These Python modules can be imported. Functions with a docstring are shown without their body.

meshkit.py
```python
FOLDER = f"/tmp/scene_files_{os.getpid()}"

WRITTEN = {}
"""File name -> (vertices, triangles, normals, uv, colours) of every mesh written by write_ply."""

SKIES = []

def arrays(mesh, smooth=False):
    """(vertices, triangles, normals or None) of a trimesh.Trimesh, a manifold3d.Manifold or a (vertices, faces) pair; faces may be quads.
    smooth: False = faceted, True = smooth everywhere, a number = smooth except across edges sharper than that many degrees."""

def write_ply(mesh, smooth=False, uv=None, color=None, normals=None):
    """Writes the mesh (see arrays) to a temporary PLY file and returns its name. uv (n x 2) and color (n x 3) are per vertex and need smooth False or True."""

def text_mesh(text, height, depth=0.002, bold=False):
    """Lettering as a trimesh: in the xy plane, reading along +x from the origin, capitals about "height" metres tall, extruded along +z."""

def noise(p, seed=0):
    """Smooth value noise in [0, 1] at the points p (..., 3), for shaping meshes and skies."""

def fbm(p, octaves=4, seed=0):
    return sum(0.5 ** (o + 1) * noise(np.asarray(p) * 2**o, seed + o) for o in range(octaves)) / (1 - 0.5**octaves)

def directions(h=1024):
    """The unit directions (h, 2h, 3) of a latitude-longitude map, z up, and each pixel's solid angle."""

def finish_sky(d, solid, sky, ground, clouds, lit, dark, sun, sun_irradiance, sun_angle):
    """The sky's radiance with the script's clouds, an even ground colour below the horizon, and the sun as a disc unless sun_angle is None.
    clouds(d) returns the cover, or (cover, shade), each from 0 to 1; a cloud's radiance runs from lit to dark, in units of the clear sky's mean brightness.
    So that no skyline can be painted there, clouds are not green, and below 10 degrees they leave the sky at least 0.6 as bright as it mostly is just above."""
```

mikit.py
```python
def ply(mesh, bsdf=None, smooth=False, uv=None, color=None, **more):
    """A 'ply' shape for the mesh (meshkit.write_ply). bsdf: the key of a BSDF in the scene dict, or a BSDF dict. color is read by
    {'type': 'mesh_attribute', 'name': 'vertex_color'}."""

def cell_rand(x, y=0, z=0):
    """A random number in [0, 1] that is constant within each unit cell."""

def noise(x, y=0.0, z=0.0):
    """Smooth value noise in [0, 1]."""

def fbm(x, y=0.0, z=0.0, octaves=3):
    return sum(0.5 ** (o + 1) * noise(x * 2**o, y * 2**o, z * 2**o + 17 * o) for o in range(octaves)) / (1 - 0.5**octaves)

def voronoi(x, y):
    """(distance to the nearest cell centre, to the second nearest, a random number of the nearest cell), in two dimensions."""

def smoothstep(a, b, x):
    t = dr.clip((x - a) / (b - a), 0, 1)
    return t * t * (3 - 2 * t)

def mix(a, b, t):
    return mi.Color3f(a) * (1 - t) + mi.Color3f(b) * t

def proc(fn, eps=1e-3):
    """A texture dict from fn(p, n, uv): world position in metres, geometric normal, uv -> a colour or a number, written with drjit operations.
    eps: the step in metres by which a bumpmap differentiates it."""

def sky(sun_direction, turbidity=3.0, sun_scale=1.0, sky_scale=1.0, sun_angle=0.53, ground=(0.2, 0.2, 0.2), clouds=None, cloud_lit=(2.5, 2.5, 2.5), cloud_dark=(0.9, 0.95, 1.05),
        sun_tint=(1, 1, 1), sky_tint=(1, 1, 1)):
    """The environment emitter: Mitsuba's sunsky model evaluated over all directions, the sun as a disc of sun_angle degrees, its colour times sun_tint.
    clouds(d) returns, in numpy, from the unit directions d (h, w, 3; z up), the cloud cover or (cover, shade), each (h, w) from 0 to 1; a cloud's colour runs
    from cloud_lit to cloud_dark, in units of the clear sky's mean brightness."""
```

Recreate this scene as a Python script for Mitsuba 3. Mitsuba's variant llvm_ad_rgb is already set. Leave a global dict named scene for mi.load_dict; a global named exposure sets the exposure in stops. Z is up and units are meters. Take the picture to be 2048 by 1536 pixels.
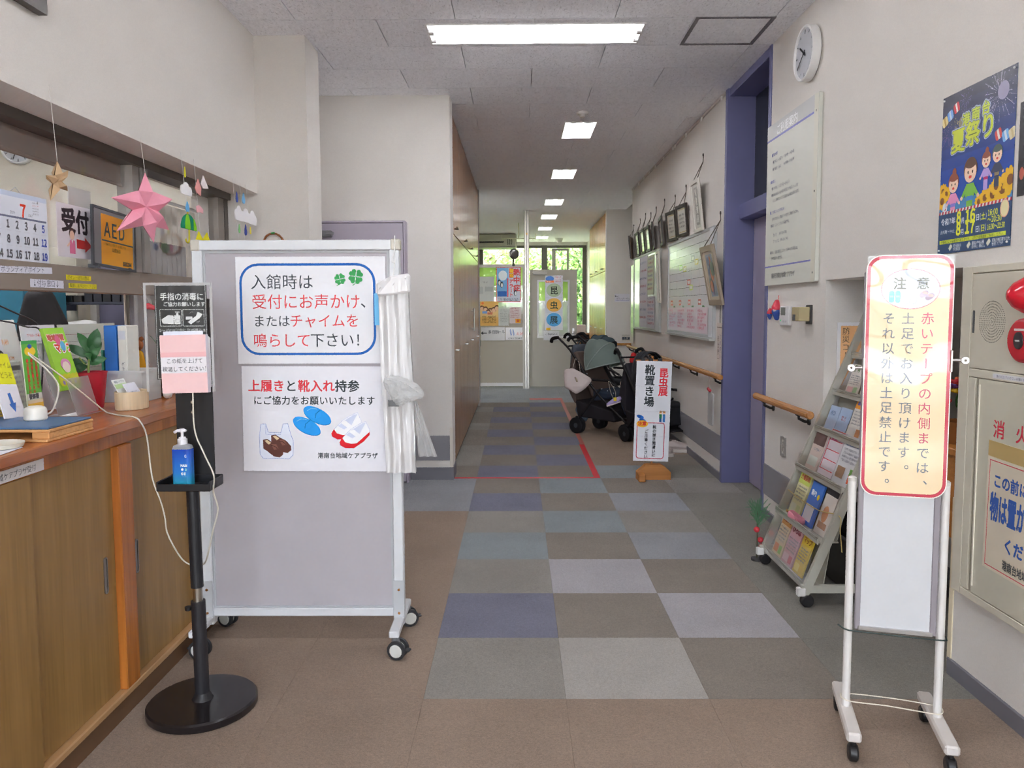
import math, random, glob
import numpy as np, trimesh, mitsuba as mi, mikit
import drjit as dr
import shapely
from shapely import affinity
from shapely.geometry import Polygon, Point, LineString, MultiPolygon, box as rect2
from shapely.ops import unary_union
from PIL import Image, ImageDraw, ImageFont
from mikit import proc, noise, fbm, cell_rand, smoothstep, mix

T = mi.ScalarTransform4f
random.seed(7)
rng = np.random.default_rng(7)
PI = math.pi

# ---------------------------------------------------------------- camera, sky, exposure
exposure = 1.95
CAM_F, CAM_PITCH, CAM_YAW, CAM_ROLL, CAM_CY, CAM_H = 1532.0, .0748, -.0077, -.0038, -35.655, 1.3624


def cam_dir(X, Y):
    c, s = math.cos(CAM_ROLL), math.sin(CAM_ROLL)
    x, u, w = c * X + s * Y, s * X - c * Y, 1.0
    c, s = math.cos(CAM_PITCH), math.sin(CAM_PITCH)
    y, z = c * w + s * u, -s * w + c * u
    c, s = math.cos(CAM_YAW), math.sin(CAM_YAW)
    return np.array([c * x + s * y, -s * x + c * y, z])


_f, _up = cam_dir(0, 0), cam_dir(0, -1) - cam_dir(0, 0)
scene = {
    'camera': {'type': 'perspective', 'fov': 2 * math.degrees(math.atan(1024 / CAM_F)), 'fov_axis': 'x', 'near_clip': 0.05, 'far_clip': 200.0,
               'principal_point_offset_y': -CAM_CY / 1536,
               'to_world': T().look_at(origin=[0, 0, CAM_H], target=[float(_f[0]), float(_f[1]), float(CAM_H + _f[2])], up=[float(v) for v in _up])},
    'sky': mikit.sky((-0.35, 0.55, 0.75), turbidity=4.0, sun_scale=10.0, sky_scale=27.0, ground=(0.25, 0.25, 0.22),
                     clouds=lambda d: 0.75 + 0 * d[..., 2], cloud_lit=(1.5, 1.5, 1.5), cloud_dark=(1.2, 1.2, 1.2)),
}
TUBE_L, CORR_L, OFFICE_L = 17.0, 8.5, 20.0       # radiance of the fluorescent tubes
labels = {}

# ---------------------------------------------------------------- colours and materials


def col(h):
    if not isinstance(h, str):
        return tuple(h)
    v = [int(h[i:i + 2], 16) / 255 for i in (1, 3, 5)]
    return tuple(x / 12.92 if x <= .04045 else ((x + .055) / 1.055) ** 2.4 for x in v)


VC = {'type': 'mesh_attribute', 'name': 'vertex_color'}


def two(d):
    return {'type': 'twosided', 'bsdf': d}


scene['m_matte'] = two({'type': 'principled', 'base_color': VC, 'roughness': .75, 'specular': .25})
scene['m_satin'] = two({'type': 'principled', 'base_color': VC, 'roughness': .42, 'specular': .4})
scene['m_gloss'] = two({'type': 'principled', 'base_color': VC, 'roughness': .16, 'specular': .5})
scene['m_metal'] = two({'type': 'principled', 'base_color': VC, 'roughness': .32, 'metallic': 1.0})
scene['m_leaf'] = {'type': 'principledthin', 'base_color': VC, 'roughness': .5, 'diff_trans': .7}
scene['m_film'] = {'type': 'thindielectric', 'int_ior': 1.4}
scene['m_lam'] = {'type': 'thindielectric', 'int_ior': 1.27}
scene['m_glass'] = {'type': 'thindielectric', 'int_ior': 1.5}
scene['m_clear'] = {'type': 'blendbsdf', 'weight': .82, 'a': {'type': 'twosided', 'bsdf': {'type': 'principled', 'base_color': {'type': 'rgb', 'value': [.75, .75, .76]}, 'roughness': .25}},
                    'b': {'type': 'thindielectric', 'int_ior': 1.5}}
scene['m_frost'] = {'type': 'blendbsdf', 'weight': .45, 'a': {'type': 'principledthin', 'base_color': {'type': 'rgb', 'value': [.82, .83, .83]}, 'roughness': .4, 'diff_trans': 1.0},
                    'b': {'type': 'thindielectric', 'int_ior': 1.4}}
scene['m_frost_green'] = {'type': 'blendbsdf', 'weight': .25, 'a': {'type': 'principledthin', 'base_color': {'type': 'rgb', 'value': [.66, .90, .30]}, 'roughness': .4, 'diff_trans': 1.3},
                          'b': {'type': 'thindielectric', 'int_ior': 1.4}}
MAT = {k: 'm_' + k for k in ('matte', 'satin', 'gloss', 'metal', 'leaf')}


def wallpaper(base, amp=.05):
    b = col(base)

    def fn(p, n, uv):
        g = fbm(p.x * 3 + p.y * 2.3, p.y * 3 - p.x, p.z * 3, 2)
        w = noise(p.x * 260 + p.y * 260, p.z * 420, 3)
        return mi.Color3f(*b) * (1 - amp + amp * g + .05 * (w - .5))
    return two({'type': 'principled', 'base_color': proc(fn), 'roughness': .8, 'specular': .15})


def paper_bump(base):
    return wallpaper(base)


scene['m_wall'] = wallpaper('#d6d2cd')
scene['m_wall_office'] = wallpaper('#ded7c8')
scene['m_wainscot'] = wallpaper('#838388')
scene['m_ceiling'] = two({'type': 'principled', 'roughness': .9, 'specular': .1, 'base_color': proc(
    lambda p, n, uv: mi.Color3f(.86, .865, .90) * (.93 + .14 * noise(p.x * 130, p.y * 55, 1)) * (1 - .22 * smoothstep(.80, .86, noise(p.x * 190, p.y * 80, 9))))})


def carpet(c):
    b = col(c)

    def fn(p, n, uv):
        a = noise(p.x * 520, p.y * 520, 5) - .5
        l = noise(p.x * 150, p.y * 640, 2) - .5
        s = fbm(p.x * 4, p.y * 4, 7, 3) - .5
        return mi.Color3f(*b) * (1 + .34 * a + .22 * l + .22 * s)
    return two({'type': 'principled', 'base_color': proc(fn), 'roughness': .95, 'specular': .05})


CARPET = {'brown': '#85766a', 'drab': '#79736c', 'grey': '#827f7a', 'pale': '#979490', 'lilac': '#9a989c', 'teal': '#7d8487', 'mist': '#84868a', 'blue': '#6c6d7b', 'stone': '#77756f', 'deck': '#8b8f92'}
for k, c in CARPET.items():
    scene['m_carpet_' + k] = carpet(c)


def wood(c1, c2, along='z', scale=1.0, rough=.35, streak=26.0, coat=0.0):
    a, b = col(c1), col(c2)

    def fn(p, n, uv):
        q = {'x': (p.y, p.z, p.x), 'y': (p.x, p.z, p.y), 'z': (p.x, p.y, p.z)}[along]
        u, v, w = q[0] * scale, q[1] * scale, q[2] * scale
        g = fbm(u * streak, v * streak, w * 1.3, 3)
        r = noise(u * 180, v * 180, w * 7)
        return mix(a, b, smoothstep(.25, .75, g)) * (.9 + .2 * r)
    d = {'type': 'principled', 'base_color': proc(fn), 'roughness': rough, 'specular': .5}
    if coat:
        d.update(clearcoat=coat, clearcoat_gloss=.9)
    return two(d)


scene['m_veneer'] = wood('#8a6b3e', '#7f6136', 'z', rough=.45, streak=22)
scene['m_frame_wood'] = wood('#a8672a', '#8f5120', 'z', rough=.35, streak=22)
scene['m_top_wood'] = wood('#9a5a2c', '#84451d', 'y', rough=.25, streak=16, coat=.5)
scene['m_locker'] = wood('#8f6644', '#825a3b', 'z', rough=.2, streak=14, coat=.45)
scene['m_locker_gold'] = wood('#b07a3c', '#986328', 'z', rough=.22, streak=14, coat=.6)  # cupboard wood with the golden light put into its colour
scene['m_rail_wood'] = wood('#b27a3e', '#94602c', 'y', rough=.4, streak=30)
scene['m_box_wood'] = wood('#c99a66', '#b88450', 'x', rough=.5, streak=30)
scene['m_stand_wood'] = wood('#b0763a', '#9a6026', 'x', rough=.45, streak=20)
scene['m_ring_wood'] = wood('#d8c3a4', '#c9b08c', 'z', rough=.5, streak=14)

# ---------------------------------------------------------------- names, labels


def numbered(name):
    if name not in USED:
        USED[name] = 0
        return name
    USED[name] += 1
    return f'{name}_{USED[name]:03d}'


USED = {}


def thing(name, label, cat, group=None):
    k = numbered(name)
    labels[k] = {'label': label, 'category': cat}
    if group:
        labels[k]['group'] = group
    return k


def shape(mesh, mat, smooth=False, color=None, **more):
    """A shape dict: mat is a scene key, or (material class, colour)."""
    if hasattr(mesh, 'to_mesh'):
        m = mesh.to_mesh()
        mesh = trimesh.Trimesh(m.vert_properties[:, :3], m.tri_verts, process=False)
    if isinstance(mat, tuple):
        if smooth not in (False, True):
            mesh = trimesh.graph.smooth_shade(mesh, angle=math.radians(smooth), facet_minarea=None)
            smooth = True
        c = color if color is not None else np.tile(col(mat[1]), (len(mesh.vertices), 1))
        return mikit.ply(mesh, MAT[mat[0]], smooth, color=c, **more)
    return mikit.ply(mesh, mat, smooth, **more)


def part(parent, name, mesh, mat, smooth=False, label=None, kind=None, color=None, **more):
    k = numbered(f'{parent}__{name}')
    scene[k] = shape(mesh, mat, smooth, color, **more)
    if label:
        labels.setdefault(k, {})['label'] = label
    if kind:
        labels.setdefault(k, {})['kind'] = kind
    return k


def solo(name, mesh, mat, label, cat, group=None, smooth=False, **more):
    k = thing(name, label, cat, group)
    scene[k] = shape(mesh, mat, smooth, **more)
    return k


def struct(name, mesh, mat, smooth=False):
    k = numbered(name)
    labels[k] = {'kind': 'structure'}
    if mesh is not None:
        scene[k] = shape(mesh, mat, smooth)
    return k


def dup(src, dst_label, M, group=None, keep=None):
    """A copy of a thing under its next number, every part moved by the 4x4 matrix M."""
    base = src.rsplit('_', 1)[0] if src[-3:].isdigit() else src
    k = thing(base, dst_label, labels[src]['category'], group or labels[src].get('group'))
    for q in [q for q in list(scene) if q == src or q.startswith(src + '__')]:
        d = dict(scene[q])
        m = np.array(T(d['to_world']).matrix) if 'to_world' in d else np.eye(4)
        d['to_world'] = T((M @ m).tolist())
        scene[k + q[len(src):]] = d
        if q != src and q in labels:
            labels[k + q[len(src):]] = dict(labels[q])
    return k


# ---------------------------------------------------------------- meshes


def cat(*ms):
    ms = [m for a in ms for m in (a if isinstance(a, (list, tuple)) else [a])]
    return trimesh.util.concatenate(ms)


def bx(x0, x1, y0, y1, z0, z1, b=0.0):
    lo, hi = np.minimum([x0, y0, z0], [x1, y1, z1]), np.maximum([x0, y0, z0], [x1, y1, z1])
    if b <= 0:
        m = trimesh.creation.box(extents=hi - lo)
        m.apply_translation((lo + hi) / 2)
        return m
    b = min(b, .45 * float((hi - lo).min()))
    pts = []
    for s in np.ndindex(2, 2, 2):
        c = np.where(s, hi, lo)
        d = np.where(s, -b, b)
        for ax in range(3):
            q = c + d
            q[ax] = c[ax]
            pts.append(q)
    return trimesh.convex.convex_hull(np.array(pts))


def mv(m, x=0, y=0, z=0):
    m = m.copy()
    m.apply_translation([x, y, z])
    return m


def rot(m, deg, axis, about=(0, 0, 0)):
    m = m.copy()
    m.apply_transform(trimesh.transformations.rotation_matrix(math.radians(deg), axis, about))
    return m


def tf(m, M):
    m = m.copy()
    m.apply_transform(M)
    return m


def tube(pts, r, n=8, caps=True):
    p = np.asarray(pts, float)
    r = np.broadcast_to(np.asarray(r, float), (len(p),))
    t = np.gradient(p, axis=0)
    t /= np.linalg.norm(t, axis=1, keepdims=True) + 1e-12
    a = np.cross(t[0], [0, 0, 1.0] if abs(t[0][2]) < .9 else [1.0, 0, 0])
    A = []
    for k in range(len(p)):
        a = a - t[k] * (a @ t[k])
        a /= np.linalg.norm(a) + 1e-12
        A.append(a)
    A = np.array(A)
    B = np.cross(t, A)
    g = np.arange(n) * 2 * PI / n
    v = p[:, None] + r[:, None, None] * (np.cos(g)[None, :, None] * A[:, None] + np.sin(g)[None, :, None] * B[:, None])
    f = []
    for i in range(len(p) - 1):
        for j in range(n):
            a0, a1, b0, b1 = i * n + j, i * n + (j + 1) % n, (i + 1) * n + j, (i + 1) * n + (j + 1) % n
            f += [[a0, a1, b1], [a0, b1, b0]]
    v = v.reshape(-1, 3)
    if caps:
        v = np.vstack([v, p[0], p[-1]])
        e = len(p) * n
        for j in range(n):
            f += [[e, (j + 1) % n, j], [e + 1, e - n + j, e - n + (j + 1) % n]]
    return trimesh.Trimesh(v, np.array(f), process=False)


def spline(pts, n=8):
    p = np.asarray(pts, float)
    q = np.vstack([2 * p[0] - p[1], p, 2 * p[-1] - p[-2]])
    out = []
    for i in range(1, len(q) - 2):
        for s in np.arange(n) / n:
            a, b, c, d = q[i - 1], q[i], q[i + 1], q[i + 2]
            out.append(.5 * (2 * b + (c - a) * s + (2 * a - 5 * b + 4 * c - d) * s * s + (3 * b - a - 3 * c + d) * s ** 3))
    return np.array(out + [p[-1]])


def rod(a, b, r, n=12):
    return tube([a, b], r, n)


def lathe(prof, n=32, at=(0, 0, 0)):
    prof = np.asarray(prof, float)
    g = np.arange(n) * 2 * PI / n
    v = np.stack([prof[:, None, 0] * np.cos(g), prof[:, None, 0] * np.sin(g), np.broadcast_to(prof[:, None, 1], (len(prof), n))], -1).reshape(-1, 3)
    f = []
    for i in range(len(prof) - 1):
        for j in range(n):
            a0, a1, b0, b1 = i * n + j, i * n + (j + 1) % n, (i + 1) * n + j, (i + 1) * n + (j + 1) % n
            f += [[a0, a1, b1], [a0, b1, b0]]
    m = trimesh.Trimesh(v + np.array(at), np.array(f), process=True)
    m.update_faces(m.nondegenerate_faces())
    return m


def frame_matrix(o, u, v=(0, 0, 1)):
    u, v = np.asarray(u, float), np.asarray(v, float)
    u /= np.linalg.norm(u)
    v = v - u * (u @ v)
    v /= np.linalg.norm(v)
    M = np.eye(4)
    M[:3, 0], M[:3, 1], M[:3, 2], M[:3, 3] = u, v, np.cross(u, v), o
    return M


FACE_CAM, FACE_LEFT, FACE_RIGHT = (1, 0, 0), (0, -1, 0), (0, 1, 0)    # u axes of sheets that face -y, -x, +x


def polys(g):
    if g.is_empty:
        return []
    return [q for q in (getattr(g, 'geoms', None) or [g]) if isinstance(q, Polygon) and q.area > 1e-10]


def extrude(g, d, M=None, z=0.0):
    ms = [trimesh.creation.extrude_polygon(q, d, engine='earcut') for q in polys(g)]
    m = cat(ms)
    m.apply_translation([0, 0, z])
    return tf(m, M) if M is not None else m


def rrect(x0, y0, x1, y1, r):
    return rect2(x0 + r, y0 + r, x1 - r, y1 - r).buffer(r, quad_segs=6)


def ell(x, y, a, b=None, ang=0):
    return affinity.rotate(affinity.scale(Point(x, y).buffer(1, quad_segs=10), a, b or a), ang, origin=(x, y))


# ---------------------------------------------------------------- lettering and flat print
_FONT = glob.glob('/opt/blender-*/*/datafiles/fonts/Noto Sans CJK*')[0]
_GL, _FT = {}, {}


def glyph(ch, px=64, bold=0):
    """(outline in em units with the baseline at 0, advance)."""
    k = (ch, px, bold)
    if k not in _GL:
        if px not in _FT:
            _FT[px] = ImageFont.truetype(_FONT, px)
        f = _FT[px]
        im = Image.new('L', (2 * px, 2 * px))
        ImageDraw.Draw(im).text((px // 2, px * 3 // 2), ch, 255, f, anchor='ls', stroke_width=bold)
        on = np.pad(np.asarray(im) > 120, ((0, 0), (1, 1))).astype(np.int8)
        d = np.diff(on, axis=1)
        r, s = np.nonzero(d == 1)
        e = np.nonzero(d == -1)[1]
        g = Polygon()
        if len(r):
            g = shapely.union_all(shapely.box(s, -r - 1, e, -r)).buffer(.6, quad_segs=2).buffer(-.6, quad_segs=2).simplify(.55)
            g = affinity.affine_transform(g, [1 / px, 0, 0, 1 / px, -.5, 1.5])
        _GL[k] = (g, f.getlength(ch) / px)
    return _GL[k]


class Sheet:
    """Flat print: layers of coloured outlines in sheet metres, (0, 0) at the lower left."""

    def __init__(self, w, h):
        self.w, self.h, self.layers = w, h, []

    def add(self, g, c, clip=True):
        if clip:
            g = g.intersection(rect2(0, 0, self.w, self.h))
        self.layers.append((g, col(c)))

    def rect(self, x0, y0, x1, y1, c):
        self.add(rect2(x0, y0, x1, y1), c)

    def line(self, pts, w, c):
        self.add(LineString(pts).buffer(w / 2, quad_segs=3), c)

    def ring(self, g, w, c):
        self.add(g.difference(g.buffer(-w)), c)

    def text(self, s, x, y, size, c, bold=0, px=64, align='l', sx=1.0, gap=0.0, outline=None):
        out, cx = [], 0.0
        for ch in s:
            g, a = glyph(ch, px, bold)
            if not g.is_empty:
                out.append(affinity.affine_transform(g, [size * sx, 0, 0, size, cx * size * sx, 0]))
            cx += a + gap
        wd = cx * size * sx
        dx = x - {'l': 0, 'c': wd / 2, 'r': wd}[align]
        g = unary_union([affinity.translate(q, dx, y) for q in out])
        if outline:
            for ow, oc in outline:
                self.add(g.buffer(ow), oc)
        self.add(g, c)
        return wd

    def vtext(self, s, x, y, size, c, bold=0, px=64, step=1.05, sx=1.0):
        """Vertical writing: x the column's centre, y its top."""
        out = []
        for i, ch in enumerate(s):
            g, a = glyph(ch, px, bold)
            if g.is_empty:
                continue
            cy = y - size * (.5 + i * step)
            if ch in 'ー～—':
                g = affinity.rotate(g, -90, origin=(.5, .38))
            dx, dy = (-.5, -.38)
            if ch in '、。':
                dx, dy = -.5 + .55, -.38 + .28
            out.append(affinity.affine_transform(g, [size * sx, 0, 0, size, x + dx * size * sx, cy + dy * size]))
        self.add(unary_union(out), c)

    def scribble(self, x0, x1, y, h, c, seed=0, px=24, chars='利用者様は職員までお申し出ください施設点検日年末年始登録団体会議室予約受付時間'):
        """A line of small characters that fills x0..x1."""
        r = random.Random(seed)
        n = max(1, int((x1 - x0) / h))
        self.text(''.join(r.choice(chars) for _ in range(n)), x0, y, h, c, px=px)

    def mesh(self, M, dz=.00022, warp=None):
        vs, fs, cs, n = [], [], [], 0
        dz = min(dz, (.002 if dz < .0003 else .006) / max(1, len(self.layers)))
        for i, (g, c) in enumerate(self.layers):
            for q in polys(g):
                try:
                    v, f = trimesh.creation.triangulate_polygon(q, engine='earcut')
                except Exception:
                    continue
                if len(f) == 0:
                    continue
                z = np.full(len(v), (i + 1) * dz)
                v3 = np.column_stack([v, z])
                if warp is not None:
                    v3[:, 2] += warp(v3[:, 0], v3[:, 1])
                vs.append(v3)
                fs.append(np.asarray(f) + n)
                cs.append(np.tile(c, (len(v), 1)))
                n += len(v)
        v, f, c = np.vstack(vs), np.vstack(fs), np.vstack(cs)
        a = v[f]
        flip = np.cross(a[:, 1] - a[:, 0], a[:, 2] - a[:, 0])[:, 2] < 0
        f[flip] = f[flip][:, ::-1]
        return tf(trimesh.Trimesh(v, f, process=False), M), c


def printed(parent, sh, o, u, v=(0, 0, 1), mat='matte', dz=.00022, name='print'):
    if sh.layers:
        m, c = sh.mesh(frame_matrix(o, u, v), dz)
        return part(parent, name, m, (mat, '#ffffff'), color=c)


def poster(name, label, cat_, o, u, w, h, base, draw=None, v=(0, 0, 1), thick=.0008, mat='matte', group=None, parent=None, sheet='sheet', corner=0.0, dz=.00022, curl=0.0):
    """A sheet of paper, card or board: its lower left corner at o, u to the right, v up; draw(sheet) prints on its face."""
    k = thing(name, label, cat_, group) if parent is None else numbered(f'{parent}__{name}')
    if parent is not None and label:
        labels.setdefault(k, {})['label'] = label
    M = frame_matrix(o, u, v)
    g = rrect(0, 0, w, h, corner) if corner else rect2(0, 0, w, h)
    sub = part(k, sheet, extrude(g, thick, M, -thick), (mat, base)) if parent is None else None
    if parent is not None:
        scene[k] = shape(extrude(g, thick, M, -thick), (mat, base))
    if draw:
        sh = Sheet(w, h)
        draw(sh)
        printed(k, sh, o, u, v, mat, dz)
    return k


def facet_noise(m, amp, f=20.0, seed=0):
    import meshkit
    m = m.copy()
    v = np.array(m.vertices)
    m.vertices = v + m.vertex_normals * ((meshkit.fbm(v * f, 3, seed) - .5) * 2 * amp)[:, None]
    return m


def blob(pts, r, level=2):
    """Rounded hull of spheres at the points."""
    s = trimesh.creation.icosphere(level)
    P = [s.vertices * rr + np.asarray(p) for p, rr in zip(pts, np.broadcast_to(r, (len(pts),)))]
    return trimesh.convex.convex_hull(np.vstack(P))

# ================================================================ the room
RW, LW, CE = 1.605, -1.59, 3.01        # right wall, left wall, ceiling
TX, TY = -.3352, 2.588                 # carpet grid

# floor and its carpet tiles
struct('floor', bx(-6.5, 4.0, -6.0, 20.0, -.12, -.006), 'm_carpet_deck')
tile = bx(-.2498, .2498, -.2498, .2498, -.007, 0, .0005)
tile_ply = {k: mikit.ply(tile, 'm_carpet_' + k) for k in CARPET}
PATTERN = {  # row: columns -3 .. 4
    0: 'brown brown brown grey pale drab stone stone', 1: 'brown brown brown blue drab lilac stone stone', 2: 'brown brown brown grey lilac drab stone stone',
    3: 'brown brown brown teal drab mist stone stone', 4: 'brown brown brown grey teal grey stone stone', 5: 'mist mist mist blue drab mist stone stone',
    6: 'mist mist mist drab teal drab grey stone', 7: 'grey grey drab blue drab teal stone stone', 8: 'grey grey grey drab blue brown drab drab'}
for j in range(-7, 24):
    for i in range(-3, 5):
        if i == 4 and not 0 <= j <= 6:
            continue
        if j < 0:
            k = 'brown'
        elif j in PATTERN:
            k = PATTERN[j].split()[i + 3]
        elif j <= 16:
            k = ('blue' if (j + i) % 2 else 'drab') if i in (0, 1) else 'brown' if i > 1 else ('drab' if j % 3 else 'grey')
            if i in (0, 1):
                k = 'blue' if (j + i) % 2 == 1 else 'drab'
        else:
            k = 'deck'
        d = dict(tile_ply[k])
        d['to_world'] = T().translate([TX + .5 * i + .25, TY + .5 * j + .25, 0]).rotate([0, 0, 1], 90 * ((i + j) % 2))
        scene[numbered('floor__carpet_tile')] = d

# ceiling boards, with the openings of the lamps
LAMP0 = (-.535, .752, 4.570, 4.905)
CORR = [7.25, 9.57, 12.04, 13.95, 15.97, 17.97]
CX = (.42, .715)
BACK = (1.80, -1.0)                    # two assumed lamps, unseen, added for brightness over and behind the photographer
HATCH = (1.02, 1.475, 4.49, 4.95)
holes = [rect2(LAMP0[0], LAMP0[2], LAMP0[1], LAMP0[3])] + [rect2(CX[0], y - .33, CX[1], y + .33) for y in CORR] + [rect2(LAMP0[0], y, LAMP0[1], y + .335) for y in BACK] + [rect2(HATCH[0], HATCH[2], HATCH[1], HATCH[3])]
holes_u = unary_union(holes)
struct('ceiling', bx(-6.5, 4.0, -6.0, 20.0, 3.13, 3.2), 'm_ceiling')
AX, AY = -.351, 4.9545
for k in range(-6, 20):
    y0 = AY + .455 * k
    for m in range(-3, 4):
        x0 = AX + .91 * m + (0 if k % 2 == 0 else .455)
        g = rect2(max(x0, -1.6) + .0022, y0 + .0022, min(x0 + .91, 1.82) - .0022, y0 + .455 - .0022) if x0 + .91 > -1.58 and x0 < 1.8 else None
        if g is None or g.is_empty:
            continue
        g = g.difference(holes_u)
        if not polys(g):
            continue
        scene[numbered('ceiling__ceiling_board')] = shape(extrude(g, .009, z=CE), 'm_ceiling')
struct('ceiling_far', extrude(rect2(-2.6, AY + .455 * 20, 3.0, 19.35).difference(holes_u), .02, z=CE), 'm_ceiling')
struct('ceiling_entrance', extrude(rect2(-1.6, -3.6, 1.62, AY - .455 * 6).difference(holes_u), .02, z=CE), 'm_ceiling')

# right side: entrance wall with the alcove, door opening, corridor wall
AL = (2.79, 4.02, 1.505, 2.16)         # alcove y0, y1, top, back
g = rect2(-3.6, -.1, 4.97, 3.12).difference(rect2(AL[0], -.2, AL[1], AL[2]))
YZ = np.array([[0, 0, 1, 0], [1, 0, 0, 0], [0, 1, 0, 0], [0, 0, 0, 1.0]])   # sheet x, y -> world y, z; thickness along x


def yz_wall(g, x0, x1):
    M = YZ.copy()
    M[0, 3] = x0
    return extrude(g, x1 - x0, M)


struct('wall_right', yz_wall(g, RW, RW + .19), 'm_wall')
struct('wall_alcove', cat(bx(AL[3], AL[3] + .06, AL[0] - .06, AL[1] + .06, -.1, AL[2] + .06), bx(RW + .19, AL[3], AL[0] - .06, AL[0], -.1, AL[2] + .06),
                          bx(RW + .19, AL[3], AL[1], AL[1] + .06, -.1, AL[2] + .06), bx(RW + .19, AL[3], AL[0], AL[1], AL[2], AL[2] + .06)), 'm_wall')
struct('wall_corridor_right', bx(1.60, 1.8, 5.925, 10.8, -.1, 3.12), 'm_wall')
WAIN = [(.155, .355)]


def skirt(name, x0, x1, y0, y1, top=.062):
    struct(name, bx(x0, x1, y0, y1, -.02, top, .003), ('satin', '#6b6b72'))


def wains(name, x0, x1, y0, y1):
    struct(name, bx(x0, x1, y0, y1, .155, .355, .003), 'm_wainscot')


skirt('baseboard_right', RW - .008, RW + .05, -3.5, 2.785)
skirt('baseboard_right', RW - .008, RW + .05, 4.025, 4.945)
wains('trim_1', RW - .006, RW + .05, 4.025, 4.945)
skirt('baseboard_corridor_right', 1.592, 1.65, 5.96, 10.79)
wains('trim_2', 1.594, 1.65, 5.96, 10.79)
skirt('baseboard_alcove', AL[3] - .01, AL[3] + .02, AL[0], AL[1], .06)
struct('trim_3', bx(RW - .004, RW + .02, 2.765, 2.792, 0, .665, .002), ('satin', '#d8cdb2'))

# lavender steel door in the right wall
LAV, LAVD = '#9a93a8', '#62648a'
d1 = struct('door_1', bx(1.80, 1.84, 5.0, 5.9, .01, 2.03), ('satin', LAV))
part(d1, 'frame_jamb', bx(1.585, 1.86, 5.915, 5.965, 0, CE, .003), ('satin', LAVD))
part(d1, 'frame_jamb', bx(1.595, 1.86, 4.945, 4.985, 0, CE, .003), ('satin', LAVD))
part(d1, 'frame_rail', bx(1.69, 1.86, 4.985, 5.915, 2.035, 2.145, .003), ('satin', LAVD))
part(d1, 'frame_rail', bx(1.60, 1.86, 4.985, 5.915, 2.95, CE, .003), ('satin', LAVD))
part(d1, 'transom_pane', bx(1.80, 1.81, 4.985, 5.915, 2.145, 2.95), ('gloss', '#1f2328'))
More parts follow.
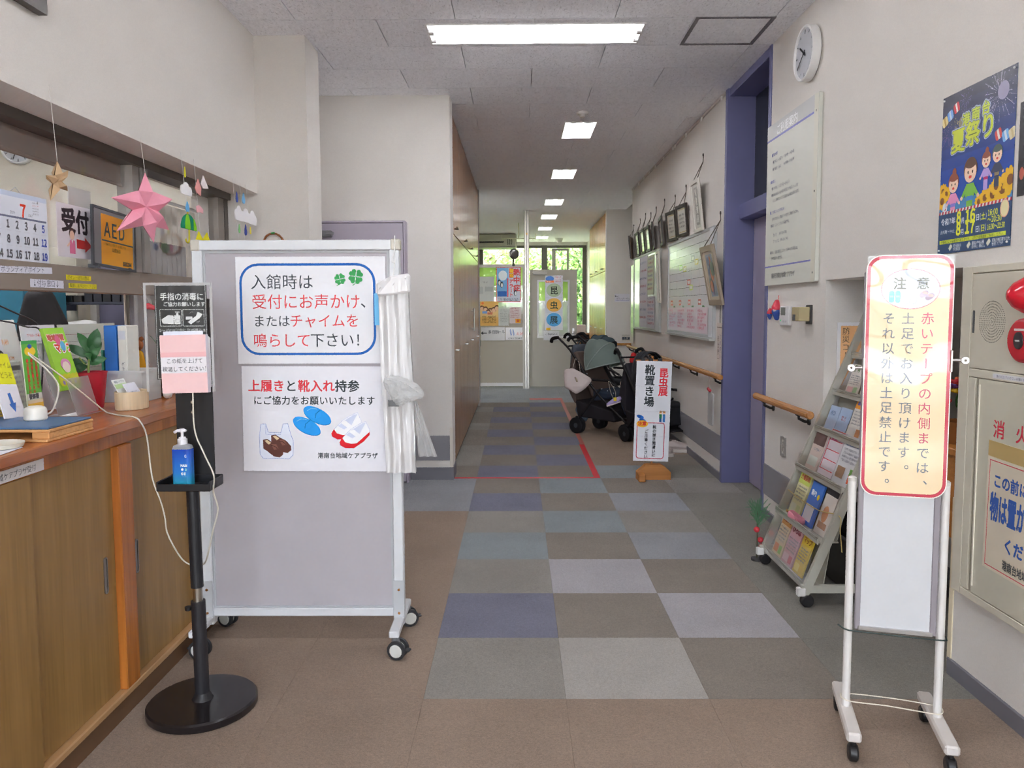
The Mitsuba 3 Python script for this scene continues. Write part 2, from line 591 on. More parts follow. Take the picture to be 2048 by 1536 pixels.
part(d1, 'handle', cat(bx(1.775, 1.80, 5.07, 5.10, .98, 1.06, .004), rod([1.765, 5.085, 1.02], [1.765, 5.19, 1.02], .009)), ('metal', '#b8b8b8'), 40)
struct('wall_door_side', cat(bx(1.86, 1.92, 4.9, 6.0, -.1, 3.12)), 'm_wall')

# left side: wall over the reception window, pillar, passage, second wall
struct('wall_left', bx(-2.0, LW, -3.6, 4.76, 2.07, 3.12), 'm_wall')
struct('wall_left_entrance', bx(-2.0, LW, -3.6, .74, -.1, 2.07), 'm_wall')
struct('wall_pillar', bx(-2.0, -1.278, 4.742, 5.05, -.1, 3.12), 'm_wall')
struct('wall_passage', bx(-2.0, -1.58, 5.05, 6.06, -.1, 3.12), 'm_wall')
struct('wall_pillar', bx(-1.7, -.523, 6.05, 6.30, -.1, 3.12), 'm_wall')
wains('trim_4', -.862, -.545, 6.042, 6.1)
skirt('baseboard_pillar', -.862, -.515, 6.04, 6.31, .10)
struct('trim_5', bx(-.545, -.519, 6.046, 6.075, .10, .42, .002), ('satin', '#cfc8bd'))
d2 = struct('door_2', bx(-1.53, -.88, 5.936, 6.01, .01, 2.022, .002), ('satin', '#a7a0ae'))
part(d2, 'frame', cat(bx(-1.58, -1.532, 5.93, 6.05, 0, 2.04, .003), bx(-.877, -.862, 5.93, 6.05, 0, 2.04, .002), bx(-1.532, -.877, 5.93, 6.05, 2.025, 2.04, .002)), ('satin', '#a79fae'))
part(d2, 'door_closer', cat(bx(-1.54, -1.42, 5.89, 5.936, 1.915, 1.965, .006), bx(-1.46, -1.40, 5.88, 5.892, 1.93, 1.95, .002)), ('satin', '#77777b'))

# back of the entrance hall: glazed entrance doors behind the photographer
struct('wall_entrance', tf(extrude(rect2(-2.0, -.1, 1.8, 3.12).difference(rect2(-1.45, 0, 1.45, 2.8)), .15), frame_matrix((0, -3.55, 0), FACE_CAM)), 'm_wall')
w3 = struct('window_3', cat(*[bx(x - .03, x + .03, -3.66, -3.60, 0, 2.8) for x in (-1.42, -.48, .48, 1.42)], bx(-1.45, 1.45, -3.66, -3.60, 2.74, 2.8), bx(-1.45, 1.45, -3.66, -3.60, 0, .08), bx(-1.45, 1.45, -3.66, -3.60, 2.02, 2.08)), ('metal', '#8b8b8b'))
for a in (-1.39, -.45, .51):
    part(w3, 'pane', bx(a, a + .88, -3.632, -3.631, .08, 2.74), 'm_glass')
struct('eave_outside', bx(-4, 4, 19.62, 21.2, 3.02, 3.15), 'm_ceiling')  # added unseen slab that keeps high sky out of the far window
struct('ground_outside', bx(-14, 14, -30, -6.0, -.3, -.15), ('matte', '#8d8b86'))

# far end: cheek wall, cupboards, window
struct('wall_cheek', bx(1.49, 2.4, 12.95, 13.1, -.1, 3.12), 'm_wall')
struct('wall_recess', cat(bx(2.4, 2.5, 10.7, 13.1, -.1, 3.12), bx(1.8, 2.5, 10.72, 10.8, -.1, 3.12)), 'm_wall')
struct('wall_far_right', bx(1.74, 1.9, 16.1, 19.4, -.1, 3.12), 'm_wall')
struct('wall_far_left', bx(-2.6, -2.45, 11.0, 19.4, -.1, 3.12), 'm_wall')
struct('wall_behind_lockers', bx(-1.6, -1.45, 6.3, 11.0, -.1, 3.12), 'm_wall')
struct('wall_far', tf(extrude(rect2(-2.6, -.1, 2.0, 3.12).difference(rect2(-.98, .70, 1.72, 2.93)), .2), frame_matrix((0, 19.4, 0), (1, 0, 0))), 'm_wall')
fr = ('satin', '#4d4a45')
w1 = struct('window_1', cat(bx(-.98, 1.72, 19.24, 19.32, 2.87, 2.93), bx(-.98, 1.72, 19.24, 19.32, .70, .76), bx(-.98, -.86, 19.24, 19.32, .70, 2.93), bx(1.62, 1.72, 19.24, 19.32, .70, 2.93)), fr)
part(w1, 'mullion', bx(.60, .74, 19.20, 19.30, .70, 2.93), fr)
part(w1, 'sash', cat(bx(.86, .95, 19.25, 19.29, .78, 2.86), bx(1.23, 1.28, 19.25, 19.29, .78, 2.86), bx(.86, 1.28, 19.25, 19.29, 2.80, 2.86)), ('satin', '#8a8a86'))
for a, b in ((-.86, .60), (.74, 1.23), (1.23, 1.62)):
    part(w1, 'pane', bx(a, b, 19.27, 19.271, .76, 2.87), 'm_glass')

# reception window frame in the left wall
fd = ('satin', '#6b645d')
w2 = struct('window_2', cat(bx(-1.86, -1.755, .75, 4.745, 2.03, 2.072), bx(-1.86, -1.775, 4.69, 4.745, 1.0, 2.03)), ('satin', '#4c4742'))
part(w2, 'mullion', cat(bx(-1.85, -1.775, 3.575, 3.635, 1.54, 2.03), bx(-1.83, -1.765, 3.645, 3.70, 1.54, 2.03)), ('satin', '#8f8b87'))
part(w2, 'mullion', bx(-1.84, -1.78, 4.60, 4.69, 1.0, 2.03), ('satin', '#7f7973'))
part(w2, 'middle_rail', bx(-1.85, -1.775, .75, 4.69, 1.435, 1.54, .003), ('satin', '#857a70'))
part(w2, 'pane', bx(-1.812, -1.811, .75, 3.575, 1.54, 2.03), 'm_glass')
part(w2, 'pane', bx(-1.812, -1.811, 3.70, 4.60, 1.54, 2.03), 'm_glass')
part(w2, 'pane', bx(-1.815, -1.814, 3.62, 4.60, 1.03, 1.435), 'm_glass')

# ================================================================ lamps and ceiling fittings


def emitter(L, c=(1.0, 1.0, 1.0)):
    return {'emitter': {'type': 'area', 'radiance': {'type': 'rgb', 'value': [L * v for v in c]}}}


def tube_lamp(t, pts, r, L, c):
    k = numbered(f'{t}__tube')
    scene[k] = {**mikit.ply(tube(pts, r, 10), 'm_matte_white', True), **emitter(L, c)}


scene['m_matte_white'] = {'type': 'diffuse', 'reflectance': {'type': 'rgb', 'value': [.8, .8, .8]}}


def long_light(x0, x1, y0, y1, z, label, L):
    t = thing('ceiling_light', label, 'ceiling light', None)
    part(t, 'housing', cat(bx(x0, x1, y0, y0 + .012, z - .006, z + .09), bx(x0, x1, y1 - .012, y1, z - .006, z + .09), bx(x0, x0 + .012, y0, y1, z - .006, z + .09),
                           bx(x1 - .012, x1, y0, y1, z - .006, z + .09), bx(x0, x1, y0, y1, z + .08, z + .09)), ('satin', '#e9e9e9'))
    w = y1 - y0
    for f in (.30, .70):
        y = y0 + w * f
        for x, s in ((x0 + .03, 1), (x1 - .03, -1)):
            part(t, 'lampholder', bx(x - .018, x + .018, y - .022, y + .022, z - .026, z + .075, .006), ('satin', '#dcdcdc'))
        tube_lamp(t, [[x0 + .05, y, z - .008], [x1 - .05, y, z - .008]], .0155, L, (1.0, 1.0, 1.04))
    return t


long_light(*LAMP0, CE, 'long twin-tube fluorescent ceiling light nearest the counter, glaring white', TUBE_L)
long_light(LAMP0[0], LAMP0[1], BACK[0], BACK[0] + .335, CE, 'long twin-tube fluorescent ceiling light above the photographer, added for brightness', TUBE_L)
long_light(LAMP0[0], LAMP0[1], BACK[1], BACK[1] + .335, CE, 'long twin-tube fluorescent ceiling light over the entrance doors, added for brightness', TUBE_L)

ordinal = ['nearest', 'second', 'third', 'fourth', 'fifth', 'farthest']
for n, y in enumerate(CORR):
    t = thing('corridor_light', f'square recessed fluorescent light in the corridor ceiling, {ordinal[n]} of the row of six', 'ceiling light', 'square corridor ceiling lights')
    x0, x1, y0, y1, z = CX[0], CX[1], y - .33, y + .33, CE
    part(t, 'housing', cat(bx(x0, x1, y0, y0 + .01, z - .005, z + .08), bx(x0, x1, y1 - .01, y1, z - .005, z + .08), bx(x0, x0 + .01, y0, y1, z - .005, z + .08),
                           bx(x1 - .01, x1, y0, y1, z - .005, z + .08), bx(x0, x1, y0, y1, z + .07, z + .08)), ('satin', '#e4e4e4'))
    for f in (.28, .72):
        x = x0 + (x1 - x0) * f
        part(t, 'lampholder', bx(x - .03, x + .03, y0 + .012, y0 + .06, z + .0, z + .06, .005), ('satin', '#d2d2d2'))
        u = .016
        tube_lamp(t, [[x - u, y0 + .06, z + .025], [x - u, y1 - .05, z + .025], [x, y1 - .035, z + .025], [x + u, y1 - .05, z + .025], [x + u, y0 + .06, z + .025]], .011, CORR_L, (1.0, 1.0, 1.02))

t = thing('ceiling_hatch', 'square inspection hatch with dark grey frame in the ceiling', 'ceiling hatch')
x0, x1, y0, y1 = HATCH
part(t, 'frame', extrude(rect2(x0, y0, x1, y1).difference(rect2(x0 + .022, y0 + .022, x1 - .022, y1 - .022)), .02, z=CE - .004), ('satin', '#6a676b'))
part(t, 'panel', bx(x0 + .023, x1 - .023, y0 + .023, y1 - .023, CE, CE + .012), 'm_ceiling')

t = thing('smoke_detector', 'small round white smoke detector on the ceiling before the corridor lights', 'smoke detector')
part(t, 'base', lathe([(0, 0), (.052, 0), (.05, -.012), (.046, -.016), (0, -.016)], 28, (.552, 6.6, CE)), ('satin', '#d6d3cf'), 40)
part(t, 'sensor_cap', lathe([(.03, -.016), (.026, -.036), (.012, -.042), (0, -.043)], 24, (.552, 6.6, CE)), ('satin', '#c9c6c2'), 40)

# ================================================================ office behind the reception window
struct('wall_office_back', bx(-6.3, -2.0, 6.2, 6.3, -.1, 3.12), 'm_wall_office')
struct('wall_office_left', bx(-6.4, -6.3, .6, 6.3, -.1, 3.12), 'm_wall_office')
struct('wall_office_front', bx(-6.3, -2.0, .6, .7, -.1, 3.12), 'm_wall_office')
struct('ceiling_office', bx(-6.3, -2.0, .7, 6.2, 2.95, 3.0), 'm_ceiling')
for n, (x, y) in enumerate(((-3.1, 2.6), (-3.6, 4.7))):
    long_light(x - .62, x + .62, y - .15, y + .15, 2.86, ('twin-tube fluorescent light in the office ceiling, near the reception window', 'twin-tube fluorescent light in the office ceiling, by the back wall')[n], OFFICE_L)
sl = solo('roller_blind', cat(bx(-1.835, -1.828, .76, 3.57, 1.934, 2.03), rod([-1.831, .76, 1.938], [-1.831, 3.57, 1.938], .008)), ('matte', '#8a7c74'), 'brown roller blind lowered a little at the top of the reception window', 'blind')


def wall_clock(label, M, r, hands, depth=.05):
    """A round clock; M puts its back on a wall, its face along +z."""
    t = thing('wall_clock', label, 'clock')
    part(t, 'case', tf(lathe([(0, 0), (r * .92, 0), (r, .006), (r, depth - .004), (r - .004, depth), (r - .012, depth - .002), (r - .014, depth - .012), (0, depth - .012)], 48), M), ('satin', '#e8e8e8'), 40)
    part(t, 'dial', tf(lathe([(0, depth - .0115), (r - .014, depth - .0115)], 48), M), ('satin', '#b9bcc2'))
    marks = Sheet(2 * r, 2 * r)
    for k in range(12):
        a = k * PI / 6
        c, s = math.sin(a), math.cos(a)
        q0, q1 = r * .74, r * .84
        marks.line([(r + c * q0, r + s * q0), (r + c * q1, r + s * q1)], .004 if k % 3 else .007, '#3a3c42')
    m, c = marks.mesh(M @ trimesh.transformations.translation_matrix([-r, -r, depth - .0113]))
    part(t, 'hour_marks', m, ('matte', '#ffffff'), color=c)
    for nm, a, ln, w, z in (('hour_hand', hands[0], r * .5, .009, .004), ('minute_hand', hands[1], r * .76, .006, .006)):
        a = math.radians(a)
        d = np.array([math.sin(a), math.cos(a)])
        g = LineString([-d * .02, d * ln]).buffer(w / 2)
        part(t, nm, extrude(g, .0015, M, depth - .0115 + z), ('matte', '#26282c'))
    part(t, 'hand_cap', tf(lathe([(.008, depth - .011), (.008, depth - .003), (0, depth - .002)], 16), M), ('matte', '#26282c'))
    return t


wall_clock('round white clock high on the office wall, seen through the reception window', frame_matrix((-3.965, 6.2, 2.66), FACE_CAM), .135, (40, 200))

t = thing('office_chair', 'black office chair with a curved high back behind the reception window', 'chair')
cx, cy = -2.80, 4.5
part(t, 'backrest', facet_noise(blob([(cx - .12, cy, 1.0), (cx + .12, cy, 1.0), (cx - .10, cy, 1.28), (cx + .10, cy, 1.28), (cx - .03, cy + .01, 1.42), (cx + .0, cy + .01, 1.42), (cx - .14, cy - .02, .62), (cx + .14, cy - .02, .62)], [.035, .035, .045, .045, .07, .07, .03, .03], 3), .002), ('matte', '#2a292b'), True)
part(t, 'seat', blob([(cx + a, cy - .25 + b, .46) for a in (-.2, .2) for b in (-.2, .2)], .04), ('matte', '#2a292b'), True)
part(t, 'post', rod([cx, cy - .22, .08], [cx, cy - .22, .44], .025), ('satin', '#222222'), 40)
part(t, 'base', cat(*[rod([cx, cy - .22, .09], [cx + .28 * math.cos(a), cy - .22 + .28 * math.sin(a), .05], .02) for a in np.arange(5) * 2 * PI / 5]), ('satin', '#222222'), 40)
for a in np.arange(5) * 2 * PI / 5:
    part(t, 'castor', lathe([(0, -.025), (.02, -.025), (.025, 0), (.02, .025), (0, .025)], 14, (cx + .28 * math.cos(a), cy - .22 + .28 * math.sin(a), .025)), ('satin', '#1c1c1c'), 40)
part(t, 'back_bracket', bx(cx - .03, cx + .03, cy - .03, cy + .02, .42, .7, .005), ('satin', '#222222'))

t = thing('steel_locker', 'teal blue steel locker in the office behind the reception window', 'locker')
part(t, 'body', bx(-3.95, -3.33, 5.2, 5.65, -.006, 1.62, .006), ('satin', '#3f7f97'))
for a in (-3.94, -3.64):
    p = part(t, 'door', bx(a, a + .29, 5.185, 5.2, .05, 1.58, .004), ('satin', '#3b7a93'))
    part(p, 'door_handle', bx(a + .25, a + .265, 5.172, 5.185, .85, .95, .003), ('metal', '#9aa0a4'))

t = thing('office_cupboard', 'cream steel cupboard along the office wall, carrying the small grey controller', 'cupboard')
part(t, 'body', bx(-3.63, -3.42, 5.95, 6.19, -.006, 1.85, .004), ('satin', '#d6cfbd'))
part(t, 'edge_strip', bx(-3.66, -3.63, 5.93, 6.19, -.006, 1.85, .003), ('metal', '#8c8a88'))
t = thing('wall_controller', 'small grey controller with a dark screen and a green light in the office', 'controller')
part(t, 'case', bx(-3.595, -3.505, 5.925, 5.95, 1.225, 1.345, .006), ('satin', '#c6cac8'))
part(t, 'screen', bx(-3.583, -3.523, 5.922, 5.926, 1.295, 1.335), ('gloss', '#5f6664'))
part(t, 'indicator', bx(-3.588, -3.578, 5.921, 5.926, 1.245, 1.252), ('matte', '#5fe38a'))
t = thing('wall_shelf', 'dark wall shelf in the office with a row of dark files', 'shelf')
part(t, 'board', bx(-3.46, -2.62, 5.70, 5.948, 1.405, 1.425, .003), ('satin', '#3a3c46'))
part(t, 'bracket', bx(-3.45, -3.43, 5.72, 5.948, 1.36, 1.405), ('satin', '#3a3c46'))
part(t, 'bracket', bx(-2.66, -2.64, 5.72, 6.199, 1.36, 1.405), ('satin', '#3a3c46'))
for n, (x, hgt, c) in enumerate(((-3.40, .05, '#2b2b2e'), (-3.33, .05, '#35312e'), (-3.25, .12, '#2c2d31'), (-3.18, .13, '#303036'), (-3.11, .13, '#2a2a2c'), (-3.04, .13, '#33343a'), (-2.97, .13, '#2d2e33'), (-2.90, .13, '#303238'))):
    solo('file_box', bx(x, x + .06, 5.74, 5.94, 1.425, 1.425 + hgt, .003), ('satin', c), ('lowest dark file box at the left end of the office shelf', 'low dark file box, second from the left end of the office shelf', 'dark file box next to the low ones on the office shelf')[n] if n < 3 else f'tall dark file box on the office shelf, {("first", "second", "third", "fourth", "last")[n - 3]} of the closed row of five', 'file box', 'dark file boxes on the office shelf')
t = struct('door_3', bx(-3.37, -2.75, 6.16, 6.2, .0, 1.98, .003), ('satin', '#77748a'))
part(t, 'frame', cat(bx(-3.42, -3.37, 6.12, 6.2, 0, 2.03), bx(-2.75, -2.70, 6.12, 6.2, 0, 2.03), bx(-3.37, -2.75, 6.12, 6.2, 1.98, 2.03)), ('satin', '#cfccc8'))
t = thing('paper_towel', 'crumpled white paper towel lying on a white box in the office', 'paper towel')
scene[t] = shape(facet_noise(blob([(-3.28, 5.5, 1.253), (-3.20, 5.5, 1.265), (-3.12, 5.52, 1.275), (-3.06, 5.52, 1.268)], .018, 3), .012, 30), ('matte', '#e4e4e2'), True)
t = thing('towel_box', 'white box on a stand under the crumpled paper towel in the office', 'box')
part(t, 'carton', bx(-3.30, -3.04, 5.4, 5.62, .9, 1.235, .008), ('satin', '#d8d8da'))
part(t, 'stand', bx(-3.28, -3.06, 5.42, 5.60, -.006, .9, .004), ('satin', '#bdb9b4'))

# curtains behind the second bay


def curtain(name, label, y0, y1, z0, z1, x, amp, c, seed, folds):
    n = 90
    yy = np.linspace(y0, y1, n)
    r = np.random.default_rng(seed)
    ph = r.uniform(0, 6, 4)
    xx = amp * (np.sin((yy - y0) / (y1 - y0) * folds * 2 * PI + ph[0]) + .5 * np.sin((yy - y0) / (y1 - y0) * folds * 5.3 + ph[1]))
    v, f = [], []
    zs = np.linspace(z0, z1, 6)
    for k, z in enumerate(zs):
        q = .55 + .45 * (1 - k / 5)
        v += [[x + xx[i] * q, yy[i], z] for i in range(n)]
    for k in range(5):
        for i in range(n - 1):
            a = k * n + i
            f += [[a, a + 1, a + n + 1], [a, a + n + 1, a + n]]
    return solo(name, trimesh.Trimesh(np.array(v), np.array(f), process=False), ('matte', c), label, 'curtain', smooth=True)


curtain('curtain', 'cream curtain in soft folds behind the second pane of the reception window', 3.72, 4.58, 1.02, 1.935, -1.92, .012, '#d9d2c6', 3, 13)
curtain('curtain', 'grey sheer curtain, lower, in front of the cream curtain at the reception window', 3.72, 4.36, 1.02, 1.715, -1.875, .010, '#77757a', 5, 11)
solo('curtain_pole', rod([-1.90, 3.71, 1.945], [-1.90, 4.60, 1.945], .009), ('metal', '#c8c8c8'), 'thin bright curtain pole behind the second pane of the reception window', 'curtain pole', smooth=40)

# ================================================================ counter
t = thing('counter_cabinet', 'long wooden reception counter cabinet with sliding veneer doors and an orange post', 'cabinet')
part(t, 'carcass', bx(-2.25, -1.345, .76, 4.735, .05, .968), 'm_veneer')
part(t, 'kickboard', bx(-2.25, -1.322, .76, 4.735, -.006, .074), ('satin', '#5f4632'))
part(t, 'sill_rail', bx(-1.36, -1.305, .76, 4.735, .074, .098, .004), ('satin', '#a8845c'))
part(t, 'top_rail', bx(-1.36, -1.318, .76, 4.735, .918, .968, .003), 'm_frame_wood')
for y in (2.462, 4.55):
    part(t, 'post', bx(-1.36, -1.305, y, y + .086, .098, .918, .003), 'm_frame_wood')
for y0, y1, x in ((.77, 2.03, -1.318), (1.985, 2.462, -1.330), (2.55, 3.62, -1.330), (3.57, 4.55, -1.318)):
    p = part(t, 'sliding_door', bx(x - .012, x, y0, y1, .099, .917, .002), 'm_veneer')
    ys = {.77: 1.1, 1.985: 2.40, 2.55: 2.60, 3.57: 4.45}[y0]
    part(p, 'finger_pull', cat(extrude(rrect(-.011, -.06, .011, .06, .01).difference(rrect(-.007, -.055, .007, .055, .007)), .003, frame_matrix((x, ys, .51), FACE_RIGHT)), bx(x - .003, x + .0006, ys - .008, ys + .008, .456, .564)), ('metal', '#8c8984'))
solo('countertop', bx(-2.30, -1.28, .75, 4.738, .968, 1.0, .004), 'm_top_wood', 'glossy brown wooden countertop of the reception counter', 'countertop')
poster('edge_label', 'white printed label strip stuck along the front edge of the counter', 'label', (-1.3165, 1.75, .922), FACE_RIGHT, .34, .032, '#d5d2d2',
       lambda s: s.text('横浜市港南台地域ケアプラザ受付', .02, .008, .019, '#4a4a52', px=32), thick=.0012)

# papers on the window
K = '#26262c'


def draw_calendar(s):
    s.rect(0, s.h - .018, s.w, s.h, '#c9d3e6')
    s.text('7', .205, .158, .062, '#d9422f', bold=2, px=64)
    s.text('2025', .15, .165, .012, '#55555f', px=32)
    s.text('JULY', .25, .165, .012, '#55555f', px=32)
    for k in range(5):
        s.text('3 4 5 6 7 8 9', .275, .215 - k * .010, .0075, ('#7a7a86', '#c26a6a', '#7a7a86', '#7a7a86', '#7a7a86')[k], px=20)
    s.text('8', .305, .218, .012, K, px=32)
    s.rect(.01, .150, s.w - .008, .157, '#6a6f86')
    for r, days in enumerate((('', '', '1', '2', '3', '4', '5'), ('6', '7', '8', '9', '10', '11', '12'), ('13', '14', '15', '16', '17', '18', '19'))):
        for k, d in enumerate(days):
            s.text(d, .033 + .0505 * k, .114 - .0525 * r, .036, ('#c23b3b' if k == 0 else '#4a58a8' if k == 6 else '#55555c'), bold=2, px=48, align='c', sx=.85)
            s.rect(.018 + .0505 * k, .104 - .0525 * r, .05 + .0505 * k, .105 - .0525 * r, '#c8c8d0')


t = poster('wall_calendar', 'white July calendar with large dates hanging in the reception window', 'calendar', (-1.798, 2.585, 1.5425), FACE_RIGHT, .365, .243, '#dfe3ee', draw_calendar, thick=.004)
part(t, 'hanging_string', tube([[-1.797, 2.74, 1.785], [-1.797, 2.768, 1.803], [-1.797, 2.795, 1.785]], .0012, 5), ('matte', '#b8b8b8'))


def draw_uketsuke(s):
    s.text('受付', .030, .112, .098, '#2a2228', bold=4, px=96, sx=1.0)
    s.add(Polygon([(.130, .040), (.130, .078), (.190, .074), (.190, .088), (.240, .056), (.190, .026), (.190, .040)]), '#c93b3a')
    s.add(ell(.098, .098, .020, .022), '#3b2a28')
    s.add(ell(.098, .090, .0165, .019), '#ecc9b4')
    s.add(Polygon([(.078, .016), (.118, .016), (.116, .068), (.098, .074), (.080, .068)]), '#e07ba0')
    s.add(Polygon([(.092, .072), (.104, .072), (.098, .055)]), '#f4f0f0')
    s.add(Polygon([(.080, .064), (.060, .046), (.063, .041), (.082, .054)]), '#ecc9b4')


t = poster('reception_sign', 'white reception sign with two large black characters and a red arrow, on the window', 'sign', (-1.799, 3.012, 1.575), FACE_RIGHT, .286, .212, '#e6dfe6', draw_uketsuke, mat='satin')
part(t, 'backing_sleeve', bx(-1.803, -1.8, 3.10, 3.262, 1.72, 1.86), ('satin', '#bdbcb9'), label='grey plastic sleeve behind the sign')

M_ = frame_matrix((-1.748, 3.165, 1.541), (0, 1, .06), (0, -.06, 1))


def draw_aed(s):
    s.rect(.062, .006, .327, .218, '#e29a1d')
    s.text('AED', .085, .125, .082, '#26303a', bold=1, px=64, gap=.1)
    s.rect(.066, .104, .325, .110, '#2c3440')
    s.text('AUTOMATED EXTERNAL DEFIBRILLATOR', .08, .087, .0145, '#8a6a22', px=24, sx=.68)
    s.text('設置施設', .145, .066, .018, '#6b4f18', px=32)
    s.text('SECOM', .235, .014, .022, '#2c3034', bold=2, px=48)


t = thing('defibrillator_sign', 'orange AED sign in a grey framed panel standing on the window rail', 'sign')
u_ = (0, 1, -.045)
part(t, 'panel', extrude(rect2(0, 0, .345, .238), .006, frame_matrix((-1.752, 3.175, 1.556), u_), -.006), ('satin', '#77787c'))
part(t, 'frame', extrude(rect2(-.006, -.006, .351, .244).difference(rect2(.004, .004, .341, .234)), .010, frame_matrix((-1.752, 3.175, 1.556), u_), -.007), ('satin', '#3d4046'))
s_ = Sheet(.345, .238)
draw_aed(s_)
printed(t, s_, (-1.752, 3.175, 1.556), u_, mat='satin')
part(t, 'foot', bx(-1.79, -1.748, 3.20, 3.22, 1.54, 1.556), ('satin', '#3d4046'))
part(t, 'foot', bx(-1.79, -1.748, 3.46, 3.48, 1.54, 1.552), ('satin', '#3d4046'))

poster('window_label', 'long white label on the window rail above the small labels', 'label', (-1.7735, 2.45, 1.487), (0, 1, .03), .475, .024, '#d2d3de', lambda s: s.text('よこはまシニアボランティアポイント', .012, .005, .0245, '#5a5a6c', px=32), thick=.001)
poster('window_label', 'short white label with two down arrows on the window rail', 'label', (-1.7735, 2.79, 1.448), (0, 1, .0), .205, .030, '#cfcfdb', lambda s: s.text('↓付与 窓口↓', .012, .006, .0265, '#3c3c4c', px=32), thick=.001)
poster('window_label', 'upper yellow label on the window rail', 'label', (-1.7735, 3.015, 1.483), (0, 1, .0), .175, .020, '#d6c52c', lambda s: s.text('ポイント付与の際は', .006, .004, .0175, '#5a5420', px=32), thick=.001)
poster('window_label', 'lower yellow label on the window rail', 'label', (-1.7735, 3.03, 1.451), (0, 1, .0), .200, .020, '#d6c52c', lambda s: s.text('職員にお声かけください', .006, .004, .0172, '#4a4620', px=32), thick=.001)

# ================================================================ paper decorations hanging from the window lintel
YZF = lambda x: frame_matrix((x, 0, 0), FACE_RIGHT)   # sheet coordinates are world y, z


def folded_star(label, c, tips, x, color, valley, string_top, bulge=.034, cat_='paper star'):
    t = thing('paper_star', label, cat_)
    C = np.array(c)
    tips = [np.array(q) for q in tips]
    n = len(tips)
    for k in range(n):
        a, p, b = tips[k - 1], tips[k], tips[(k + 1) % n]
        va, vb = C + valley * ((a - C) / np.linalg.norm(a - C) + (p - C) / np.linalg.norm(p - C)), C + valley * ((b - C) / np.linalg.norm(b - C) + (p - C) / np.linalg.norm(p - C))
        mid = C + .42 * (p - C)
        V, F = [], []
        for s in (1, -1):
            o = len(V)
            V += [[x + s * .003, *C], [x + s * .002, *va], [x, *p], [x + s * .002, *vb], [x + s * bulge, *mid]]
            q = [[0, 1, 4], [1, 2, 4], [2, 3, 4], [3, 0, 4]]
            F += [[o + i for i in (r if s > 0 else r[::-1])] for r in q]
        m = trimesh.Trimesh(np.array(V), np.array(F), process=False)
        m.fix_normals()
        part(t, 'point', m.subdivide().subdivide() if False else m, ('matte', color))
    top = tips[0]
    part(t, 'thread', rod([x, *top], [LW + .003, *string_top], .0011, 5), ('matte', '#cfcac6'))
    return t


folded_star('large pink folded paper star hanging before the reception window', (3.262, 1.797), [(3.272, 1.942), (3.522, 1.865), (3.478, 1.722), (3.327, 1.652), (3.020, 1.672), (2.990, 1.797)], -1.57, '#f0a0b4', .060, (3.275, 2.085))
folded_star('small brown paper star hanging left of the pink star', (2.640, 1.800), [(2.648, 1.872), (2.712, 1.852), (2.702, 1.778), (2.598, 1.730), (2.580, 1.812)], -1.57, '#b79a78', .016, (2.650, 2.125), .020)


def felt(t, name, g, x, c, thick=.004, label=None):
    return part(t, name, extrude(g, thick, YZF(x - thick / 2)), ('matte', c), label=label)


def drop(y, z, w, h):
    a = np.linspace(0, 2 * PI, 25)[:-1]
    return Polygon([(y + w / 2 * math.sin(q) * math.sin(q / 2) ** 1.3, z + h / 2 * math.cos(q)) for q in a])


def cloud(y, z, w, h):
    return unary_union([ell(y - w * .28, z - h * .12, w * .22, h * .38), ell(y, z + h * .08, w * .26, h * .45), ell(y + w * .28, z - h * .12, w * .22, h * .38), rrect(y - w * .46, z - h * .5, y + w * .46, z - h * .1, h * .15)])


t = thing('hanging_mobile', 'felt mobile with white cloud, blue raindrop and green umbrella before the window', 'mobile')
x = -1.57
felt(t, 'sun_drop', drop(3.665, 2.012, .018, .050), x, '#d7d23a')
felt(t, 'cloud', cloud(3.672, 1.935, .125, .058), x, '#f2f2f4')
felt(t, 'raindrop', drop(3.680, 1.852, .050, .050), x, '#6aaede')
um = ell(3.685, 1.746, .083, .072).intersection(rect2(3.5, 1.746, 3.9, 1.9))
felt(t, 'umbrella_canopy', um, x, '#0f7f5c')
felt(t, 'umbrella_panel', ell(3.670, 1.746, .028, .069).intersection(rect2(3.5, 1.746, 3.9, 1.9)), x + .003, '#7cc322')
felt(t, 'umbrella_panel', um.intersection(rect2(3.738, 1.7, 3.9, 1.9)), x + .003, '#7cc322')
felt(t, 'umbrella_knob', ell(3.680, 1.822, .006, .009), x, '#c6b23a')
part(t, 'umbrella_handle', tube(spline([[x, 3.69, 1.745], [x, 3.688, 1.70], [x, 3.675, 1.682], [x, 3.655, 1.688], [x, 3.652, 1.70]], 5), .004, 6), ('matte', '#c6c23a'))
part(t, 'thread', rod([LW + .003, 3.665, 2.11], [x, 3.68, 1.82], .001, 5), ('matte', '#dadada'))

t = thing('hanging_mobile', 'pink and white paper fish mobile with a yellow crown shape at its foot', 'mobile')
felt(t, 'fish', Polygon([(3.775, 1.955), (3.812, 2.005), (3.845, 1.965), (3.838, 1.925), (3.79, 1.935)]), x, '#e3a09c')
felt(t, 'fish_tail', Polygon([(3.835, 1.985), (3.868, 2.03), (3.925, 1.975), (3.86, 1.965)]), x + .004, '#f0e6e8')
felt(t, 'ribbon', Polygon([(3.78, 1.868), (3.815, 1.878), (3.86, 1.862), (3.858, 1.842), (3.82, 1.845), (3.79, 1.838)]), x, '#e8b0b8')
felt(t, 'crown', Polygon([(3.76, 1.70), (3.80, 1.748), (3.845, 1.712), (3.90, 1.752), (3.945, 1.70), (3.945, 1.66), (3.76, 1.66)]), x, '#e8e022', label='yellow paper crown shape')
part(t, 'thread', rod([LW + .003, 3.812, 2.10], [x, 3.82, 1.70], .001, 5), ('matte', '#dadada'))

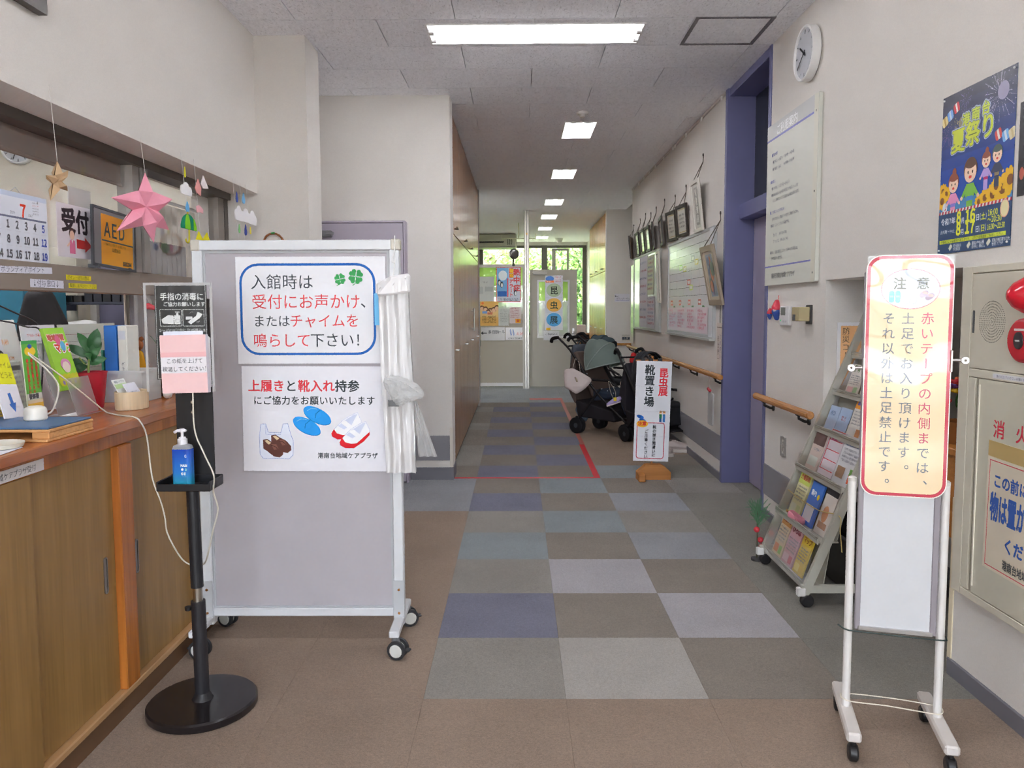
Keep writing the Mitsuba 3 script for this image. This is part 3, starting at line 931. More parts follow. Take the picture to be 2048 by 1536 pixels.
t = thing('hanging_mobile', 'cloud mobile with blue and green drops nearest the pillar', 'mobile')
felt(t, 'raindrop', drop(4.335, 1.992, .04, .06), x, '#3a4f9c')
felt(t, 'raindrop', drop(4.44, 2.0, .062, .062), x, '#7cb8e2')
felt(t, 'cloud', unary_union([cloud(4.36, 1.905, .13, .08), cloud(4.47, 1.905, .16, .075), cloud(4.58, 1.905, .14, .08)]), x, '#efeef2')
felt(t, 'raindrop', drop(4.36, 1.82, .03, .05), x, '#7fbf7a')
felt(t, 'raindrop', drop(4.46, 1.822, .05, .062), x, '#3f4a96')
felt(t, 'raindrop', drop(4.54, 1.828, .026, .045), x, '#d8c84a')
felt(t, 'flower', ell(4.49, 1.725, .05, .03), x, '#6ab04a')
felt(t, 'flower', ell(4.56, 1.727, .03, .025), x, '#e87a9a')
felt(t, 'flower', ell(4.37, 1.72, .03, .02), x, '#5a86d0')
for y in (4.335, 4.44, 4.54):
    part(t, 'thread', rod([LW + .003, y - .01, 2.09], [x, y + .01, 1.73], .001, 5), ('matte', '#dadada'))

a = np.linspace(0, 2 * PI, 41)
t = thing('twig_wreath', 'twisted brown twig wreath hung on the pillar, mostly behind the notice board', 'wreath')
part(t, 'ring', cat(tube(np.stack([-1.495 + .062 * np.cos(a), 4.725 + .006 * np.sin(5 * a), 1.765 + .062 * np.sin(a)], 1), .006, 6), tube(np.stack([-1.495 + .060 * np.cos(a), 4.725 - .006 * np.sin(5 * a), 1.765 + .064 * np.sin(a)], 1), .005, 6)), ('matte', '#8a5a3a'), True)
part(t, 'leaf', ell(0, 0, 1, 1) and blob([(-1.50, 4.715, 1.828), (-1.488, 4.715, 1.83)], .006, 1), ('matte', '#3f8a4a'))

# ================================================================ things on the counter
CT = 1.0


def lean(name, label, cat_, y0, w, h, x0, base, draw=None, tilt=.27, z0=CT + .002, thick=.003, mat='satin', yaw=0.0, group=None, parent=None):
    """A leaflet that faces the visitors (+x) and leans back."""
    u = (-math.sin(yaw), math.cos(yaw), 0)
    n = np.array([math.cos(yaw), math.sin(yaw), 0])
    v = -n * tilt + np.array([0, 0, 1.0])
    return poster(name, label, cat_, (x0, y0, z0), u, w, h, base, draw, v=v, thick=thick, mat=mat, group=group, parent=parent)


def stand(label, y0, w, h, x0, tilt=.27, back=-.012, yaw=0.0, lip=.05):
    """A clear leaflet stand: back, base and front lip of bent sheet."""
    t = thing('leaflet_stand', label, 'leaflet stand')
    M = frame_matrix((x0, y0, CT + .001), (-math.sin(yaw), math.cos(yaw), 0))
    V = frame_matrix((x0, y0, CT + .001), (-math.sin(yaw), math.cos(yaw), 0), (-tilt * math.cos(yaw), -tilt * math.sin(yaw), 1))
    part(t, 'back', extrude(rect2(-.004, 0, w + .004, h), .002, V, back), 'm_clear')
    part(t, 'lip', extrude(rect2(-.004, .0, w + .004, lip), .002, V, .014), 'm_clear')
    part(t, 'base', tf(bx(-.004, w + .004, 0, .002, -.09, .03), M), 'm_clear')
    return t


def art_flyer(cs, seed, title=None, tc='#b03a3a'):
    def d(s):
        r = random.Random(seed)
        w, h = s.w, s.h
        if title:
            s.text(title, w * .08, h * .78, w * .9 / max(len(title), 4), tc, bold=2, px=48)
        for k, c in enumerate(cs):
            y = h * (.70 - .17 * k)
            if k % 2 == 0:
                s.add(rrect(w * .08, y - h * .10, w * r.uniform(.6, .92), y, .004), c)
            else:
                s.add(ell(w * r.uniform(.3, .7), y - h * .05, w * .2, h * .06), c)
        for k in range(5):
            s.scribble(w * .1, w * .88, h * (.05 + .045 * k), h * .028, '#77757a', seed + k, px=16)
    return d


lean('leaflet', 'white leaflet sheet with red and grey print at the back of the counter', 'leaflet', 2.66, .20, .31, -1.70, '#dfdde2', lambda s: (s.scribble(.03, .19, .27, .012, '#c0504a', 1, 20), [s.scribble(.05, .19, .25 - .012 * k, .007, '#6a6a80', k, 16) for k in range(6)]), .12)
lean('leaflet', 'white leaflet with black characters at the left edge of the counter', 'leaflet', 2.33, .25, .32, -1.705, '#dcdce2', lambda s: (s.text('台', .19, .205, .036, '#2b2b44', bold=2, px=48), s.text('プラザ', .125, .155, .036, '#2b2b44', bold=2, px=48), s.line([(.15, .11), (.23, .10)], .002, '#8a9ad0')), .17)
lean('leaflet', 'white leaflet with small orange marks behind the green strip', 'leaflet', 2.555, .12, .335, -1.70, '#d9d8d4', lambda s: (s.text('高齢', .02, .25, .022, '#d08a4a', px=32), s.text('相談', .03, .19, .022, '#d0803a', px=32), s.rect(0, .0, .005, s.h, '#7a9a6a')), .20)
lean('leaflet', 'yellow leaflet with brown print leaning behind the green strip', 'leaflet', 2.30, .145, .205, -1.600, '#d8c24a', art_flyer(['#e8e0d8', '#c99a4a', '#eadfc0'], 4, 'いきいき', '#8a5a3a'), .2)


def strip_print(s):
    w, h = s.w, s.h
    s.rect(0, h * .36, w, h, '#5aa83a')
    s.rect(0, h * .96, w, h, '#3a9a4a')
    s.add(ell(w * .5, h * .87, w * .36, h * .06), '#e8c62a')
    s.add(ell(w * .5, h * .93, w * .14, h * .028), '#2f4f9a')
    for k, tx in enumerate(('暴力団を恐れない', '暴力団に協力しない', '暴力団を利用しない')):
        s.vtext(tx, w * (.80 - .28 * k), h * .78, .0115, '#c83a2a', bold=2, px=32, step=1.08)
    s.rect(w * .03, h * .29, w * .97, h * .355, '#e2e0da')
    s.text('警察署', w * .12, h * .30, .0165, '#3a3a3e', bold=2, px=32)
    s.rect(0, 0, w, h * .28, '#d9c8a8')
    s.rect(0, h * .15, w, h * .24, '#dcae3a')
    s.rect(0, 0, w, h * .10, '#d8b02a')


lean('leaflet', 'green leaflet strip with three columns of red characters', 'leaflet', 2.405, .078, .265, -1.553, '#cfd4c0', strip_print, .06)
stand('clear leaflet stand holding the grey-white leaflets beside the green strip', 2.428, .066, .20, -1.59, .18)
lean('leaflet', 'grey-white leaflet in the clear stand beside the green strip', 'leaflet', 2.430, .062, .205, -1.597, '#c9cdc4', lambda s: [s.scribble(.008, .058, .16 - .016 * k, .009, '#a9a2a8', k, 16) for k in range(7)], .2)


def booklet_print(s):
    w, h = s.w, s.h
    s.rect(0, 0, w, h, '#9bcf3a')
    s.text('地域情報', w * .06, h * .80, .024, '#c05a4a', bold=2, px=32, outline=((.002, '#f2e8d0'),))
    s.text('マップ', w * .28, h * .62, .034, '#c8462f', bold=3, px=48, outline=((.004, '#f4efe8'),))
    s.add(ell(w * .52, h * .80, .014, .018), '#d8628a')
    s.add(ell(w * .70, h * .70, .014, .018), '#62b4d8')
    s.add(ell(w * .55, h * .40, .028, .022), '#cf8ab0')
    s.add(ell(w * .55, h * .36, .022, .020), '#f0dcd0')
    s.add(unary_union([ell(w * (.15 + .2 * k), h * .16, .02, .022) for k in range(5)]), '#c8c82a')
    s.add(unary_union([ell(w * (.2 + .28 * k), h * .12, .007, .008) for k in range(3)]), '#a890c8')


stand('tall clear leaflet stand holding the green booklet behind the red flowerpot', 2.590, .125, .27, -1.520, .27, -.048, lip=.13)
lean('booklet', 'bright green map booklet in the clear stand behind the red flowerpot', 'booklet', 2.594, .117, .222, -1.558, '#8dbb3a', booklet_print, .27, thick=.012, z0=CT + .088)
t = lean('divider_panel', 'clear panel with a pale printed sheet and thin red lines behind the plant', 'panel', 2.955, .42, .305, -1.775, '#c9cbc0', lambda s: [s.rect(.03, .04 + .028 * k, .03 + (.2, .3, .26, .34)[k % 4], .0418 + .028 * k, ('#9a7a72', '#8f9088')[k % 2]) for k in range(9)], .02, thick=.003)


def note_print(s):
    w, h = s.w, s.h
    s.rect(0, h * .52, w, h, '#dfe02c')
    s.text('チャイム', w * .22, h * .78, .022, '#8a8430', px=32)
    s.text('どうぞ', w * .34, h * .62, .022, '#8a8430', px=32)
    s.add(affinity.rotate(Polygon([(.052, .078), (.068, .078), (.068, .046), (.080, .046), (.060, .018), (.040, .046), (.052, .046)]), 8), '#3f6cb8')


t = thing('notice_stand', 'white tilted notice with yellow top half and blue down arrow beside the chime', 'notice')
u_, v_ = (-.10, .995, -.10), (-.30, .06, 1)
o_ = (-1.515, 2.235, CT + .041 + .003)
part(t, 'card', extrude(rect2(0, 0, .115, .205), .004, frame_matrix(o_, u_, v_), -.004), ('satin', '#e6e6ee'))
s_ = Sheet(.115, .205)
note_print(s_)
printed(t, s_, o_, u_, v_)
part(t, 'rear_support', extrude(rect2(.02, 0, .095, .16), .003, frame_matrix((-1.60, 2.20, CT + .041), (0, 1, 0), (.12, 0, 1))), ('satin', '#8c8a90'))

t = thing('wooden_box', 'low open wooden box topped with a blue board, at the front of the counter', 'box')
X0, X1, Y0, Y1 = -1.76, -1.293, 2.085, 2.305
part(t, 'blue_board', bx(X0, X1 - .006, Y0 + .004, Y1, CT + .034, CT + .040, .002), ('satin', '#3f6086'))
part(t, 'top', bx(X0, X1, Y0, Y1, CT + .026, CT + .034, .002), 'm_box_wood')
part(t, 'base', bx(X0, X1, Y0 - .012, Y1, CT + .0005, CT + .008, .002), 'm_box_wood')
part(t, 'end_block', bx(X1 - .05, X1 - .002, Y0, Y1, CT + .008, CT + .026, .002), 'm_box_wood')
part(t, 'end_block', bx(X0, X0 + .05, Y0, Y1, CT + .008, CT + .026, .002), 'm_box_wood')
part(t, 'rear_rail', bx(X0 + .05, X1 - .05, Y1 - .03, Y1, CT + .008, CT + .026), ('satin', '#2c2622'))
t = thing('door_chime', 'round white call chime with a white cord on the blue board', 'chime')
part(t, 'body', lathe([(0, .0405), (.028, .0405), (.031, .044), (.030, .072), (.026, .078), (0, .079)], 36, (-1.425, 2.235, CT)), ('satin', '#e6e2d8'), 40)
part(t, 'button', lathe([(.020, .0785), (.018, .0815), (0, .082)], 28, (-1.425, 2.235, CT)), ('satin', '#d9d5cb'), 40)
part(t, 'cord', tube(spline([[-1.415, 2.262, CT + .050], [-1.43, 2.33, CT + .06], [-1.465, 2.42, CT + .12], [-1.53, 2.47, CT + .17], [-1.56, 2.44, CT + .215], [-1.575, 2.43, CT + .235]], 8), .0028, 6), ('satin', '#dcd8d0'), True)
t = thing('round_dish', 'flat round white dish at the front edge of the counter', 'dish')
part(t, 'rim', lathe([(0, .004), (.05, .004), (.060, .012), (.062, .012), (.058, .001), (0, .001)], 36, (-1.37, 1.985, CT + .003)), ('satin', '#d8d6c8'), 40)
for k, (a0, c, lb) in enumerate(((.0, '#d4d5dc', 'white printed sheet lying at the front edge of the counter'), (.09, '#a9b9d4', 'pale blue printed sheet lying under the round dish'))):
    poster('paper_sheet', lb, 'paper', (-1.275 - .05 * k, 1.70 + .04 * k, CT + .0012 + .0008 * (1 - k)), (-.12, 1, 0), .30, .20, c, lambda s: [s.scribble(.02, .26, .16 - .022 * q, .012, '#8a8a9a', q, 16) for q in range(6)], v=(-1, -.12, 0), thick=.0006)

# pot plant
t = thing('pot_plant', 'small plant with dark glossy leaves in a red pot on the counter', 'plant')
pc = (-1.585, 2.805)
part(t, 'pot', lathe([(0, .002), (.044, .002), (.047, .006), (.062, .132), (.064, .137), (.060, .137), (.056, .12), (0, .118)], 40, (*pc, CT)), ('satin', '#a01f2c'), 40)
part(t, 'soil', lathe([(0, .121), (.0555, .121)], 24, (*pc, CT)), ('matte', '#3a2c22'))
part(t, 'stem', cat(tube(spline([[pc[0], pc[1], CT + .118], [pc[0] + .004, pc[1], CT + .17], [pc[0] + .012, pc[1] + .01, CT + .23]], 5), .004, 6), tube(spline([[pc[0], pc[1], CT + .15], [pc[0] - .02, pc[1] - .02, CT + .19]], 4), .003, 6)), ('matte', '#7a8a4a'), True)


def leaf_mesh(base, tip, w, sag=.02, fold=.25, up=(0, 0, 1), n=9, m=5, shape_pow=.8):
    base, tip = np.asarray(base, float), np.asarray(tip, float)
    d = tip - base
    L = np.linalg.norm(d)
    e = d / L
    s = np.cross(e, up)
    s /= np.linalg.norm(s) + 1e-9
    k = np.cross(s, e)
    v, f = [], []
    for i in range(n):
        q = i / (n - 1)
        ww = w * (math.sin(PI * min(1, q ** shape_pow)) ** .75 * .98 + .02)
        for j in range(m):
            r = j / (m - 1) * 2 - 1
            v.append(base + d * q + k * (sag * math.sin(PI * q) + fold * abs(r) * ww * .5) + s * r * ww / 2)
    for i in range(n - 1):
        for j in range(m - 1):
            a = i * m + j
            f += [[a, a + 1, a + m + 1], [a, a + m + 1, a + m]]
    return trimesh.Trimesh(np.array(v), np.array(f), process=False)


for b, tp, w, c in (((.004, 0, .19), (-.075, -.02, .235), .038, '#234a2a'), ((.010, .005, .215), (.03, .02, .295), .050, '#1f4a26'), ((.008, 0, .20), (.035, .035, .245), .036, '#27502b'),
                    ((.006, 0, .185), (.045, .005, .225), .034, '#2c5a30'), ((.0, 0, .17), (-.08, -.01, .165), .034, '#234a2a'), ((.004, .0, .165), (.055, .03, .185), .034, '#2a5630'),
                    ((0, -.005, .16), (-.045, -.03, .135), .032, '#214526'), ((.006, .0, .205), (-.045, .02, .280), .036, '#2a552c'), ((.0, .005, .175), (-.02, .045, .23), .034, '#22482a'), ((.008, 0, .18), (.02, -.06, .205), .034, '#2d5c32')):
    part(t, 'leaf', leaf_mesh(np.array([*pc, CT]) + b, np.array([*pc, CT]) + np.array(tp), w * .92, .012, up=(.62, -.75, .35)), ('satin', c), True)

# bent-wood card holder
t = thing('card_holder', 'bent pale wooden holder with business cards beside the red pot', 'card holder')
hc = (-1.425, 2.80)
ang = np.linspace(0, 2 * PI, 49)
prof = [(.070, .0), (.072, .002), (.073, .064), (.070, .066), (.067, .064), (.067, .004), (0, .004)]
m_ = lathe(prof, 48)
m_.apply_transform(np.diag([.72, 1.0, 1.0, 1.0]))
part(t, 'wall', mv(m_, *hc, CT + .001), 'm_ring_wood', 40)
poster('business_card', 'white business card with green band standing in the wooden holder', 'card', (-1.442, 2.745, CT + .062), (0, 1, 0), .085, .055, '#e9ebe6', lambda s: (s.rect(0, .018, s.w, .036, '#bcd8a0'), s.text('地域ケアプラザ', .008, .041, .010, '#5a6a7a', px=24)), v=(-.55, 0, 1), thick=.003)
poster('business_card', 'plain white business card in front of the green-banded one in the wooden holder', 'card', (-1.412, 2.765, CT + .050), (0, 1, 0), .085, .052, '#e4e4ee', lambda s: s.text('港南台ケアプラザ', .02, .012, .0075, '#6a6a7a', px=24), v=(-.6, 0, 1), thick=.003)

# clear bin with files
t = thing('plastic_bin', 'frosted clear plastic bin with files on the counter', 'bin')
B0 = (-1.66, -1.475, 2.98, 3.14)
part(t, 'tub', cat(bx(B0[0], B0[1], B0[2], B0[2] + .002, CT + .001, CT + .118), bx(B0[0], B0[1], B0[3] - .002, B0[3], CT + .001, CT + .118), bx(B0[0], B0[0] + .002, B0[2], B0[3], CT + .001, CT + .118),
                   bx(B0[1] - .002, B0[1], B0[2], B0[3], CT + .001, CT + .118), bx(B0[0], B0[1], B0[2], B0[3], CT + .001, CT + .003)), 'm_frost')
part(t, 'rim', extrude(rrect(B0[0] - .008, B0[2] - .008, B0[1] + .008, B0[3] + .008, .02).difference(rrect(B0[0] + .003, B0[2] + .003, B0[1] - .003, B0[3] - .003, .012)), .008, z=CT + .118), 'm_frost')
for y0, x0, dx, c, lb, tx in ((3.03, -1.645, .05, '#2f6fc0', 'blue ring binder standing in the clear bin', None), (3.03, -1.590, .036, '#dcdcd4', 'white ring binder standing in the clear bin, right of the blue one', 'ボランティア')):
    t = thing('ring_binder', lb, 'binder')
    part(t, 'cover', bx(x0, x0 + dx, y0, y0 + .10, CT + .004, CT + .302, .003), ('satin', c))
    s_ = Sheet(dx, .29)
    if tx:
        s_.vtext(tx, dx / 2, .15, .014, '#4a4a5a', px=24, step=1.3)
        s_.rect(.004, .24, dx - .004, .275, '#c9cdd4')
        printed(t, s_, (x0, y0 - .0003, CT + .006), FACE_CAM)
    else:
        part(t, 'spine_hole', rod([x0 + dx / 2, y0 - .001, CT + .06], [x0 + dx / 2, y0 + .004, CT + .06], .008), ('metal', '#9aa0a8'), 40)
poster('folder', 'green folder beside the blue binder in the clear bin', 'folder', (-1.6515, 3.03, CT + .004), (0, 1, 0), .10, .20, '#3f8f78', thick=.006, mat='satin')

# bear, yellow-rimmed pot, speckled dog figure
t = thing('toy_bear', 'small brown teddy bear in yellow behind the sanitiser sign', 'toy')
bc = np.array([-1.655, 3.31, CT])
part(t, 'body', blob([bc + (0, 0, .12), bc + (0, 0, .165)], [.035, .028]), ('matte', '#d8a02a'), True)
part(t, 'head', blob([bc + (0, 0, .213)], .028, 3), ('matte', '#9a5f3a'), True)
part(t, 'ear', blob([bc + (-.022, 0, .238)], .010), ('matte', '#8a5230'), True)
part(t, 'ear', blob([bc + (.022, 0, .238)], .010), ('matte', '#8a5230'), True)
part(t, 'muzzle', blob([bc + (.006, -.022, .205)], .012), ('matte', '#c99a70'), True)
part(t, 'leg', blob([bc + (-.02, -.02, .10), bc + (-.022, -.035, .095)], .014), ('matte', '#9a5f3a'), True)
part(t, 'leg', blob([bc + (.02, -.02, .10), bc + (.022, -.035, .095)], .014), ('matte', '#9a5f3a'), True)
part(t, 'seat_block', bx(*(bc[0] - .05, bc[0] + .05), *(bc[1] - .04, bc[1] + .05), CT + .001, CT + .085, .006), ('satin', '#7a6a5a'))
t = thing('candy_pot', 'dark pot with yellow rim behind the sanitiser stand', 'pot')
part(t, 'pot', lathe([(0, .002), (.036, .002), (.050, .088), (.046, .088), (.04, .02), (0, .02)], 32, (-1.525, 3.22, CT)), ('gloss', '#33231c'), 40)
part(t, 'rim', lathe([(.049, .080), (.056, .082), (.056, .100), (.050, .101), (.047, .09)], 32, (-1.525, 3.22, CT)), ('satin', '#d8a020'), 40)
part(t, 'lid', lathe([(0, .115), (.030, .112), (.034, .100), (.045, .099)], 32, (-1.525, 3.22, CT)), ('satin', '#1c1a1a'), 40)
t = thing('speckled_figurine', 'small black and white speckled animal figurine beside the clear bin', 'figurine')
fc = np.array([-1.43, 3.10, CT])
part(t, 'body', blob([fc + (0, 0, .02), fc + (0, .01, .05)], [.018, .016]), ('satin', '#d9d6d0'), True)
part(t, 'head', blob([fc + (.002, -.004, .078)], .017), ('satin', '#d9d6d0'), True)
part(t, 'spots', cat(*[blob([fc + q], .006, 1) for q in ((.014, -.010, .03), (.012, -.012, .05), (.01, -.014, .082), (.016, .0, .04), (-.01, -.014, .045))]), ('satin', '#26242a'))
part(t, 'ears', cat(blob([fc + (-.014, 0, .09)], .007, 1), blob([fc + (.015, 0, .09)], .007, 1)), ('satin', '#26242a'), True)

# cellophane-wrapped flower
t = thing('wrapped_flower', 'cellophane-wrapped flower with a red bow rising behind the sanitiser sign', 'flower')
wc = np.array([-1.60, 3.42, CT])
part(t, 'stem', rod(wc + (0, 0, .0), wc + (0, 0, .34), .004, 6), ('matte', '#4a7a4a'))
part(t, 'bow', cat(*[blob([wc + (s * .005, -.03, .37), wc + (s * .035, -.03, .38)], [.008, .014]) for s in (-1, 1)]), ('satin', '#b83a44'), True)
for q in ((-.05, -.02, .26), (.05, -.01, .30), (.02, -.03, .22), (-.03, -.02, .42)):
    part(t, 'leaf', leaf_mesh(wc + (0, 0, .15), wc + np.array(q), .035, .01), ('satin', '#6a8a72'), True)
n = 14
ang = np.linspace(0, 2 * PI, n, endpoint=False)
rr = [(.03, .0), (.05, .15), (.045, .36), (.03, .38), (.085, .50)]
v = np.array([[wc[0] + r * (1 + .25 * math.cos(3 * a + k)) * math.cos(a), wc[1] + .6 * r * math.sin(a), wc[2] + z + (.03 * math.sin(4 * a) if k == 4 else 0)] for k, (r, z) in enumerate(rr) for a in ang])
f = [[k * n + j, k * n + (j + 1) % n, (k + 1) * n + (j + 1) % n] for k in range(4) for j in range(n)] + [[k * n + j, (k + 1) * n + (j + 1) % n, (k + 1) * n + j] for k in range(4) for j in range(n)]
part(t, 'cellophane', trimesh.Trimesh(v, np.array(f), process=False), 'm_film')

# loose cords behind the leaflets
solo('black_cable', tube(spline([[-1.84, 2.55, 1.43], [-1.80, 2.72, 1.36], [-1.76, 2.80, 1.31], [-1.72, 2.80, 1.20], [-1.73, 2.79, 1.003]], 8), .003, 6), ('satin', '#1c1c1e'), 'thin black cable falling diagonally behind the leaflets', 'cable', smooth=True)
solo('microphone_cable', tube(spline([[-1.70, 2.15, 1.335], [-1.68, 2.42, 1.335], [-1.655, 2.56, 1.31], [-1.64, 2.63, 1.27], [-1.642, 2.60, 1.003]], 8), .0028, 6), ('satin', '#262024'), 'dark curved cable arching over the white leaflets', 'cable', smooth=True)
t = thing('computer_mouse', 'black computer mouse resting on a leaflet box at the left of the counter', 'mouse')
part(t, 'shell', blob([(-1.675, 2.40, CT + .217), (-1.675, 2.455, CT + .222)], [.017, .013], 3), ('gloss', '#17171a'), True)
part(t, 'support_box', bx(-1.69, -1.66, 2.38, 2.47, CT + .001, CT + .199, .003), ('satin', '#d2d0cc'))

# ================================================================ mobile notice board
ALU, DARK = '#cfd2d6', '#1d1d20'


def caster(parent, x, y, ang, r=.037, top=.085, tyre='#2b2d30', hub='#c9cbc6', brake=True, twin=True):
    """A swivel castor under (x, y, top): fork, wheels with pale hubs, brake tab."""
    c, s = math.cos(math.radians(ang)), math.sin(math.radians(ang))
    M = np.array([[c, -s, 0, x], [s, c, 0, y], [0, 0, 1, 0], [0, 0, 0, 1.0]])
    k = part(parent, 'castor', tf(cat(bx(-.014, .016, -.010, .010, r * .9, top - .012, .003), rod([0, 0, top - .014], [0, 0, top], .016, 14)), M), ('satin', '#6b6d70'), 40)
    for sgn in ((-1, 1) if twin else (0,)):
        w = [(0, -.008), (r * .72, -.008), (r * .78, -.006), (r, -.006), (r, .006), (r * .78, .006), (r * .72, .008), (0, .008)]
        m = lathe(w, 28)
        m = rot(m, 90, (1, 0, 0))
        m = mv(m, .010, sgn * .017, r + .0005)
        part(k, 'tyre', tf(m, M), ('satin', tyre), 40)
        if hub:
            h = rot(lathe([(0, .0095), (r * .66, .0095), (r * .70, .008)], 28), 90, (1, 0, 0))
            h2 = rot(lathe([(0, -.0095), (r * .66, -.0095), (r * .70, -.008)], 28), 90, (1, 0, 0))
            part(k, 'hub', tf(cat(mv(h, .010, sgn * .017, r), mv(h2, .010, sgn * .017, r)), M), ('satin', hub), 40)
    if brake:
        part(k, 'brake_tab', tf(bx(.040, .062, -.012, .012, r * .9, r * 1.15, .003), M), ('satin', tyre))
    return k


BY = 3.05
t = thing('notice_board', 'grey mobile notice board in an aluminium frame on castors, in front of the counter', 'notice board')
part(t, 'panel', bx(-1.252, -.503, BY, BY + .018, .140, 1.60), ('matte', '#aca8ae'))
part(t, 'frame_post', bx(-1.289, -1.247, BY - .012, BY + .030, .075, 1.597, .004), ('satin', ALU))
part(t, 'frame_post', bx(-.508, -.467, BY - .012, BY + .030, .075, 1.597, .004), ('satin', ALU))
part(t, 'frame_rail', bx(-1.289 + .03, -.467 - .03, BY - .012, BY + .030, 1.595, 1.636, .004), ('satin', ALU))
part(t, 'frame_rail', bx(-1.247, -.508, BY - .012, BY + .030, .112, .146, .004), ('satin', ALU))
for x in (-1.293, -.501):
    part(t, 'corner_cap', bx(x, x + .038, BY - .014, BY + .032, 1.594, 1.639, .005), ('satin', '#bdb9ae'))
part(t, 'bead', cat(bx(-1.246, -1.238, BY - .004, BY, .146, 1.595), bx(-.517, -.509, BY - .004, BY, .146, 1.595), bx(-1.246, -.509, BY - .004, BY, 1.586, 1.594), bx(-1.246, -.509, BY - .004, BY, .147, .154)), ('satin', '#a9acb0'))
for x in (-1.270, -.487):
    part(t, 'foot_bracket', bx(x - .022, x + .022, BY - .016, BY - .012, .10, .262), ('satin', '#b3b6ba'))
    for z in (.128, .225):
        part(t, 'screw', rod([x, BY - .020, z], [x, BY - .015, z], .005), ('metal', '#a87a4a'), 40)
for x, sx in ((-1.268, 1), (-.486, -1)):
    part(t, 'foot', bx(x - .02, x + .02, 2.885, 3.235, .086, .112, .004), ('satin', ALU))
for x, y, a in ((-1.24, 2.905, 170), (-1.25, 3.215, 160), (-.482, 2.905, -15), (-.482, 3.215, 20)):
    caster(t, x, y, a, .037)


def draw_entry(s):
    w, h = s.w, s.h
    s.ring(rrect(.014, .034, .554, .398, .075), .0095, '#2b60ad')
    n, r = '#3a4048', '#cf4650'
    s.text('入館時は', .058, .302, .0625, n, px=80)
    s.text('受付にお声かけ', .060, .224, .0620, r, px=80)
    s.text('、', .492, .226, .060, n, px=80)
    s.text('または', .064, .152, .0495, n, px=80)
    s.text('チャイムを', .209, .150, .0560, r, px=80)
    s.text('鳴らして', .062, .072, .0580, r, px=80)
    s.text('下さい！', .290, .072, .0590, n, px=80)
    for x, y, q, a in ((.414, .335, .0125, 12), (.477, .345, .0165, -8)):
        for k in range(4):
            b = math.radians(45 + 90 * k + a)
            H = unary_union([ell(q * 1.25, q * .42, q * .52), ell(q * 1.25, -q * .42, q * .52), Polygon([(q * .12, 0), (q * 1.05, q * .86), (q * 1.3, 0), (q * 1.05, -q * .86)])])
            s.add(affinity.translate(affinity.rotate(H, 45 + 90 * k + a, origin=(0, 0)), x, y), '#3f9a58')
        s.line(spline([[x, y], [x + .004, y - q * 1.2], [x - .012, y - q * 2.1]], 5), .0022, '#3f9a58')


poster('notice_poster', 'upper white notice with blue rounded frame asking visitors to call at reception', 'poster', (-1.117, BY - .006, 1.147), FACE_CAM, .594, .424, '#e4e5ea', draw_entry)


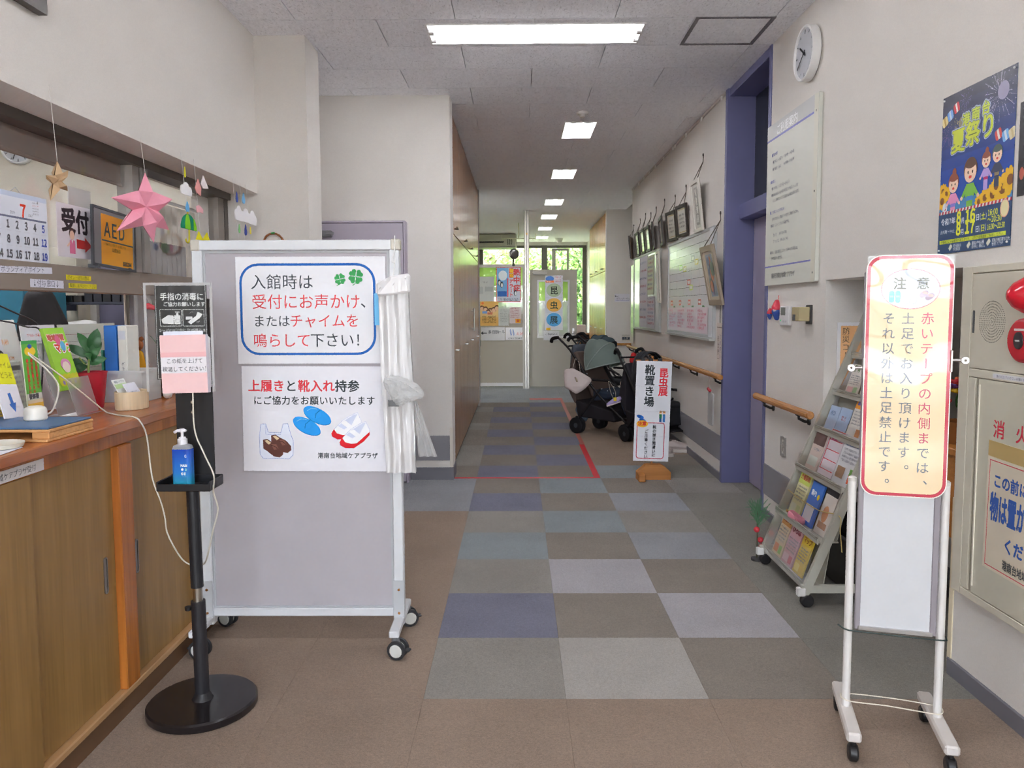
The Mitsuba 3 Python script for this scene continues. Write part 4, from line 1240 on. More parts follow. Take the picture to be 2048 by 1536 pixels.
def draw_shoes(s):
    n, r = '#2f363c', '#d13d48'
    q = lambda x, y: ((x / 6.606 - 12) * .00199, (222 - y / 6.606) * .00199)
    x = .024
    for tx, c in (('上履き', r), ('と', n), ('靴入れ', r), ('持参', n)):
        s.text(tx, x, .327, .0495, c, bold=(2 if c == r or tx == '持参' else 1), px=96)
        x += .0495 * len(tx) + (.002 if tx == 'と' else 0)
    s.text('にご協力をお願いいたします', .044, .273, .0365, n, bold=1, px=64, gap=.035)
    s.text('港南台地域ケアプラザ', .299, .055, .0236, n, bold=1, px=48, gap=.03)
    for dx, dy in ((0, 0), (-142, 142)):
        sole = ell(*q(1075 + dx, 715 + dy), .060, .0285, -27)
        s.add(affinity.translate(sole, .0008, -.003), '#1c74b8')
        s.add(sole, '#2b97e6')
        up = ell(*q(1015 + dx, 668 + dy), .038, .0225, -22).intersection(affinity.rotate(rect2(0, 0, .04, .1), 0, origin=(0, 0)).buffer(9)) if False else ell(*q(1012 + dx, 672 + dy), .037, .0225, -24)
        s.add(up, '#2f9aea')
        s.line([q(1120 + dx, 640 + dy), q(1060 + dx, 690 + dy), q(1050 + dx, 745 + dy)], .0035, '#1c78c0')
        s.line(spline([q(945 + dx, 650 + dy), q(1000 + dx, 622 + dy), q(1070 + dx, 628 + dy)], 5), .003, '#7cc4f2')
    bag = [q(*p) for p in ((320, 835), (385, 832), (418, 945), (585, 952), (618, 830), (680, 828), (722, 985), (752, 1060), (742, 1250), (690, 1302), (345, 1298), (302, 1240), (298, 1000))]
    s.add(Polygon(bag).buffer(.004).buffer(-.004), '#dfe4f2')
    s.line(bag + bag[:1], .0015, '#7f92c8')
    s.line([q(380, 850), q(385, 972), q(585, 975)], .0012, '#8f9fd0')
    for dx, dy in ((110, -60), (0, 0)):
        s.add(Polygon([q(*p) for p in ((350 + dx, 1050 + dy), (400 + dx, 1040 + dy), (460 + dx, 1080 + dy), (540 + dx, 1120 + dy), (600 + dx, 1190 + dy), (605 + dx, 1240 + dy), (560 + dx, 1275 + dy), (490 + dx, 1262 + dy), (400 + dx, 1190 + dy), (355 + dx, 1160 + dy))]).buffer(.003).buffer(-.001), '#5a3630')
        s.add(Polygon([q(*p) for p in ((365 + dx, 1058 + dy), (400 + dx, 1046 + dy), (455 + dx, 1085 + dy), (420 + dx, 1110 + dy))]), '#d8c2a0')
        s.add(Polygon([q(*p) for p in ((455 + dx, 1105 + dy), (520 + dx, 1100 + dy), (555 + dx, 1170 + dy), (490 + dx, 1180 + dy))]), '#7a5248')
        s.line([q(450 + dx, 1120 + dy), q(500 + dx, 1130 + dy), q(545 + dx, 1170 + dy)], .0025, '#43261f')
    for dx, dy in ((-108, -118), (0, 0)):
        body = Polygon([q(*p) for p in ((1375 + dx, 1080 + dy), (1420 + dx, 1010 + dy), (1520 + dx, 905 + dy), (1660 + dx, 820 + dy), (1720 + dx, 800 + dy), (1765 + dx, 900 + dy), (1770 + dx, 960 + dy), (1690 + dx, 1050 + dy), (1560 + dx, 1150 + dy), (1450 + dx, 1150 + dy), (1380 + dx, 1110 + dy))]).buffer(.004).buffer(-.002)
        s.add(body, '#f0f1f6')
        s.ring(body, .0013, '#b9c3e2')
        s.add(Polygon([q(*p) for p in ((1460 + dx, 975 + dy), (1540 + dx, 905 + dy), (1680 + dx, 815 + dy), (1720 + dx, 812 + dy), (1640 + dx, 960 + dy), (1540 + dx, 1020 + dy))]), '#cfd6ea')
        s.add(Polygon([q(*p) for p in ((1495 + dx, 930 + dy), (1560 + dx, 900 + dy), (1640 + dx, 965 + dy), (1590 + dx, 1000 + dy))]), '#f2f3f7')
        toe = Polygon([q(*p) for p in ((1372 + dx, 1075 + dy), (1405 + dx, 1020 + dy), (1440 + dx, 1075 + dy), (1520 + dx, 1098 + dy), (1600 + dx, 1090 + dy), (1690 + dx, 1010 + dy), (1770 + dx, 940 + dy), (1768 + dx, 972 + dy), (1690 + dx, 1060 + dy), (1560 + dx, 1150 + dy), (1450 + dx, 1150 + dy), (1382 + dx, 1112 + dy))]).buffer(.003).buffer(-.002)
        s.add(toe, '#d22630')


poster('notice_poster', 'lower white notice with drawings of slippers, bagged brown shoes and red-toed shoes', 'poster', (-1.107, BY - .006, .714), (1, 0, -.006), .590, .424, '#e3e3ea', draw_shoes)

# bundle of clear umbrella bags hung at the right edge of the board
t = thing('bag_bundle', 'bundle of white plastic umbrella bags hung at the right edge of the notice board', 'plastic bags')


def drape(x0, x1, z0, z1, y, seed, amp, skew=0.0, nx=22, nz=60, f=14, taper=None):
    import meshkit
    u, w = np.meshgrid(np.linspace(0, 1, nx), np.linspace(0, 1, nz))
    X = x0 + (x1 - x0) * (u - .5) * (taper(w) if taper else 1) + (x1 - x0) * .5 + skew * (1 - w)
    Z = z0 + (z1 - z0) * w
    P = np.stack([X * f, w * 0 + seed, Z * f * .45], -1)
    Y = y - amp * 2 * (meshkit.fbm(P, 4, seed) - .5) - amp * .5 * np.sin(u * 17 + seed)
    v = np.stack([X, Y, Z], -1).reshape(-1, 3)
    i, j = np.meshgrid(np.arange(nz - 1), np.arange(nx - 1), indexing='ij')
    a = (i * nx + j).ravel()
    return trimesh.Trimesh(v, np.concatenate([np.stack([a, a + 1, a + nx + 1], 1), np.stack([a, a + nx + 1, a + nx], 1)]), process=False)


def shell(m, d):
    """Gives a sheet thickness along y."""
    b = mv(m, 0, d, 0)
    return cat(m, trimesh.Trimesh(b.vertices, b.faces[:, ::-1], process=False))


part(t, 'bag_stack', shell(drape(-.550, -.425, .712, 1.475, BY - .045, 3, .012, .022, taper=lambda w: 1 - .12 * np.abs(w - .5)), .022), ('satin', '#d9d9da'), True)
ft = facet_noise(blob([(-.540, BY - .045, 1.455), (-.535, BY - .05, 1.425), (-.49, BY - .055, 1.478), (-.44, BY - .05, 1.484), (-.432, BY - .045, 1.44), (-.432, BY - .045, 1.488)], .013, 3), .006, 30, 2)
part(t, 'folded_top', ft, ('satin', '#e6e6e8'), True)
part(t, 'outer_film', drape(-.556, -.412, .74, 1.505, BY - .068, 9, .018, .028), 'm_film', True)
part(t, 'loose_flap', drape(-.44, -.375, .78, 1.00, BY - .05, 12, .015, .05, taper=lambda w: 1.15 - .9 * w), 'm_frost', True)
cf = trimesh.convex.convex_hull(np.vstack([trimesh.creation.icosphere(2).vertices * .02 + np.array(q) for q in ((-.505, BY - .075, 1.085), (-.47, BY - .08, 1.0), (-.43, BY - .075, 1.07), (-.39, BY - .07, 1.035))])).subdivide_to_size(.008)
part(t, 'crumpled_film', facet_noise(cf, .012, 45, 4), 'm_frost', False)
part(t, 'blue_tag', bx(-.563, -.54, BY - .036, BY - .034, 1.30, 1.425), ('satin', '#5fb4e4'))
part(t, 'product_label', bx(-.505, -.462, BY - .0945, BY - .094, .985, 1.01), ('satin', '#55585a'))
part(t, 'hook', tube(spline([[-.492, BY + .034, 1.625], [-.488, BY + .02, 1.648], [-.482, BY - .018, 1.645], [-.483, BY - .022, 1.59], [-.492, BY - .03, 1.555], [-.484, BY - .03, 1.545], [-.480, BY - .026, 1.56], [-.486, BY - .04, 1.49]], 6), .0022, 6), ('satin', '#e8e8e8'), True)

# ================================================================ sanitiser stand
SX, SY = -1.088, 2.535
t = thing('sanitiser_stand', 'black pedestal stand with a round base carrying the hand sanitiser tray', 'stand')
part(t, 'base', lathe([(0, .0), (.176, .0), (.180, .004), (.180, .024), (.174, .030), (0, .031)], 64, (SX, SY, .0005)), ('gloss', '#1a1719'), 40)
part(t, 'base_collar', lathe([(.036, .030), (.030, .040), (.024, .052), (.022, .058)], 28, (SX, SY, 0)), ('satin', DARK), 40)
part(t, 'pole', rod([SX, SY, .03], [SX - .004, SY, .375], .0235, 24), ('satin', '#222226'), 40, label='lower black pole sleeve')
part(t, 'pole', rod([SX - .004, SY, .375], [SX - .005, SY, .425], .0155, 24), ('metal', '#b9b6ae'), 40, label='short chrome section')
part(t, 'pole', rod([SX - .005, SY, .423], [SX - .010, SY, .775], .0205, 24), ('satin', '#1e2024'), 40, label='upper black pole')
part(t, 'clamp_knob', cat(rod([SX - .004, SY, .352], [SX - .034, SY - .01, .352], .006), mv(lathe([(0, -.006), (.011, -.006), (.011, .006), (0, .006)], 16), SX - .034, SY - .01, .352)), ('satin', '#17171a'), 40)
x0, x1, y0, y1, z0 = SX - .092, SX + .084, SY - .085, SY + .03, .772
part(t, 'tray', cat(bx(x0, x1, y0, y1, z0, z0 + .008, .003), bx(x0, x1, y0, y0 + .006, z0, z0 + .024, .002), bx(x0, x0 + .006, y0, y1, z0, z0 + .032, .002), bx(x1 - .006, x1, y0, y1, z0, z0 + .032, .002), bx(x0, x1, y1 - .006, y1, z0, z0 + .034, .002)), ('satin', '#19191c'))
part(t, 'back_plate', bx(SX - .070, SX + .056, SY + .030, SY + .036, .775, 1.40, .002), ('satin', '#1b1b1d'))
for z in (1.052, 1.018):
    part(t, 'screw', rod([SX - .012, SY + .0265, z], [SX - .012, SY + .031, z], .005), ('metal', '#c8bfae'), 40)


def draw_hand(s):
    W = '#dfe2e2'
    s.ring(rect2(.003, .003, s.w - .003, s.h - .003), .0016, '#c9cccc')
    s.text('手指の消毒に', .018, s.h - .050, .0255, W, bold=1, px=64, sx=.95)
    s.text('ご協力お願いします', .028, s.h - .071, .0155, W, bold=1, px=48)
    for x0, x1 in ((.016, .089), (.092, .163)):
        s.ring(rrect(x0, s.h - .138, x1, s.h - .082, .003), .0014, W)
    # hand and bottle
    y = s.h - .138
    s.add(unary_union([Polygon([(.022, y + .022), (.045, y + .036), (.060, y + .034), (.060, y + .008), (.026, y + .010)]).buffer(.001)] + [LineString([(.045, y + .010 + .006 * k), (.060 + .001 * k, y + .011 + .006 * k)]).buffer(.0024) for k in range(4)]), W)
    s.add(unary_union([rrect(.064, y + .007, .084, y + .036, .002), rect2(.070, y + .036, .078, y + .043), rect2(.066, y + .045, .082, y + .048), rect2(.073, y + .04, .075, y + .047)]), W)
    s.ring(rect2(.068, y + .011, .080, y + .024), .0007, '#33383a')
    s.add(unary_union([Polygon([(.102, y + .022), (.124, y + .022), (.124, y + .032), (.102, y + .032)]), Polygon([(.108, y + .014), (.118, y + .006), (.150, y + .028), (.142, y + .038)])] + [LineString([(.138 + .004 * k, y + .032), (.143 + .004 * k, y + .045 - .002 * k)]).buffer(.0022) for k in range(4)]), W)
    s.line(spline([[.116, y + .043], [.121, y + .047], [.127, y + .046]], 3), .0008, W)
    s.line(spline([[.138, y + .014], [.144, y + .014], [.148, y + .019]], 3), .0008, W)
    s.text('5～10cm以内に音が鳴るまで', .013, s.h - .156, .0128, W, px=48)
    s.text('近づいてください。', .055, s.h - .174, .0128, W, px=48)


t = thing('sanitiser_sign', 'black hand disinfection sign in a clear plastic sleeve above the sanitiser stand', 'sign')
o_ = (-1.196, SY - .012, 1.132)
part(t, 'card', extrude(rect2(0, 0, .172, .315), .002, frame_matrix(o_, FACE_CAM), -.002), ('satin', '#26292b'))
s_ = Sheet(.172, .315)
draw_hand(s_)
printed(t, s_, o_, FACE_CAM)
part(t, 'sleeve', drape(-1.230, -1.004, 1.092, 1.452, SY - .019, 21, .004, nx=24, nz=30, f=9), 'm_film', True)
part(t, 'sleeve_edge', cat(bx(-1.230, -1.222, SY - .017, SY - .015, 1.092, 1.452), bx(-1.012, -1.004, SY - .017, SY - .015, 1.092, 1.452), bx(-1.230, -1.004, SY - .017, SY - .015, 1.444, 1.452)), 'm_frost')
t = thing('thermometer_box', 'pink paper pad hung over the temperature device below the black sanitiser sign', 'thermometer')
o_ = (-1.163, 2.485, 1.090)
part(t, 'pad', extrude(rect2(0, 0, .150, .190), .022, frame_matrix(o_, (1, .0, .02)), -.022), ('satin', '#c9c4cf'))
s_ = Sheet(.150, .190)
s_.rect(0, 0, .150, .190, '#efc9c9')
s_.rect(0, .066, .150, .118, '#e7e4e8')
s_.rect(0, .118, .150, .134, '#eab9bb')
s_.text('この紙を上げて', .018, .099, .0172, '#4a484e', px=48)
s_.text('検温してください！', .004, .073, .0172, '#4a484e', px=48)
printed(t, s_, o_, (1, 0, .02))
part(t, 'device', bx(-1.150, -1.03, 2.508, SY + .029, 1.10, 1.275, .006), ('satin', '#dcdcde'))
part(t, 'white_flap', extrude(rect2(.0, .0, .13, .016), .001, frame_matrix((-1.160, 2.50, 1.276), (1, 0, .02))), ('satin', '#dfe0ea'))

# sanitiser bottle
t = thing('sanitiser_bottle', 'hand sanitiser pump bottle with blue label on the black tray', 'bottle')
bxc, byc, bz = -1.108, SY - .040, .7805
body = rrect(-.031, -.022, .031, .022, .013)
m = extrude(body, .125, z=.001)
mm = m.subdivide_to_size(.012)
zc = np.clip(np.asarray(mm.vertices)[:, 2] / .125, 0, 1)
a_, b_, c_ = np.array(col('#2f9fae')), np.array(col('#2f78c8')), np.array(col('#2348b4'))
cc = np.where(zc[:, None] < .4, a_ + (b_ - a_) * (zc[:, None] / .4), b_ + (c_ - b_) * ((zc[:, None] - .4) / .6))
part(t, 'body', mv(mm, bxc, byc, bz), ('gloss', '#ffffff'), color=cc, label='body wrapped in a blue to teal label')
sh_ = trimesh.convex.convex_hull(np.vstack([np.c_[np.array(rrect(-.0305, -.0215, .0305, .0215, .013).exterior.coords), np.full(len(body.exterior.coords), .126)],
                                           np.c_[np.array(rrect(-.028, -.019, .028, .019, .013).exterior.coords), np.full(len(body.exterior.coords), .136)],
                                           np.c_[np.array(Point(0, 0).buffer(.014).exterior.coords), np.full(65, .142)]]))
part(t, 'shoulder', mv(sh_, bxc, byc, bz), 'm_frost')
part(t, 'collar', mv(lathe([(0, .139), (.0155, .139), (.0155, .158), (.011, .159), (.011, .164), (0, .164)], 24), bxc, byc, bz), ('satin', '#e8e8ee'), 40)
part(t, 'pump_head', mv(cat(rod([0, 0, .163], [0, 0, .183], .0048), rod([0, 0, .180], [0, 0, .192], .008), bx(-.016, .014, -.007, .007, .181, .190, .003), rod([-.014, 0, .186], [-.030 + .014, -.020, .183], .0045)), bxc, byc, bz), ('satin', '#ecebf2'), 40)
s_ = Sheet(.06, .12)
s_.text('C', .044, .098, .0115, '#d5e4f4', bold=1, px=32)
s_.text('HAN', .030, .067, .0105, '#e4eef6', bold=2, px=32, gap=.06)
s_.add(ell(.036, .058, .004), '#e4eef6')
s_.text('D', .045, .054, .0095, '#8fd0d4', bold=2, px=32)
s_.text('G E', .032, .040, .0105, '#e4eef6', bold=2, px=32)
s_.rect(.036, .034, .052, .0346, '#9ac4e4')
printed(t, s_, (bxc - .03, byc - .0222, bz + .002), FACE_CAM)

# white cable from the counter to the device
solo('white_cable', tube(spline([[-1.578, 2.418, 1.245], [-1.520, 2.52, 1.15], [-1.480, 2.640, 1.045], [-1.462, 2.685, 1.004], [-1.42, 2.640, 1.004], [-1.357, 2.585, 1.004], [-1.290, 2.545, 1.004], [-1.268, 2.545, .985], [-1.262, 2.57, .93], [-1.235, 2.54, .80], [-1.21, 2.54, .72],
                                   [-1.20, 2.545, .665], [-1.188, 2.54, .60], [-1.15, 2.57, .50], [-1.095, 2.585, .482], [-1.06, 2.555, .535], [-1.028, 2.52, .62], [-1.000, 2.50, .70], [-1.005, 2.48, .765], [-.992, 2.455, .825], [-1.03, 2.478, .89], [-1.062, 2.485, .97], [-1.067, 2.492, 1.10]], 8), .0026, 6),
     ('satin', '#d9d4c8'), 'long white cable looping from the leaflets over the counter edge to the sanitiser stand', 'cable', smooth=True)

# ================================================================ shoe corner banner, tapes
t = thing('banner_stand', 'small wooden stand holding the vertical shoe corner banner', 'stand')
part(t, 'base_block', extrude(Polygon([(.0, 0), (.27, 0), (.27, .060), (.22, .105), (.19, .12), (.07, .12), (.05, .10), (.0, .060)]), .07, frame_matrix((.945, 6.09, .0005), FACE_CAM)), 'm_stand_wood')
part(t, 'cross_block', bx(.945, 1.0, 5.93, 6.02, .0005, .062, .006), 'm_stand_wood')
part(t, 'pole', rod([1.068, 6.07, .05], [1.068, 6.07, .985], .009), 'm_stand_wood', 40)
part(t, 'cross_bar', bx(.935, 1.205, 6.062, 6.072, .942, .956, .002), 'm_stand_wood')
for x in (.99, 1.052, 1.125):
    part(t, 'clip', bx(x - .016, x + .016, 6.045, 6.075, .935, .968, .004), ('satin', '#17171a'))


def draw_banner(s):
    w, h = s.w, s.h
    s.vtext('昆虫展', w * .775, h * .935, .076, '#d83440', bold=3, px=96, step=.97)
    s.vtext('靴置き場', w * .39, h * .965, .084, '#232b30', bold=2, px=96, step=1.0)
    for x, y in ((.045, .355), (.065, .325)):
        s.add(ell(x, y, .030, .014, -18), '#2f6cc0')
        s.add(ell(x - .008, y + .004, .016, .011, -18), '#1d4f9a')
    for x, c1, c2 in ((.205, '#2f7a4a', '#2a4f8a'), (.232, '#3a78b8', '#2f6fb0')):
        s.add(ell(x, .392, .011, .012), '#edc8a8')
        s.add(ell(x, .399, .011, .008), '#a8702a')
        s.rect(x - .010, .345, x + .010, .380, c1)
        s.rect(x - .009, .318, x + .009, .346, c2)
    s.ring(rrect(.020, .020, .242, .312, .025), .0055, '#b93a50')
    s.add(ell(.062, .300, .046, .028), '#e8b43a')
    s.text('注意', .028, .290, .034, '#c0392b', bold=2, px=48)
    s.vtext('靴の履き間違いに', .160, .292, .0300, '#23262a', bold=1, px=48, step=1.08)
    s.vtext('ご注意ください', .098, .256, .0300, '#23262a', bold=1, px=48, step=1.12)
    for z in (.20, .40, .60):
        s.rect(0, z, w, z + .0015, '#c2c4ce')


poster('shoe_banner', 'white vertical banner with red and black characters marking the shoe corner', 'banner', (.915, 6.043, .150), (1, 0, -.03), .280, .800, '#e2e4ea', draw_banner, v=(.0, .0, 1), dz=.0004)

TP = ('satin', '#c22a34')
solo('floor_tape', bx(-.522, .66, 6.085, 6.125, .0004, .0014), TP, 'red tape line across the carpet at the corridor mouth', 'tape')
solo('floor_tape', bx(.612, .662, 6.126, 7.62, .0004, .0014), TP, 'bright red tape strip running up the right side of the checkered carpet', 'tape')
solo('floor_tape', bx(.624, .668, 7.625, 11.40, .0004, .0014), ('satin', '#b56f66'), 'faded pinkish tape continuing the red strip up the corridor', 'tape')
solo('floor_tape', bx(.175, .668, 11.402, 11.62, .0004, .0014), ('satin', '#c4706e'), 'faded pink tape block across the far end of the checkered carpet', 'tape')

# ================================================================ corridor cupboards
LX = -.545
for n, (y0, y1, yh) in enumerate(((6.305, 7.25, 6.72), (7.25, 8.43, 7.92), (8.43, 9.56, 8.92), (9.56, 10.72, 10.15))):
    t = thing('corridor_cupboard', ('tall glossy wooden cupboard next to the near wall corner in the corridor', 'second tall glossy wooden cupboard along the corridor', 'third tall glossy wooden cupboard along the corridor, with a vertical bar handle', 'last tall glossy wooden cupboard of the corridor, before the partition')[n], 'cupboard', None)
    part(t, 'carcass', bx(-1.1, LX - .022, y0, y1, -.006, 3.005), 'm_locker')
    a = part(t, 'lower_door', bx(LX - .02, LX, y0 + .002, y1 - .002, .06, 1.996, .002), 'm_locker')
    b = part(t, 'upper_door', bx(LX - .02, LX, y0 + .002, y1 - .002, 2.004, 2.985, .002), 'm_locker')
    part(t, 'plinth', bx(LX - .03, LX - .02, y0, y1, -.004, .057), ('satin', '#4a3a30'))
    for q, z, c in ((a, 1.003, '#c8c6c0'), (b, 2.055, '#4a3a2c')):
        part(q, 'handle', cat(rod([LX, yh, z], [LX + .028, yh, z], .007), rod([LX + .028, yh + .01, z], [LX + .028, yh - .09, z + .004], .0075)), ('metal', c), 40)
    if n == 2:
        part(a, 'bar_handle', cat(rod([LX + .025, 9.14, 1.10], [LX + .025, 9.14, 1.37], .010), rod([LX, 9.14, 1.13], [LX + .025, 9.14, 1.13], .006), rod([LX, 9.14, 1.34], [LX + .025, 9.14, 1.34], .006)), ('metal', '#c4bfb8'), 40)
solo('end_post', bx(-1.1, LX + .012, 10.722, 10.80, -.006, 3.005, .003), ('satin', '#a59a92'), 'pale post closing the row of corridor cupboards', 'post')
poster('cupboard_note', 'small white note on the nearest corridor cupboard', 'note', (LX + .001, 6.42, 1.20), FACE_RIGHT, .07, .13, '#cfcac8', lambda s: [s.scribble(.008, .062, .10 - .02 * k, .009, '#88848a', k, 16) for k in range(4)])

# ================================================================ glazed partition and the open door
PY = 13.05
t = thing('partition_panel', 'beige partition panel with frosted upper pane left of the aluminium post', 'partition')
part(t, 'lower_panel', bx(-.84, .115, PY, PY + .04, .04, 1.29), ('satin', '#a39d90'))
part(t, 'frame', cat(bx(-.84, .115, PY - .01, PY + .05, 2.06, 2.11), bx(.085, .115, PY - .01, PY + .05, .0, 2.06), bx(-.84, -.81, PY - .01, PY + .05, 0, 2.06), bx(-.81, .085, PY - .008, PY + .048, 1.27, 1.31)), ('satin', '#b9b6b0'))
part(t, 'kick_plate', bx(-.70, .085, PY - .006, PY, .045, .10), ('satin', '#d4d4d6'))
part(t, 'frosted_pane', bx(-.81, .085, PY + .018, PY + .022, 1.31, 1.76), 'm_frost')
part(t, 'green_pane', bx(-.81, .085, PY + .018, PY + .022, 1.76, 2.06), 'm_frost_green', label='lime green upper strip of the pane')
t = thing('aluminium_post', 'tall aluminium post rising from floor to ceiling beside the open door', 'post')
part(t, 'column', bx(.115, .195, PY - .05, PY + .05, -.005, CE - .001, .006), ('metal', '#b9b7b2'))
part(t, 'fin', bx(.145, .160, PY - .07, PY - .05, -.005, CE - .001, .004), ('satin', '#d2d2d2'))
part(t, 'yellow_sticker', bx(.148, .166, PY - .073, PY - .0705, 2.60, 2.63), ('satin', '#e0a82a'))
t = thing('corridor_door', 'grey-beige corridor door with a frosted window, standing at the right of the post', 'door')
D = [rect2(0, 0, .80, 1.985).difference(rect2(.135, .84, .665, 1.80))]
part(t, 'leaf', extrude(D[0], .04, frame_matrix((.205, PY, .035), FACE_CAM), -.04), ('satin', '#a9a498'))
part(t, 'window_frame', extrude(rect2(.125, .83, .675, 1.81).difference(rect2(.155, .86, .645, 1.78)), .052, frame_matrix((.205, PY, .035), FACE_CAM), -.046), ('satin', '#d5d5d6'))
part(t, 'window_pane', extrude(rect2(.15, .85, .65, 1.46), .004, frame_matrix((.205, PY, .035), FACE_CAM), -.022), 'm_frost')
part(t, 'green_pane', extrude(rect2(.15, 1.46, .65, 1.79), .004, frame_matrix((.205, PY, .035), FACE_CAM), -.022), 'm_frost_green', label='lime green upper part of the door window')
part(t, 'door_closer', cat(bx(.26, .50, PY - .06, PY, 1.93, 1.99, .006)), ('satin', '#b3b0aa'))
part(t, 'door_knob', mv(rot(lathe([(0, 0), (.012, 0), (.012, .03), (.028, .045), (.028, .062), (.018, .072), (0, .074)], 24), 90, (1, 0, 0)), .945, PY, .955), ('metal', '#d0d0d2'), 40)
part(t, 'knob_plate', bx(.925, .965, PY - .004, PY, .87, 1.03, .002), ('metal', '#c4c4c4'))

FC = FACE_CAM


def lx(px):
    return (px - 1034.5) / 1532 * 13.03


def circles(s):
    for k, (ch, c) in enumerate((('昆', '#b9c9ac'), ('虫', '#f0bd62'), ('展', '#62aee0'))):
        y = .672 - .248 * k
        s.add(ell(s.w / 2, y, .128, .114), c)
        s.text(ch, s.w / 2, y - .055, .140, '#3f463f', px=80, bold=1, align='c')
        if k:
            s.rect(0, y + .122, s.w, y + .125, '#c0c0cc')
    s.add(ell(.080, .865, .070, .045), '#5f8fd8')
    s.rect(.008, .800, .15, .835, '#e07848')
    s.text('開催中', .02, .806, .030, '#f4ece4', px=32)
    for k in range(3):
        s.scribble(.17, .29, .885 - .035 * k, .020, '#d87a80', k, 16)
    s.rect(.02, .0, .09, .04, '#e0b43a')


poster('insect_show_banner', 'long white banner of three coloured circles with one character each on the corridor door', 'banner', (lx(1089), PY - .050, 1.0), FC, .300, .92, '#e0e0e8', circles, dz=.0006)
poster('door_note', 'crinkled clear note under the banner on the corridor door', 'note', (lx(1086), PY - .048, .828), FC, .265, .155, '#c8c8cc', lambda s: (s.text('ご自由にご', .02, .09, .045, '#3a3a4a', px=32), s.text('です', .17, .03, .045, '#3a3a4a', px=32)), mat='gloss')


def heat(s):
    w, h = s.w, s.h
    s.rect(0, 0, w, h, '#c8404a')
    s.rect(.01, .012, w - .01, h - .008, '#d6dae6')
    s.rect(.012, h * .30, w * .50, h - .012, '#7fb2de')
    s.add(ell(w * .27, h * .76, .075, .085), '#e4ecf4')
    s.vtext('熱中症', w * .83, h * .96, .118, '#d24a4e', bold=2, px=64, step=1.13)
    s.rect(w * .53, h * .83, w * .69, h * .965, '#dd4a34')
    s.rect(w * .53, h * .70, w * .69, h * .82, '#dd4a34')
    s.text('警', w * .54, h * .85, .072, '#f0c23a', bold=2, px=64)
    s.text('戒', w * .54, h * .72, .072, '#f0c23a', bold=2, px=64)
    s.vtext('アラート', w * .61, h * .66, .075, '#d24a4e', bold=2, px=64, step=1.0)
    s.rect(w * .44, h * .15, w * .49, h * .68, '#d85a6a')
    for x, y in ((.12, .56), (.22, .50), (.78, .26)):
        s.add(ell(w * x, h * y, .028, .05), '#3a4250')
        s.add(ell(w * x + .004, h * y - .008, .018, .036), '#eef0f4')
    s.rect(.02, h * .16, w * .43, h * .31, '#3a6ab4')
    for k in range(2):
        s.scribble(.03, w - .04, h * (.08 - .04 * k), .020, '#6a707e', k, 16)


poster('heat_alert_poster', 'red-bordered heatstroke alert poster with penguins on the partition', 'poster', (lx(992), PY - .012, 1.475), FC, .415, .590, '#d9dce6', heat, dz=.0006)
poster('notice_sheet', 'grey-white sheet on the partition pane left of the heat alert poster', 'notice', (lx(957.5), PY - .012, 1.475), FC, .255, .43, '#c9cbc8', lambda s: (s.text('お知らせ', .06, .33, .022, '#7a7c7a', px=24), s.rect(.0, .14, .07, .26, '#b4b8b6'), s.rect(.10, .18, .235, .26, '#b0b4b2')), dz=.0006)


def kids(s):
    w, h = s.w, s.h
    s.rect(0, 0, w, h, '#e0b468')
    s.rect(0, h * .35, w, h * .75, '#e4c48a')
    for x, y in ((.10, .72), (.3, .68), (.55, .62), (.75, .66), (.92, .74), (.44, .56)):
        s.add(ell(w * x, h * y, .042, .045), '#6a4a3a')
        s.add(ell(w * x, h * y - .012, .034, .034), '#e8c0a0')
    s.rect(w * .12, h * .50, w * .38, h * .60, '#7fa2d8')
    s.rect(w * .40, h * .46, w * .68, h * .55, '#c87a5a')
    s.add(ell(w * .14, h * .92, .02), '#e07a3a')
    for k in range(5):
        s.scribble(w * .1, w * .9, h * (.36 - .06 * k), .024, '#8a6a3a', k, 16)


poster('event_poster', 'yellow event poster with children on the partition, below the grey-white sheet', 'poster', (lx(959.5), PY - .013, 1.035 + .04), FC, .310, .415, '#dcb060', kids, dz=.0006)
poster('notice_sheet', 'faded white notice on the partition beside the yellow event poster', 'notice', (lx(996), PY - .012, 1.075), FC, .175, .30, '#c8cac6', lambda s: [s.scribble(.02, .16, .26 - .028 * k, .015, '#9a9e9a', k, 16) for k in range(8)], dz=.0006)
poster('notice_sheet', 'pinkish notice with an orange drawing at the right of the partition', 'notice', (lx(1018), PY - .012, 1.112), FC, .200, .28, '#d8cccb', lambda s: ([s.scribble(.015, .18, .25 - .03 * k, .017, '#b06a70', k, 16) for k in range(6)], s.rect(.10, .01, .19, .08, '#d8962a'), s.add(ell(.145, .045, .022), '#c05a3a')), dz=.0006)
poster('hall_sign', 'shiny white sign with a left arrow to the hall under the partition posters', 'sign', (lx(961), PY - .012, .825), FC, .405, .225, '#c2c2c4', lambda s: (s.text('←', .0, .09, .10, '#2c2e34', bold=2, px=48), s.text('多目的', .115, .12, .065, '#32363e', bold=1, px=48), s.text('ホール', .22, .125, .065, '#4a4e58', bold=1, px=48)), mat='gloss', dz=.0006)
poster('no_shoes_sign', 'shiny white sign with blue and red marks beside the hall sign', 'sign', (lx(1010), PY - .012, .830), FC, .290, .215, '#d2d2d8', lambda s: (s.add(ell(.09, .13, .014, .06, 8), '#6a7fb4'), s.add(ell(.135, .13, .014, .06, 8), '#6a7fb4'), s.text('土足', .18, .09, .06, '#c8404a', px=48), s.text('こちらでおぬぎ', .045, .02, .034, '#2a2c34', bold=1, px=32)), mat='gloss', dz=.0006)
t = thing('safety_mirror', 'small round convex mirror clamped on top of the partition', 'mirror')
